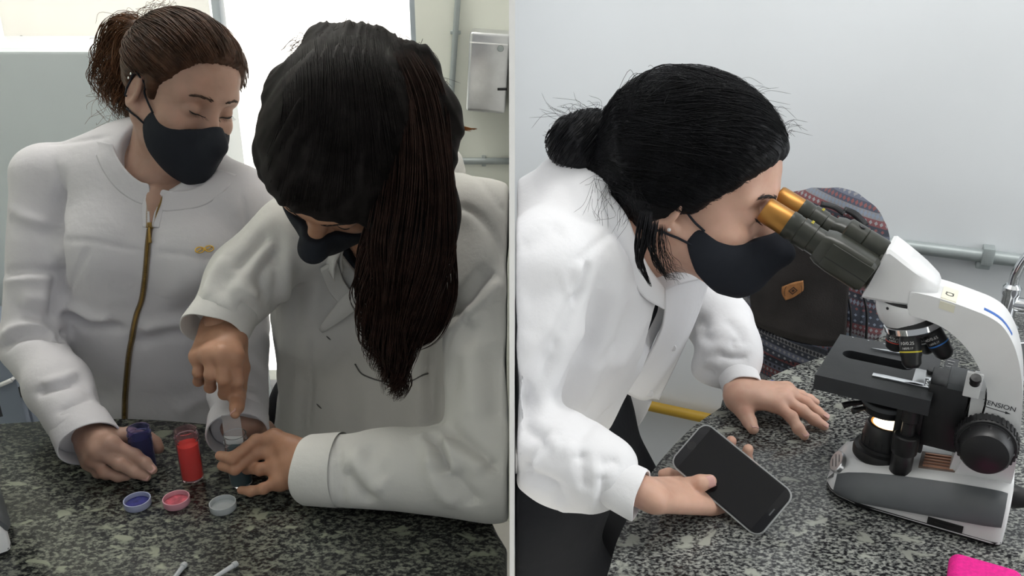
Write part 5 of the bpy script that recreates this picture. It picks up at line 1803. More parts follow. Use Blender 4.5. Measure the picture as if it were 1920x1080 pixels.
# hem turned at the cuffs
def cuff_ring(parent, c, f, r, m, name='cuff_edge', w=.0016):
    t = np.cross(f, (0, 0, 1)); t /= np.linalg.norm(t); b = np.cross(f, t)
    P = [c + t * r * math.cos(a) + b * r * math.sin(a) for a in np.linspace(0, 2 * math.pi, 33)]
    return tube(name, P, w, m, parent, n=64, sides=6, caps=False)

# front yoke with its bound neckline, left and right of the zip
for side in (((205, 246), (210, 270), (219, 292), (232, 313), (248, 330), (264, 341), (279, 347), (281, 372), (281, 400), (282, 426)),
             ((284, 426), (289, 400), (296, 378), (303, 357), (320, 358), (345, 358), (368, 352), (392, 336), (408, 318))):
    rows_ = [[], [], []]
    for x, y in side:
        d_ = np.array([x - 300.0, (y - 288.0)])
        if 360 < y: d_ = np.array([-1.0, 0] if x < 283 else [1.0, .1])
        d_ /= np.linalg.norm(d_)
        k1, k2 = (20, 38) if y < 360 else (7, 14)
        P1, _ = cast1(x + d_[0] * k1, y + d_[1] * k1, .0012); P2, _ = cast1(x + d_[0] * k2, y + d_[1] * k2, -.0010)
        if P1 is None or P2 is None or P1[1] > 1.45: continue
        D0_ = P1[1] + float(np.clip((P1[1] - P2[1]) * .9, -.012, .016))
        rows_[0].append(pd(x, y, D0_)); rows_[1].append(P1); rows_[2].append(P2)
    if len(rows_[0]) > 3: sheet('front_yoke', rows_, .0026, M_jacket, jk, 60, 12)

# zip: tape, teeth in two rows, slider
def on1(x, y, o=0.0):
    P_, n_ = cast1(x, y, o)
    return P_
zl = spline([(279, 347), (280, 370), (279, 400), (279, 425), (276, 455), (274, 480), (270, 520), (264, 560), (254, 590), (247, 625), (240, 665), (236, 705), (233, 745), (232, 788)], 150)
zr = spline([(303, 360), (299, 380), (292, 400), (285, 425), (281, 455), (279, 480), (275, 520), (269, 560), (259, 590), (252, 625), (245, 665), (241, 705), (238, 745), (237, 788)], 150)
tv, tf = [], []
bmz = bmesh.new(); rows = []
for (a, b) in zip(zl, zr):
    if a[1] < 428: continue
    row = []
    for x in (a[0] - 3.2, (a[0] + b[0]) / 2, b[0] + 3.2):
        q_ = on1(x, (a[1] + b[1]) / 2, .0016)
        if q_ is None: row = None; break
        row.append(bmz.verts.new(q_))
    if row: rows.append(row)
for A, B in zip(rows, rows[1:]):
    for i in range(2): bmz.faces.new((A[i], A[i + 1], B[i + 1], B[i]))
zt_ = from_bm('zip', bmz, M_ziptape, W1)
bmz = bmesh.new()
for side, line in ((0, zl), (1, zr)):
    for i, (x, y) in enumerate(line):
        off = .0024
        q_ = on1(x + (2.2 if side == 0 else -2.2) * (y > 428) + (-1.5 if side == 0 else 1.5) * (y <= 428), y + (side * 1.4), off)
        if q_ is None or q_[1] > 1.30: continue
        bm_box(bmz, q_, (.0018, .0010, .0008))
from_bm('zip_teeth', bmz, M_brass, zt_, smooth=False)
sl = on1(283, 424, .004)
box('zip_slider', sl, (.0032, .0020, .0050), M_brass, zt_, bevel=.0012)
P_ = [on1(283, 428, .006), on1(284, 445, .005), on1(284, 456, .0035)]
tube('zip_pull', P_, [.0016, .0022, .0026], M_brass, zt_, n=10, sides=6)
# gold bow brooch
bc_, bn_ = cast1(383, 468, .0022)
bx = np.cross(bn_, (0, 0, 1)); bx /= np.linalg.norm(bx); bx = bx if bx[0] > 0 else -bx
bz = np.cross(bx, bn_); bz = bz if bz[2] > 0 else -bz
def loop(cx, w_, h_):
    return [bc_ + bx * (cx + w_ * math.cos(t)) + bz * (h_ * math.sin(t)) + bn_ * .0008 for t in np.linspace(0, 2 * math.pi, 17)]
br = tube('brooch', loop(-.0068, .0062, .0042), .0010, M_goldpin, W1, n=40, sides=6)
tube('brooch_loop', loop(.0068, .0062, .0042), .0010, M_goldpin, br, n=40, sides=6)
for cx in (-.0068, .0068):
    tube('brooch_bar', [bc_ + bx * (cx - .005) - bz * .002, bc_ + bx * (cx + .005) + bz * .002], .0009, M_goldpin, br, n=4, sides=6)
lathe('brooch_knot', [(.0022, -.001), (.0026, .0008), (0, .0018)], bc_, M_goldpin, br, axis=bn_, n=14)

# face
face_details(W1, H1R, H1T, H1S, M_brow1, hops)
# hair: combed-back shell, strands, tail of curls
pol1 = list(HAIR_POLY); pol1[2] = (.094, .088); pol1[3] = (.072, .070); pol1[4] = (.056, .040); pol1[5] = (.034, .016)
sh1 = hair_ops(pol1, 1.15)
SV, SQ = mesh_sdf(sh1, (-.12, -.14, -.12), (.12, .12, .16), .0028)
SV = relax(SV, SQ, 1)
gv = vnormals(SV, SQ)
goal1 = np.array([.012, -.112, .055])
an = np.arctan2(SV[:, 0] - goal1[0], SV[:, 2] - goal1[2] + .0)
SV += gv * (noise3(np.stack([an * 9, SV[:, 1] * 6, SV[:, 1] * 0], 1), 2.2) * .0016)[:, None]
hs1 = obj('hair', to_world(SV, H1R, H1T, H1S), SQ, M_hair1, W1)
shf = sh1[:-1]
starts = []
for k in range(420):
    sd = 1 if rng.random() < .62 else -1
    u = rng.random()
    y = np.interp(u, [0, .35, .6, .8, 1], [.098, .078, .050, .024, -.02]); z = np.interp(u, [0, .35, .6, .8, 1], [.098, .070, .044, .020, .018])
    x = sd * np.interp(u, [0, .35, .6, .8, 1], [0, .045, .066, .076, .080]) * rng.uniform(.85, 1.0)
    b = rng.random() ** 1.5
    starts.append((x, y * (1 - b * .5) - b * .02, z + b * .04))
v_, q_ = scalp_strands(shf, starts, goal1, 16, (.0002, .0035), .0010, H1R, H1T, H1S, jitter=.010)
obj('hair_strands', v_, q_, M_hair1, hs1)
root1 = to_world(goal1[None] + np.array([[0, -.008, 0]]), H1R, H1T, H1S)[0]
D0 = root1[1]
tails = [([root1, pd(241, 60, D0 + .02), pd(216, 105, D0 + .03), pd(210, 150, D0 + .03), pd(214, 200, D0 + .02)], [.020, .034, .036, .030, .012]),
         ([root1, pd(261, 75, D0 + .0), pd(241, 130, D0 + .0), pd(234, 180, D0), pd(248, 228, D0 - .01)], [.020, .034, .034, .028, .012]),
         ([root1, pd(276, 90, D0 + .03), pd(266, 140, D0 + .03), pd(262, 190, D0 + .03), pd(254, 238, D0 + .02)], [.020, .030, .030, .024, .010])]
vs = []
for i, (g, r_) in enumerate(tails):
    vs.append(lock(g, r_, 240, 30, .0008, curl=.012, freq=2.2, seed=10 + i))
v_, q_ = join(vs)
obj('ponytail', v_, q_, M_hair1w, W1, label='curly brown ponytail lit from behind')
core = [('u', s_cone(root1, pd(238, 110, D0 + .02), .026, .024), 0), ('u', s_cone(pd(238, 110, D0 + .02), pd(240, 190, D0 + .01), .024, .012), .02)]
cv, cq = mesh_sdf(core, root1 - .2, root1 + .16, .004)
cv += vnormals(cv, cq) * (noise3(cv, 60) * .005)[:, None]
obj('ponytail_core', cv, cq, M_hair1, W1)
# flyaways over the crown
fl = []
cw = to_world(np.array([[0, -.02, .03]]), H1R, H1T, H1S)[0]
for k in range(70):
    x = rng.uniform(205, 330); a = np.array([x, np.interp(x, [205, 240, 280, 330], [70, 32, 14, 2]) + rng.normal(0, 6)])
    b = a + np.array([rng.normal(-14, 10), rng.normal(6, 12)]); c = b + np.array([rng.normal(-10, 8), rng.normal(16, 10)])
    Dd = D0 + rng.uniform(-.03, .04)
    fl.append([pd(*a, Dd), pd(*b, Dd), pd(*c, Dd)])
for k in range(60):
    a = np.array([rng.uniform(185, 255), rng.uniform(90, 230)]); b = a + rng.normal(0, 14, 2) + (-8, 8); c = b + rng.normal(0, 12, 2) + (2, 14)
    Dd = D0 + rng.uniform(-.02, .04); fl.append([pd(*a, Dd), pd(*b, Dd), pd(*c, Dd)])
v_, q_ = strands(fl, .00028)
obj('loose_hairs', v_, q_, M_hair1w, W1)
# ear studs on the visible ear
el = to_world(np.array([[.0835, -.020, .014], [.0838, -.023, .006]]), H1R, H1T, H1S)
for e_ in el:
    lathe('ear_stud', [(.0016, -.001), (.0019, .0006), (0, .0014)], e_, M_chrome, W1, axis=H1R[:, 0], n=12)
# nails
tow = -_F
nail(W1, f1[0][3], f1[0][2], tow + np.array([.3, 0, .3]), .0056)
nail(W1, f1[1][3], f1[1][2], tow + np.array([.3, 0, .2]), .0056)
hL, hR = hip1 + np.array([-.085, .0, -.10]), hip1 + np.array([.085, .0, -.10])
fl_, fr_ = np.array([hL[0] - .01, 1.36, 0]), np.array([hR[0] + .01, 1.36, 0])
legs(W1, hL, hR, np.array([hL[0], 1.35, .47]), np.array([hR[0], 1.35, .47]), fl_, fr_, m=cloth('white_trousers', (.55, .55, .56)))
shoes(W1, [fl_, fr_], (0, -1, 0))
# ================================================================ BENT WOMAN IN THE LOOSE WHITE COAT
M_skin2 = skin('skin_warm', (.46, .25, .16), (.40, .205, .125), (.50, .28, .185))
M_coat2 = cloth('lab_coat_cotton', (.70, .695, .67), .85, 1100, .25)
M_hair2 = hairmat('dark_brown_hair', (.010, .0085, .0085), .6, .08)
M_hair2t = hairmat('reddish_brown_hair', (.026, .013, .010), .5, .12)
M_brow2 = mat('dark_brow', (.02, .014, .011), .6, var=.1)
M_navy = cloth('navy_top', (.022, .026, .036), .85, 900, .3, .1)
M_seam = mat('seam_shadow_thread', (.16, .155, .15), .9, var=.1, scale=80)

H2R = np.array([[-0.9465, -0.2808, 0.1589], [0.0741, -0.6685, -0.74], [0.314, -0.6887, 0.6535]])
H2R = H2R @ np.array(Matrix.Rotation(-math.radians(9), 3, 'X'))
H2T = np.array([-.214, 1.050, 1.352]); H2S = 1.0

s2R = pd(545, 445, 1.205); s2L = pd(912, 425, 1.165)
e2R = pd(462, 525, 1.160); c2R = pd(410, 606, 1.095)
e2L = pz(922, 884, .972); c2L = pz(592, 880, .951)
t2_ops = [('u', s_cone(pd(705, 440, 1.265), pd(692, 600, 1.31), .125, .145, n=(0, 1, .25), s=.62), 0),
          ('u', s_cone(pd(692, 600, 1.31), pd(680, 820, 1.335), .145, .152, n=(0, 1, .05), s=.62), .05),
          ('u', s_cone(pd(680, 820, 1.335), pd(680, 820, 1.335) - np.array([0, 0, .28]), .152, .17, n=(0, 1, 0), s=.7), .04),
          ('u', s_ell(pd(610, 600, 1.245), (.065, .05, .065)), .06), ('u', s_ell(pd(765, 590, 1.225), (.065, .05, .065)), .06),
          ('u', s_cone(pd(735, 395, 1.245), s2R, .062, .055), .06),
          ('u', s_cone(pd(760, 380, 1.225), s2L, .070, .062), .06)]
a2L = [('u', s_cone(s2L, e2L, .066, .060), .03), ('u', s_cone(e2L, c2L, .060, .0465), .016)]
a2R = [('u', s_cone(s2R, e2R, .057, .054), .03), ('u', s_cone(e2R, c2R, .055, .043), .02)]
f2L = c2L - e2L; f2L /= np.linalg.norm(f2L); f2R = c2R - e2R; f2R /= np.linalg.norm(f2R)
v2 = [('s', s_cone(pd(668, 470, 1.17), pd(677, 543, 1.16), .022, .0015, n=(0, 1, .1), s=6.0), .003),
      ('s', s_cone(pd(705, 440, 1.16), pd(700, 330, 1.16), .055, .075), .01)]
c2_ops = t2_ops + v2 + [('u', fn_of(sleeve_ops(a2L, c2L, f2L, .052) + [('i', s_half((0, 0, ZL + .002), (0, 0, -1)), .004)]), .014), ('u', fn_of(sleeve_ops(a2R, c2R, f2R, .050)), .014)]
# fills the hollow between the body and the hanging upper arm
c2_ops += [('u', s_cone(pd(815, 640, 1.24), pd(845, 800, 1.26), .075, .085, n=(0, 1, 0), s=.7), .05)]
c2_ops = cut_left(c2_ops)
lo = np.array([-.52, .86, .62]); hi = np.array([.0, 1.50, 1.42])
V, Q = mesh_sdf(c2_ops, lo, hi, .0042)
V, Q = biggest(relax(V, Q, 2), Q)
st2 = [
    # near sleeve: deep folds at the elbow
    ([(800, 815), (822, 835), (832, 865), (838, 888)], .009, -.012), ([(788, 812), (806, 840), (820, 880)], .009, .007), ([(818, 800), (838, 830), (850, 870), (856, 890)], .010, .008),
    ([(825, 800), (862, 825), (905, 855), (936, 885)], .010, -.012), ([(835, 822), (870, 850), (915, 880)], .011, .008),
    ([(845, 880), (862, 910), (880, 935), (888, 950)], .012, -.007), ([(800, 850), (815, 890), (835, 925), (860, 950)], .013, .005),
    ([(640, 880), (670, 920), (700, 945)], .012, -.006), ([(655, 850), (690, 890), (720, 920)], .015, .004), ([(700, 830), (695, 870), (720, 905)], .014, -.004),
    ([(632, 818), (632, 860), (636, 905), (644, 948)], .005, -.004),
    # upper sleeve and armhole
    ([(838, 560), (822, 620), (812, 690), (806, 760), (812, 800)], .012, -.012), ([(925, 500), (890, 540), (850, 575), (835, 600)], .014, -.009), ([(940, 520), (900, 565), (868, 600)], .016, .006),
    ([(858, 385), (890, 400), (925, 440), (945, 500)], .006, -.004), ([(862, 305), (905, 345), (950, 400)], .006, -.002),
    ([(950, 560), (900, 580), (850, 620), (838, 650)], .004, -.002),
    ([(870, 640), (880, 720), (900, 790)], .020, .006), ([(925, 640), (930, 720), (935, 800)], .018, -.005), ([(900, 540), (870, 640), (850, 740)], .016, -.004),
    # chest
    ([(588, 632), (584, 690), (581, 750), (578, 805)], .0045, -.0022), ([(520, 420), (522, 500), (514, 600), (508, 700)], .010, -.004), ([(540, 470), (536, 560), (530, 660), (524, 760)], .012, .004),
    ([(560, 500), (556, 580), (552, 680)], .012, -.004), ([(600, 520), (590, 570), (586, 610)], .012, .004), ([(575, 700), (566, 760), (560, 810)], .012, -.003),
    ([(640, 660), (650, 730), (655, 800)], .018, -.004), ([(700, 720), (690, 780), (690, 810)], .016, .004), ([(770, 720), (790, 760), (800, 800)], .014, -.005), ([(810, 680), (790, 720), (780, 770)], .014, .004),
    # far sleeve
    ([(505, 430), (475, 470), (450, 500), (425, 540)], .010, -.006), ([(520, 470), (490, 520), (505, 570)], .010, -.007), ([(440, 500), (450, 540), (480, 570)], .010, .005), ([(420, 480), (400, 520), (385, 560)], .010, .004), ([(455, 560), (470, 590), (480, 620)], .010, -.005),
]
V = folds(V, Q, st2, 1.7)
V += vnormals(V, Q) * (noise3(V, 13) * .0035 + noise3(V, 30) * .0014)[:, None]
V = relax(V, Q, 1, .4)
V[:, 2] = np.maximum(V[:, 2], np.where((V[:, 1] < 1.12) & (V[:, 2] > .86), ZL + .0012, -1))
V[:, 0] = np.minimum(V[:, 0], -.0045)
cast2 = caster(V, Q)

hops2, HV, HQ = make_head(None, H2R, H2T, H2S, None, pd(720, 420, 1.215), (.050, .062))
chest = [('u', s_off(fn_of(t2_ops[:-2]), -.012), 0), ('u', s_off(fn_of(t2_ops[-2:]), -.024), .02), ('u', s_off(fn_of(a2L), -.024), .02), ('u', s_off(fn_of(a2R), -.022), .02)]
chest = cut_left(chest)
CV, CQ = mesh_sdf(chest, np.array([-.55, .84, .60]), hi + .05, .006)
b3 = v3[1]
f3 = [[p(514, 822, .966), p(480, 826, .968), p(450, 832, .962), p(426, 838, .955)],
      [p(518, 848, .950), p(482, 850, .952), p(450, 853, .945), p(428, 856, .938)],
      [p(520, 876, .938), p(488, 880, .938), p(464, 878, .930), p(449, 876, .924)],
      [p(526, 902, .926), p(494, 916, .924), p(470, 921, .916), p(452, 919, .912)]]
rv = .0152
f3[0][3] = b3 + np.array([-.018, -.0165, .056]); f3[0][2] = b3 + np.array([.002, -.0255, .058])
f3[1][3] = b3 + np.array([-.017, -.0170, .040]); f3[1][2] = b3 + np.array([.003, -.0255, .041])
th3 = [p(552, 846, .950), b3 + np.array([.036, .030, .045]), b3 + np.array([.010, .0285, .038]), b3 + np.array([-.014, .022, .026])]
ho3, hv3, hq3 = hand_mesh(p(572, 864, .951), f3, th3, fore=c2L - f2L * .03, palm_r=.0145, wr=.024)
it = gb + np.array([-.001, -.006, .040])
f4 = [[pd(440, 668, 1.035), pd(444, 714, 1.030), pd(443, 748, 1.045), pd(441, 776, b3[1] - .004)],
      [pd(417, 664, 1.030), pd(420, 710, 1.018), pd(421, 738, 1.036), pd(420, 735, 1.055)],
      [pd(394, 664, 1.036), pd(395, 702, 1.022), pd(394, 726, 1.040), pd(396, 716, 1.060)],
      [pd(373, 668, 1.046), pd(372, 698, 1.035), pd(372, 715, 1.050), pd(375, 704, 1.066)]]
th4 = [pd(440, 640, 1.075), pd(452, 690, 1.070), pd(448, 730, 1.060), pd(446, 762, b3[1] + .014)]
ho4, hv4, hq4 = hand_mesh(pd(412, 612, 1.100), f4, th4, fore=c2R - f2R * .03, palm_r=.0140, wr=.024)
CV[:, 0] = np.minimum(CV[:, 0], -.010); HV[:, 0] = np.minimum(HV[:, 0], -.010)
BV, BQ = join([(HV, HQ), (CV, CQ), (hv3, hq3), (hv4, hq4)])
W2 = obj('person', BV, BQ, M_skin2)
tag(W2, 'bent woman with long loose brown hair in white coat, stirring the teal vial', 'person')
ct2 = obj('lab_coat', V, Q, M_coat2, W2)
cfo = cuff(ct2, c2L - f2L * .036, c2L + f2L * .013, .0495, .0470, M_coat2, th=.0045, wav=.018, seed=1.5, slant=-.004, name='rolled_cuff')
cfo.data.vertices.foreach_set('co', np.maximum(np.array([v.co[:] for v in cfo.data.vertices]), (-9, -9, ZL + .0008)).astype(np.float32).ravel())
cuff(ct2, c2R - f2R * .035, c2R + f2R * .018, .0445, .0440, M_coat2, wav=.05, seed=3.2, slant=.010)
tv_, tq_ = mesh_sdf(cut_left([('u', s_off(fn_of(t2_ops[:2] + t2_ops[-2:]), -.008), 0), ('i', s_half(pd(690, 650, 1.3), (0, 0, -1)), .004)] + [('s', s_cone(pd(712, 470, 1.185), pd(700, 330, 1.17), .045, .06), .006)]), lo, hi, .005)
tv_[:, 0] = np.minimum(tv_[:, 0], -.010)
obj('navy_top', tv_, tq_, M_navy, W2)

def on2(x, y, o=0.0):
    P_, n_ = cast2(x, y, o)
    return P_
def cloth_patch(name, rows, off, thick, m, parent, fn, nu=16, nv=12, lift=None):
    G = []
    for i, r in enumerate(rows):
        g = []
        for j, q_ in enumerate(r):
            o_ = off if lift is None else off + lift[i][j]
            pt_ = fn(q_[0], q_[1], o_)
            g.append(pt_)
        G.append(g)
    # fill any point that missed the cloth from its neighbours
    for g in G:
        for j, q_ in enumerate(g):
            if q_ is None:
                ok = [x for x in g if x is not None]
                g[j] = ok[min(j, len(ok) - 1)]
    return sheet(name, G, thick, m, parent, nu, nv)
lp = cloth_patch('lapel', [[(700, 494), (672, 520), (640, 560), (599, 613)], [(704, 522), (678, 548), (645, 582), (602, 618)], [(708, 545), (690, 562), (655, 590), (606, 621)]], .004, .0028, M_coat2, ct2, on2, lift=[[.004, .006, .006, .002], [.004, .007, .006, .002], [.001, .002, .002, .001]])
lp2 = cloth_patch('lapel', [[(633, 486), (645, 520), (660, 545)], [(615, 490), (632, 535), (655, 560)], [(600, 500), (618, 545), (648, 580)]], .003, .0026, M_coat2, ct2, on2, lift=[[.004, .004, .001], [.003, .003, .001], [.001, .001, .001]])
# collar standing round the neck
col_pts = [pd(700, 485, 1.168), pd(770, 440, 1.150), pd(835, 370, 1.180), pd(848, 310, 1.235), pd(790, 290, 1.290), pd(700, 310, 1.310), pd(630, 370, 1.280), pd(620, 450, 1.200), pd(640, 500, 1.168)]
in_ = pd(730, 390, 1.24)
up_ = np.array([0, -.35, .94])
rowsC = [[np.asarray(q_) + up_ * h_ + (in_ - np.asarray(q_)) * k_ for q_ in col_pts] for h_, k_ in ((-.012, .0), (.012, .02), (.026, .10), (.014, -.10), (-.010, -.16))]
sheet('collar', rowsC, .0026, M_coat2, ct2, 50, 16)
# buttonholes and pocket edge
for (x, y), (x2, y2) in (((612, 630), (620, 637)), ((594, 757), (603, 766))):
    pts_ = [on2(x + (x2 - x) * t, y + (y2 - y) * t, .0006) for t in (0, .5, 1)]
    if all(q_ is not None for q_ in pts_): tube('buttonhole', pts_, [.0006, .0014, .0006], M_seam, ct2, n=8, sides=6)
pw = [on2(x, y, .001) for x, y in ((666, 682), (676, 698), (690, 706), (715, 714), (745, 718), (770, 714), (790, 704), (802, 700))]
pw = [q_ for q_ in pw if q_ is not None]
tube('pocket_edge', pw, .0012, M_seam, ct2, n=40, sides=6)

pol2 = list(HAIR_POLY); pol2[2] = (.104, .076); pol2[3] = (.100, .052); pol2[4] = (.072, .018); pol2[5] = (.044, .006)
mp2 = [(a + (.004 if a > .1 else 0), b - .004) for a, b in MASK_POLY]
face_details(W2, H2R, H2T, H2S, M_brow2, hops2, poly=mp2, lashes=False)
# hair: full shell, raised crown, long tail over the shoulder
sh2 = hair_ops(pol2, 1.9)
w2h = lambda P: field(sh2, np.asarray((P - H2T.astype(np.float32)) @ H2R.astype(np.float32), np.float32))
h2ops = [('u', w2h, 0),
         ('u', s_ell(pd(655, 135, 1.125), (.074, .075, .052)), .035),
         ('u', s_cone(pd(700, 95, 1.14), pd(610, 80, 1.15), .030, .026), .025),
         ('u', s_cone(pd(775, 130, 1.12), pd(808, 240, 1.06), .034, .034), .03),
         ('u', s_cone(pd(545, 170, 1.08), pd(530, 300, 1.04), .034, .030), .03),
         ('u', s_cone(pd(520, 300, 1.03), pd(545, 375, 1.02), .022, .012), .02),
         ('u', s_cone(pd(805, 220, 1.06), pd(780, 420, .995), .034, .046), .03),
         ('u', s_cone(pd(780, 420, .995), pd(755, 560, 1.02), .046, .032), .03),
         ('u', s_cone(pd(755, 560, 1.02), pd(740, 700, 1.06), .032, .014), .02)]
h2ops = cut_left(h2ops)
SV, SQ = mesh_sdf(h2ops, np.array([-.36, .88, 1.00]), np.array([0, 1.26, 1.56]), .0034)
SV = relax(SV, SQ, 1)
px_ = proj(SV)
gv = vnormals(SV, SQ)
# combed ridges running from the crown down and across
ang = np.arctan2(px_[:, 0] - 700, px_[:, 1] + 60)
low = np.clip((px_[:, 1] - 380) / 150, 0, 1)
rid = noise3(np.stack([ang * 20, px_[:, 1] * .006, 0 * ang], 1), 1.6) * (1 - low) + noise3(np.stack([px_[:, 0] * .055, px_[:, 1] * .008, 0 * ang], 1), 1.4) * low
SV += gv * (rid * .0030 + noise3(SV, 30) * .0022)[:, None]
hr2 = obj('hair', SV, SQ, M_hair2, W2)
h2f = lambda P: field(h2ops[:-1], np.asarray(P, np.float32))
paths = []
for k in range(800):
    x0 = rng.uniform(528, 796); t = rng.random()
    x1 = np.interp(x0, [520, 610, 700, 800], [508, 590, 760, 832]) + rng.normal(0, 10)
    y0 = 150 - 95 * math.sqrt(max(0, 1 - ((x0 - 665) / 135) ** 2)) + rng.uniform(-8, 60) * rng.random(); y1 = np.interp(x1, [500, 530, 600, 690, 720, 840], [330, 385, 400, 395, 470, 430]) * rng.uniform(.8, 1.0)
    pts = []
    for u in np.linspace(0, 1, 12):
        x = x0 + (x1 - x0) * u ** 1.3 + 10 * math.sin(u * 3); y = y0 + (y1 - y0) * u
        pts.append(pd(x, y, .80))
    paths.append(pts)
PP = np.array(paths)
# carry each strand down the sight line onto the hair
r_ = PP - CAMP; r_ /= np.linalg.norm(r_, axis=2, keepdims=True)
Qp = PP.reshape(-1, 3).astype(np.float32); rr_ = r_.reshape(-1, 3).astype(np.float32)
for _ in range(22):
    d_ = h2f(Qp); Qp = Qp + rr_ * np.clip(d_, -.01, .06)[:, None] * .9
ok = (np.abs(h2f(Qp)) < .006).reshape(PP.shape[:2]).all(1)
g_ = grad_sdf(h2f, Qp)
Qp = (Qp + g_ * (rng.uniform(-.0002, .0022, (len(PP), 1)) * np.ones((1, PP.shape[1]))).reshape(-1)[:, None]).reshape(PP.shape)[ok]
v_, q_ = tubes(Qp, .0008 * rng.uniform(.6, 1.3, (len(Qp), 1)) * (np.linspace(1, .5, Qp.shape[1]) * np.clip(np.linspace(0, 5, Qp.shape[1]), .05, 1))[None], 4, flat=.6)
obj('hair_strands', v_, q_, M_hair2, hr2)
ls = [([pd(745, 105, 1.06), pd(772, 190, 1.02), pd(780, 330, .975), pd(770, 460, .965), pd(752, 590, 1.0), pd(738, 742, 1.055)], [.022, .034, .046, .054, .038, .010], 620, .007, 1.5),
      ([pd(785, 110, 1.08), pd(815, 190, 1.045), pd(824, 330, 1.00), pd(830, 460, .99), pd(838, 550, 1.0), pd(812, 625, 1.02), pd(768, 655, 1.03)], [.014, .016, .018, .016, .013, .010, .005], 180, .003, 1.4),
      ([pd(800, 240, 1.02), pd(808, 400, .98), pd(800, 520, .99), pd(790, 600, 1.01), pd(765, 660, 1.03)], [.022, .026, .020, .018, .008], 220, .006, 1.6),
      ([pd(715, 400, .985), pd(702, 480, .98), pd(690, 560, .995), pd(704, 640, 1.02), pd(722, 705, 1.045)], [.016, .022, .020, .016, .006], 200, .011, 2.3),
      ([pd(745, 560, .98), pd(735, 640, 1.0), pd(745, 700, 1.03), pd(742, 742, 1.05)], [.030, .028, .018, .006], 220, .010, 2.0)]
vs = []
for i, (g, r_, n_, cu, fq) in enumerate(ls):
    vs.append(lock(g, r_, n_, 30, .0007, curl=cu, freq=fq, seed=30 + i, flat=.6))
v_, q_ = join(vs)
v_[:, 0] = np.minimum(v_[:, 0], -.0045)
obj('long_tail', v_, q_, M_hair2t, W2, label='long reddish brown tail of hair with curled ends')
fl = []
for k in range(46):   # wisps standing off the crown
    a = np.array([rng.uniform(560, 600), rng.uniform(70, 110)]); b = a + (-14 + rng.normal(0, 5), -2 + rng.normal(0, 6)); c = b + (-18 + rng.normal(0, 8), 22 + rng.normal(0, 8))
    D_ = 1.14 + rng.normal(0, .012); fl.append([pd(*a, D_), pd(*b, D_), pd(*c, D_)])
v_, q_ = strands(fl, .0003); obj('crown_wisps', v_, q_, M_hair2t, W2)
fl = []
for k in range(70):
    th_ = rng.uniform(-1.2, 1.35); a = np.array([665 + 165 * math.sin(th_), 215 - 165 * math.cos(th_)]); b = a + (10 * math.sin(th_) + rng.normal(0, 7), -8 * math.cos(th_) + rng.normal(0, 7)); c = b + rng.normal(0, 10, 2) + (4, 10)
    D_ = 1.12 + rng.normal(0, .02); fl.append([pd(*a, D_), pd(*b, D_), pd(*c, D_)])
v_, q_ = strands(fl, .00025); obj('loose_hairs', v_, q_, M_hair2t, W2)
fl = []
for k in range(30):
    a = np.array([770 + rng.normal(0, 12), 90 + rng.normal(0, 10)]); b = a + (24 + rng.normal(0, 5), 14 + rng.normal(0, 6)); c = b + (14 + rng.normal(0, 6), 40 + rng.normal(0, 12))
    D_ = 1.13; fl.append([pd(*a, D_), pd(*b, D_), pd(*c, D_)])
v_, q_ = strands(fl, .0003); obj('side_wisps', v_, q_, M_hair2t, W2)
fl = []
for k in range(26):
    y_ = 240 + rng.normal(0, 5); fl.append([pd(832, y_, 1.08), pd(862, 240 + rng.normal(0, 2.5), 1.08), pd(895 - rng.uniform(0, 22), 243 + rng.normal(0, 1.2), 1.08)])
v_, q_ = strands(fl, .0005); obj('hair_wisp', v_, q_, hairmat('lit_wisp_hair', (.34, .13, .035), .45), W2, label='lit wisp sticking out to the right, light put into its copper colour')  # light caught by the strands is put into the hair colour
lathe('face_stud', [(.0012, -.0006), (.0014, .0006), (0, .0012)], to_world(snap(lambda P: field(hops2, P), np.array([[-.056, .055, -.018]], np.float32), .0005, 5), H2R, H2T)[0], M_chrome, W2, axis=(0, -.7, .7), n=10)
nail(W2, f4[0][3], f4[0][2], tow, .0056)
hL, hR = np.array([-.34, 1.37, .80]), np.array([-.17, 1.37, .80])
fl_, fr_ = np.array([-.35, 1.40, 0]), np.array([-.16, 1.40, 0])
legs(W2, hL, hR, np.array([-.35, 1.38, .46]), np.array([-.16, 1.38, .46]), fl_, fr_, waist=np.array([-.25, 1.37, .90]))
shoes(W2, [fl_, fr_], (0, -1, 0))
# ================================================================ WOMAN AT THE MICROSCOPE
def cut_right(ops):
    return ops + [('i', s_half((.0055, 0, 0), (-1, 0, 0)), .004)]
M_skin3 = skin('skin_light', (.60, .37, .275), (.54, .30, .22), (.66, .40, .31))
M_coat3 = cloth('white_coat_cotton', (.80, .80, .815), .85, 1200, .2)
M_hair3 = hairmat('black_hair', (.0065, .0066, .0078), .45, .14)
M_brow3 = mat('black_brow', (.015, .012, .011), .6, var=.1)
M_blacktop = cloth('black_top', (.015, .016, .02), .85, 900, .3, .1)

H3R = np.array([[-0.356, 0.9179, 0.175], [-0.9235, -0.3743, 0.0844], [0.143, -0.1315, 0.9809]])
H3R = np.array(Matrix.Rotation(math.radians(-5), 3, 'Z')) @ H3R   # looking down the oculars
LOWER = .80
H3T = CAMP + (np.array([.2096, .9393, 1.335]) - CAMP) * 1.145 + np.array([-.002, 0, 0]); H3S = 1.075

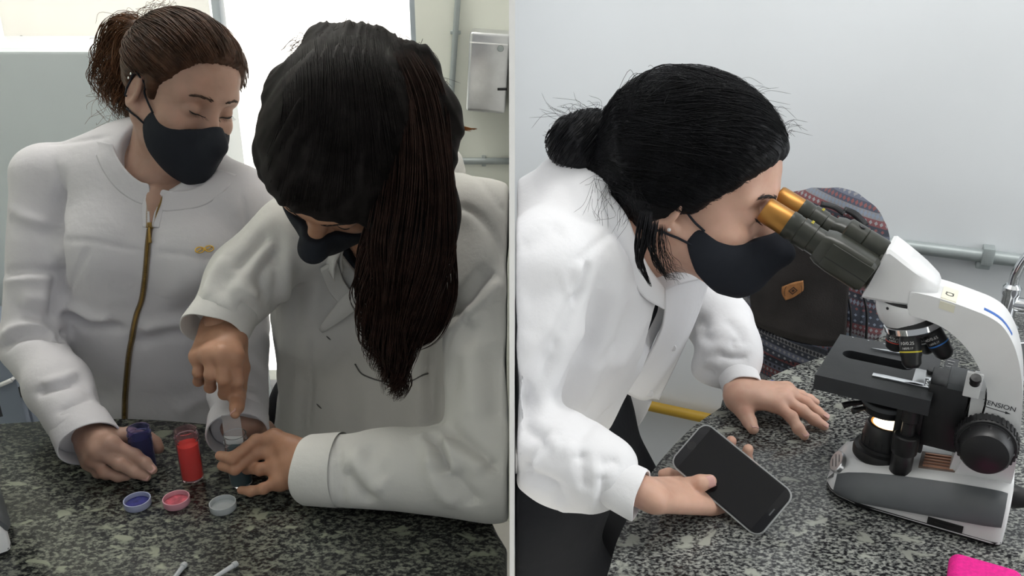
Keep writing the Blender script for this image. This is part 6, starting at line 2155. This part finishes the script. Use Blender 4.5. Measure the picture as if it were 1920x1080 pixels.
hip3 = pd(950, 930, 1.14); ch3 = pd(1118, 530, 1.13); nb3 = pd(1178, 420, 1.09)
ax3 = ch3 - hip3; ax3 /= np.linalg.norm(ax3)
fr3 = np.array([.92, -.30, -.25]); fr3 -= ax3 * (fr3 @ ax3); fr3 /= np.linalg.norm(fr3)
s3N = pd(1035, 490, .985); s3F = pd(1262, 505, 1.29)
e3N = pd(948, 800, .935); c3N = pz(1192, 926, 1.012)
e3F = pd(1352, 612, 1.235); c3F = pz(1390, 722, .988)
f3N = c3N - e3N; f3N /= np.linalg.norm(f3N); f3F = c3F - e3F; f3F /= np.linalg.norm(f3F)
hem_c = pd(1090, 848, 1.08)
t3_ops = [('u', s_cone(hip3, ch3, .160, .158, n=fr3, s=.64), 0),
          ('u', s_cone(ch3, nb3, .150, .070, n=fr3, s=.72), .05),
          ('u', s_cone(pd(1085, 385, 1.10), pd(985, 500, 1.12), .075, .120), .06),
          ('u', s_cone(nb3, s3N, .060, .062), .05), ('u', s_cone(nb3, s3F, .055, .056), .05)]
m3N = e3N + (c3N - e3N) * .45; g3N = c3N - f3N * .052
a3N = [('u', s_cone(s3N, e3N, .064, .058), .03), ('u', s_cone(e3N, m3N, .058, .056), .015), ('u', s_cone(m3N, g3N - f3N * .012, .057, .050), .02), ('u', s_cone(g3N - f3N * .010, g3N + f3N * .008, .046, .028), .012),
       ('u', s_ell(pd(1058, 872, m3N[1] - .01), (.045, .04, .045)), .02), ('u', s_ell(pd(1130, 868, g3N[1] + .0), (.036, .03, .022)), .015)]
m3F = e3F + (c3F - e3F) * .40; g3F = c3F - f3F * .040
a3F = [('u', s_cone(s3F, e3F, .052, .047), .03), ('u', s_cone(e3F, m3F, .047, .046), .015), ('u', s_cone(m3F, g3F - f3F * .008, .046, .042), .02), ('u', s_cone(g3F - f3F * .008, g3F + f3F * .006, .042, .029), .01),
       ('u', s_ell(pd(1330, 692, m3F[1] - .01), (.028, .026, .020)), .02), ('u', s_ell(pd(1376, 652, m3F[1] + .0), (.026, .028, .024)), .02)]
def cuff3(g, c, f, r0, r1):
    return fn_of([('u', s_cone(g, c + f * .01, r0, r1), 0), ('i', s_half(c + f * .008, f), .003), ('s', s_cone(c - f * .03, c + f * .05, r1 * .86, r1 * .95), .003)])
hem_n = -ax3 * .8 + np.array([0, 0, -.35])
c3_ops = t3_ops + [('i', s_half(hem_c, hem_n), .01),
                   ('s', s_cone(pd(1225, 470, 1.03), pd(1245, 330, .98), .050, .075), .012),
                   ('s', s_cone(pd(1262, 520, 1.06), pd(1290, 640, 1.06), .030, .075), .012)]
c3_ops += [('u', fn_of(a3N), .012), ('u', s_cone(g3N, g3N + f3N * .02, .027, .026), .004), ('u', fn_of(a3F), .012), ('u', s_cone(g3F, g3F + f3F * .012, .027, .027), .004)]
c3_ops = cut_right(c3_ops)
lo = np.array([-.005, .74, .76]); hi = np.array([.44, 1.40, 1.50])
V, Q = mesh_sdf(c3_ops, lo, hi, .0042)
V, Q = biggest(relax(V, Q, 2), Q)
st3 = [
    # shoulder seam, collar line and armhole
    ([(1166, 420), (1125, 452), (1080, 492)], .005, -.0035), ([(1104, 488), (1100, 520), (1088, 555), (1078, 562)], .008, -.009), ([(1092, 490), (1082, 540), (1070, 560)], .010, .006),
    ([(1080, 500), (1078, 560), (1060, 610), (1030, 650), (1005, 690)], .012, -.007),
    # draping folds of the near front
    ([(1140, 480), (1120, 560), (1090, 640), (1060, 720), (1040, 800)], .018, -.007), ([(1165, 500), (1150, 600), (1120, 700), (1090, 780)], .018, .005), ([(1100, 600), (1060, 700), (1020, 780)], .016, .005),
    ([(1190, 560), (1160, 650), (1120, 740), (1075, 820)], .014, -.005), ([(1215, 590), (1190, 640), (1150, 700)], .012, .004), ([(1040, 660), (1010, 720), (985, 770)], .013, -.006),
    ([(1045, 635), (1042, 665), (1018, 715)], .006, -.004), ([(1160, 640), (1140, 660), (1115, 690)], .009, -.004), ([(1145, 760), (1110, 800), (1080, 835)], .006, -.003),
    ([(970, 470), (1010, 450), (1060, 420)], .016, -.005), ([(975, 560), (1020, 545), (1060, 530)], .018, -.005), ([(975, 650), (1010, 640), (1050, 610)], .016, .004), ([(1060, 330), (1080, 380), (1110, 420)], .014, -.004),
    # near elbow and forearm
    ([(968, 712), (985, 735), (985, 765), (968, 775)], .010, -.010), ([(970, 790), (1000, 815), (1030, 825)], .010, -.007), ([(975, 885), (1005, 850), (1028, 826)], .008, -.012), ([(985, 880), (1020, 840), (1050, 826)], .010, .007),
    ([(970, 892), (1010, 900), (1045, 915), (1052, 945)], .010, -.011), ([(1048, 910), (1055, 950), (1080, 970)], .010, .006), ([(1085, 845), (1095, 880), (1100, 920)], .009, -.009), ([(1105, 860), (1115, 910), (1108, 960)], .010, .005),
    ([(1128, 885), (1128, 920), (1124, 955)], .006, -.007), ([(1115, 870), (1140, 868), (1160, 862)], .008, -.005), ([(1060, 830), (1085, 870), (1092, 930)], .012, .004),
    # far sleeve
    ([(1345, 660), (1360, 668), (1385, 672), (1402, 668)], .006, -.007), ([(1300, 600), (1320, 610), (1318, 630), (1340, 645)], .012, -.006), ([(1310, 640), (1335, 655), (1360, 650)], .010, .004), ([(1360, 600), (1385, 625), (1395, 650)], .010, -.004),
    ([(1315, 700), (1330, 695), (1345, 705)], .006, -.005), ([(1320, 680), (1340, 680), (1350, 690)], .006, .004), ([(1380, 660), (1372, 645), (1378, 635)], .006, -.004),
]
V = folds(V, Q, st3, 1.15)
V += vnormals(V, Q) * (noise3(V, 12) * .0040 + noise3(V, 28) * .0016)[:, None]
V = relax(V, Q, 1, .4)
V[:, 0] = np.maximum(V[:, 0], .0045)
cast3 = caster(V, Q)

hops3, HV, HQ = make_head(None, H3R, H3T, H3S, None, pd(1195, 470, 1.085), (.050, .058))
chest = cut_right([('u', s_off(fn_of(t3_ops), -.022), 0), ('u', s_off(fn_of(a3N[:4]), -.022), .02), ('u', s_off(fn_of(a3F[:4]), -.022), .02), ('s', s_cone(pd(1290, 560, 1.06), pd(1310, 700, 1.06), .05, .09), .02)])
CV, CQ = mesh_sdf(chest, lo - .04, hi + .05, .006)
def onph(x, y, o):
    r = ray(x, y); t = (PH_C + ph_n * o - CAMP) @ ph_n / (r @ ph_n); return CAMP + r * t
bk = -.0210
f5 = [[onph(1300, 908, bk - .010), onph(1272, 896, bk - .004), onph(1254, 890, bk), onph(1243, 889, bk + .002)],
      [onph(1330, 922, bk - .012), onph(1352, 880, bk - .004), onph(1364, 846, bk + .001), onph(1371, 827, bk + .011)],
      [onph(1345, 938, bk - .010), onph(1385, 896, bk - .003), onph(1398, 860, bk + .001), onph(1403, 842, bk + .011)],
      [onph(1352, 952, bk - .006), onph(1392, 920, bk - .002), onph(1408, 892, bk), onph(1414, 874, bk)]]
th5 = [onph(1262, 930, -.010), onph(1290, 914, .010), onph(1313, 906, .0155), onph(1331, 902, .0135)]
wr5 = pz(1216, 928, 1.010)
ho5, hv5, hq5 = hand_mesh(wr5, f5, th5, fore=c3N - f3N * .03, palm_r=.0115, wr=.0205, tk=.003, rk=.005, pk=.006)
# fleshy heel of the palm
hh = [('u', fn_of(ho5), 0), ('u', s_cone(onph(1262, 945, -.022), onph(1325, 957, -.028), .018, .015), .012)]
al = np.concatenate([np.array(f) for f in f5] + [np.array(th5), wr5[None], (c3N - f3N * .03)[None]])
hv5, hq5 = mesh_sdf(hh, al.min(0) - .04, al.max(0) + .04, .0017, nb=14); hv5 = relax(hv5, hq5, 1, .35); hv5[:, 2] = np.maximum(hv5[:, 2], ZR + .0006)
f6 = [[p_ for p_ in (pz(1452, 757, .984), pz(1484, 782, .974), pz(1497, 804, .964), pz(1508, 817, .9585))],
      [p_ for p_ in (pz(1468, 747, .987), pz(1504, 770, .976), pz(1527, 787, .965), pz(1545, 799, .9585))],
      [p_ for p_ in (pz(1476, 738, .985), pz(1512, 755, .975), pz(1532, 772, .964), pz(1547, 782, .9585))],
      [p_ for p_ in (pz(1474, 731, .980), pz(1502, 741, .972), pz(1518, 748, .963), pz(1530, 754, .9585))]]
th6 = [pz(1384, 752, .978), pz(1396, 773, .970), pz(1405, 790, .963), pz(1412, 804, .9600)]
ho6, hv6, hq6 = hand_mesh(pz(1388, 735, .986), f6, th6, fore=c3F - f3F * .03, palm_r=.0135, wr=.022)
for v_ in (hv6,): v_[:, 2] = np.maximum(v_[:, 2], ZR + .0006)
CV[:, 0] = np.maximum(CV[:, 0], .010)
BV, BQ = join([(HV, HQ), (CV, CQ), (hv5, hq5), (hv6, hq6)])
W3 = obj('person', BV, BQ, M_skin3)
tag(W3, 'woman with black hair bun leaning to look into the microscope, phone in hand', 'person')
ct3 = obj('lab_coat', V, Q, M_coat3, W3)
cuff(ct3, g3N - f3N * .004, c3N + f3N * .006, .0290, .0300, M_coat3, wav=.04, seed=.6, slant=.006)
cuff(ct3, g3F - f3F * .004, c3F + f3F * .006, .0295, .0300, M_coat3, wav=.03, seed=2.6)
tv_, tq_ = mesh_sdf(cut_right([('u', s_off(fn_of(t3_ops), -.016), 0), ('s', s_cone(pd(1225, 460, 1.03), pd(1255, 330, .98), .045, .075), .01), ('s', s_cone(pd(1290, 560, 1.06), pd(1310, 700, 1.06), .05, .09), .02)]), lo - .04, hi + .05, .006)
tv_[:, 0] = np.maximum(tv_[:, 0], .010)
obj('black_top', tv_, tq_, M_blacktop, W3)
cuffpts = lambda c, f, r: cuff_ring(ct3, c, f, r, M_coat3)
# hanging far front panel, inside turned to the light's far side
far_rows = [[(1236, 505, 1.075), (1290, 494, 1.13), (1330, 517, 1.17)], [(1246, 560, 1.085), (1290, 560, 1.135), (1322, 553, 1.175)], [(1240, 620, 1.10), (1272, 625, 1.14), (1300, 615, 1.18)],
            [(1205, 690, 1.115), (1240, 695, 1.15), (1266, 690, 1.18)], [(1162, 733, 1.12), (1205, 748, 1.155), (1236, 750, 1.18)]]
sheet('front_panel', [[pd(*q_) for q_ in r] for r in far_rows], .0028, M_coat3, ct3, 24, 34, disp=lambda u, v: .004 * np.sin(u * 7 + v * 2) * v)
sheet('coat_hem', [[pd(*q_) for q_ in r] for r in (((1130, 730, 1.20), (1190, 742, 1.23), (1222, 752, 1.235)), ((1130, 770, 1.20), (1180, 778, 1.23), (1210, 778, 1.235)), ((1130, 805, 1.20), (1175, 806, 1.23), (1196, 800, 1.235)))], .0028, M_coat3, ct3, 14, 12)
# collar and near lapel
D_ = 1.0
sheet('collar', [[pd(*q_) for q_ in r] for r in (
    ((1098, 318, 1.09), (1128, 348, 1.035), (1172, 402, 1.010), (1196, 462, 1.005), (1218, 505, 1.012), (1246, 540, 1.03)),
    ((1092, 328, 1.075), (1118, 372, 1.015), (1160, 425, .995), (1186, 485, .992), (1214, 532, 1.002), (1246, 562, 1.022)),
    ((1090, 345, 1.065), (1112, 392, 1.005), (1150, 448, .990), (1176, 508, .990), (1206, 556, 1.002), (1245, 580, 1.020)))], .0030, M_coat3, ct3, 36, 10)
sheet('inner_collar', [[pd(*q_) for q_ in r] for r in (
    ((1206, 470, 1.05), (1225, 488, 1.06), (1262, 492, 1.10), (1300, 490, 1.14)),
    ((1218, 505, 1.045), (1232, 518, 1.06), (1262, 512, 1.10), (1312, 505, 1.15)),
    ((1232, 540, 1.045), (1246, 545, 1.06), (1268, 535, 1.10), (1326, 520, 1.165)))], .0028, M_coat3, ct3, 20, 10)
for x, y, D_ in ((1262, 652, 1.150), (1219, 738, 1.160)):
    lathe('button', [(.0052, -.001), (.0056, .0004), (.0048, .0014), (.003, .0009), (0, .0009)], pd(x, y, D_ - .012), M_coat3, ct3, axis=(-.4, -.9, .1), n=18)
mp3 = list(MASK_POLY)
mk3 = face_details(W3, H3R, H3T, H3S, M_brow3, hops3, poly=mp3)
pol3 = [(.140, .240), (.140, .110), (.099, .080), (.086, .062), (.060, .032), (.034, .006), (.018, -.012), (-.004, -.014), (-.022, -.028), (-.030, -.050), (-.050, -.086), (-.160, -.095), (-.160, .240)]
sh3 = hair_ops(pol3, 1.7, extra=[('u', s_ell((0, -.030, .055), (.082, .100, .088)), .03)])
goal3 = (pd(1128, 300, 1.075) - H3T) @ H3R / H3S
f3l = lambda P: field(sh3, np.asarray((P - H3T.astype(np.float32)) @ H3R.astype(np.float32) / H3S, np.float32)) * np.float32(H3S)
tie = pd(1130, 302, 1.075); bunc = pd(1084, 268, 1.085)
h3ops = [('u', f3l, 0), ('u', s_cone(pd(1190, 285, 1.06), tie, .070, .028), .03), ('u', s_cone(pd(1215, 360, 1.045), tie + np.array([0, 0, -.012]), .040, .020), .03)]
SV, SQ = mesh_sdf(cut_right(h3ops), np.array([.02, .80, 1.15]), np.array([.44, 1.26, 1.58]), .003)
SV = relax(SV, SQ, 1)
gv = vnormals(SV, SQ)
dv_ = SV - tie; dv_ /= np.linalg.norm(dv_, axis=1, keepdims=True)
SV += gv * (noise3(dv_ * np.array([1, 1, 1.0]), 22) * .0018 + noise3(dv_, 60) * .0008)[:, None]
hr3 = obj('hair', SV, SQ, M_hair3, W3)
h3f = lambda P: field(h3ops, np.asarray(P, np.float32))
# strands combed from the hairline back to the tie
S = []
for k in range(1100):
    u = rng.random(); b = rng.random() ** 1.3
    y = np.interp(u, [0, .3, .55, .8, 1], [.101, .090, .062, .034, .004]); z = np.interp(u, [0, .3, .55, .8, 1], [.100, .070, .036, .008, -.012])
    x = np.interp(u, [0, .3, .55, .8, 1], [-.01, .040, .064, .076, .082]) * rng.uniform(.9, 1.0) if rng.random() < .88 else -np.interp(u, [0, .3, 1], [.01, .05, .08])
    S.append((x, y * (1 - .75 * b) - .02 * b, z + b * .055))
Sw = to_world(np.array(S), H3R, H3T, H3S)
K = 18; u = np.linspace(0, 1, K)[None, :, None]
cw3 = to_world(np.array([[0, -.015, .035]]), H3R, H3T, H3S)[0]
P = Sw[:, None] * (1 - u) + (tie + rng.normal(0, .010, (len(Sw), 1, 3))) * u
d_ = P - cw3; P = P + d_ / (np.linalg.norm(d_, axis=2, keepdims=True) + 1e-9) * (.05 * np.sin(math.pi * np.clip(u * 1.1, 0, 1)))
P[:, :, 2] += .02 * np.sin(math.pi * u[:, :, 0]) * rng.uniform(.3, 1.3, (len(Sw), 1))
lift = (rng.uniform(-.0004, .0026, (len(Sw), 1)) + .0006 * np.sin(u[:, :, 0] * 9 + rng.uniform(0, 6, (len(Sw), 1))))
P = snap(h3f, P.reshape(-1, 3), lift.reshape(-1), 4).reshape(len(Sw), K, 3)
v_, q_ = tubes(P, (.00062 * rng.uniform(.6, 1.3, (len(Sw), 1)) * np.linspace(.6, .8, K)[None]), 4, flat=.6)
obj('hair_strands', v_, q_, M_hair3, hr3)
# raised arc of hair over the crown with light showing through
pa = []
for k in range(26):
    o_ = rng.normal(0, 1.6)
    pa.append([pd(1165 + 6 * o_, 240 + 9 * o_, 1.03), pd(1192 + 4 * o_, 165 + 9 * o_, 1.01), pd(1235 + 9 * o_, 122 + 8 * abs(o_), 1.0 + .015 * o_), pd(1300, 126 + 8 * abs(o_), .99), pd(1370 + 20 * o_, 150 + 8 * abs(o_), .98)])
v_, q_ = strands(pa, .0003, n_k=18); obj('crown_strands', v_, q_, M_hair3, hr3)
# bun
bops = [('u', s_ell(bunc, (.040, .040, .034)), 0), ('u', s_cone(tie, bunc, .026, .028), .02), ('u', s_ell(pd(1120, 235, 1.09), (.024, .028, .018)), .02)]
bv, bq = mesh_sdf(cut_right(bops), bunc - .10, bunc + .13, .0025)
bn_ = vnormals(bv, bq); dl = bv - bunc
bv += bn_ * (np.sin(np.arctan2(dl[:, 2], dl[:, 0]) * 2 + np.linalg.norm(dl, axis=1) * 420) * .0012 + noise3(bv, 120) * .0015)[:, None]
bun = obj('hair_bun', bv, bq, M_hair3, W3, label='loose dark bun at the nape')
bf3 = lambda P: field(bops, np.asarray(P, np.float32))
axb = bunc - tie; axb /= np.linalg.norm(axb); e1 = np.cross(axb, (0, 0, 1)); e1 /= np.linalg.norm(e1); e2 = np.cross(axb, e1)
pb_ = []
for k in range(260):
    h_ = rng.uniform(-.9, .95); a0 = rng.uniform(0, 6.28); L_ = rng.uniform(1.2, 2.8); dr = rng.normal(0, .25)
    pb_.append([bunc + (axb * (h_ + dr * t) + (e1 * math.cos(a0 + L_ * t) + e2 * math.sin(a0 + L_ * t)) * math.sqrt(max(.05, 1 - h_ * h_))) * .045 for t in np.linspace(0, 1, 14)])
pb_ = np.array(pb_); sh0 = pb_.shape
pb_ = snap(bf3, pb_.reshape(-1, 3), np.repeat(rng.uniform(0, .0022, sh0[0]), sh0[1]), 5).reshape(sh0)
v_, q_ = tubes(pb_, .0006 * np.ones(sh0[:2]), 4, flat=.6)
v_[:, 0] = np.maximum(v_[:, 0], .0045)
obj('bun_strands', v_, q_, M_hair3, bun)
tv_, tq_ = tubes(np.array([[tie + (np.array([math.cos(a) * .25, math.cos(a) * .55, math.sin(a)])) * .0275 for a in np.linspace(0, 2 * math.pi, 25)]]), np.full((1, 25), .0045), 8)
obj('hair_tie', tv_, tq_, M_dark, bun)
fl = []
for k in range(90):
    a = np.array([rng.uniform(1060, 1150), rng.uniform(205, 250)]); b = a + (rng.normal(-12, 16), rng.normal(-10, 9)); c = b + (rng.normal(-16, 14), rng.normal(2, 12))
    fl.append([pd(*a, 1.08), pd(*b, 1.08 + rng.normal(0, .02)), pd(*c, 1.08 + rng.normal(0, .02))])
v_, q_ = strands(fl, .0002); obj('bun_wisps', v_, q_, M_hair3, W3)
fl = []
for k in range(90):
    t_ = rng.random(); x = 1170 + 315 * t_; y = np.interp(x, [1170, 1230, 1330, 1420, 1485], [215, 128, 140, 175, 250])
    a = np.array([x, y + 6]); b = a + (rng.normal(10, 12), rng.normal(-9, 5)); c = b + (rng.normal(16, 14), rng.normal(8, 9)); D_ = 1.0 + rng.normal(0, .015)
    fl.append([pd(*a, D_), pd(*b, D_), pd(*c, D_)])
v_, q_ = strands(fl, .0002); obj('crown_wisps', v_, q_, M_hair3, W3)
fl = []
for k in range(60):
    a = np.array([rng.uniform(1110, 1200), rng.uniform(320, 400)]); b = a + (rng.normal(0, 12), rng.normal(22, 10)); c = b + (rng.normal(-4, 12), rng.normal(22, 10))
    fl.append([pd(*a, .985), pd(*b, .978), pd(*c, .975)])
v_, q_ = strands(fl, .0002); obj('loose_hairs', v_, q_, M_hair3, W3)
vs = [lock([pd(1212, 395, .965), pd(1205, 440, .955), pd(1199, 490, .960), pd(1222, 540, .975)], [.008, .010, .005, .001], 60, 22, .0007, curl=.001, seed=61),
      lock([pd(1228, 410, .955), pd(1222, 450, .945), pd(1230, 490, .950), pd(1255, 525, .965)], [.006, .006, .004, .002], 36, 20, .0006, curl=.002, seed=62),
      lock([pd(1240, 420, .950), pd(1240, 460, .945), pd(1252, 500, .955), pd(1275, 520, .975)], [.005, .009, .013, .014], 34, 20, .0004, curl=.003, seed=63)]
v_, q_ = join(vs); obj('side_locks', v_, q_, M_hair3, W3, label='thin loose locks hanging beside the neck')
el = to_world(np.array([[.0815, -.001, -.036]]), H3R, H3T, H3S)[0]
lathe('ear_stud', [(.0020, -.001), (.0024, .0008), (.0012, .0022), (0, .0024)], el, M_print, W3, axis=H3R[:, 0], n=14)
nail(W3, th5[3], th5[2], ph_n * .6 + tow, .0078, .0125)
for f_ in f6[:3]: nail(W3, f_[3], f_[2], np.array([0, -.2, 1.0]), .0056)
nail(W3, th6[3], th6[2], np.array([.3, -.5, .8]), .0068, .0115)
hN, hF = pd(972, 940, 1.04), pd(1058, 768, 1.20)
kN, kF = pd(1062, 1100, 1.04), pd(1192, 976, 1.20)
fN, fF = np.array([kN[0] + .03, 1.06, 0]), np.array([kF[0] + .02, 1.27, 0])
legs(W3, hN, hF, kN, kF, fN, fF, waist=hip3 + ax3 * .02, r=(.088, .074, .050))
shoes(W3, [fN, fF], (.9, -.3, 0))
HAIRY = ('strands', 'wisps', 'loose_hairs', 'ponytail', 'long_tail', 'side_locks', 'eyebrow', 'eyelashes', 'hair_wisp')
for o in SC.objects:
    n_ = o.name.split('.')[0]
    if any(n_.endswith(k) for k in HAIRY): o['kind'] = 'stuff'
# ================================================================ origins: every thing's own at its base
def settle():
    bpy.context.view_layer.update()
    done = set()
    for o in list(SC.objects):
        if o.parent or o.type in ('CAMERA', 'LIGHT') or o.matrix_world != Matrix.Identity(4):
            continue
        pts = []
        def walk(q):
            if q.type == 'MESH':
                n = len(q.data.vertices)
                a = np.empty(n * 3, np.float32); q.data.vertices.foreach_get('co', a)
                a = a.reshape(-1, 3)
                if q.matrix_world == Matrix.Identity(4): pts.append(np.array([a.min(0), a.max(0)]))
            for c in q.children: walk(c)
        walk(o)
        if not pts: continue
        P = np.concatenate(pts); c = (P.min(0) + P.max(0)) / 2; c[2] = P[:, 2].min()
        T = Matrix.Translation(Vector(c.tolist()))
        kids = [(k, k.matrix_world.copy()) for k in o.children]
        if o.type == 'MESH' and o.data.name not in done:
            o.data.transform(T.inverted()); done.add(o.data.name)
        o.matrix_world = T
        for k, mw in kids:
            k.matrix_parent_inverse = Matrix.Identity(4)
            k.matrix_basis = T.inverted() @ mw
settle()
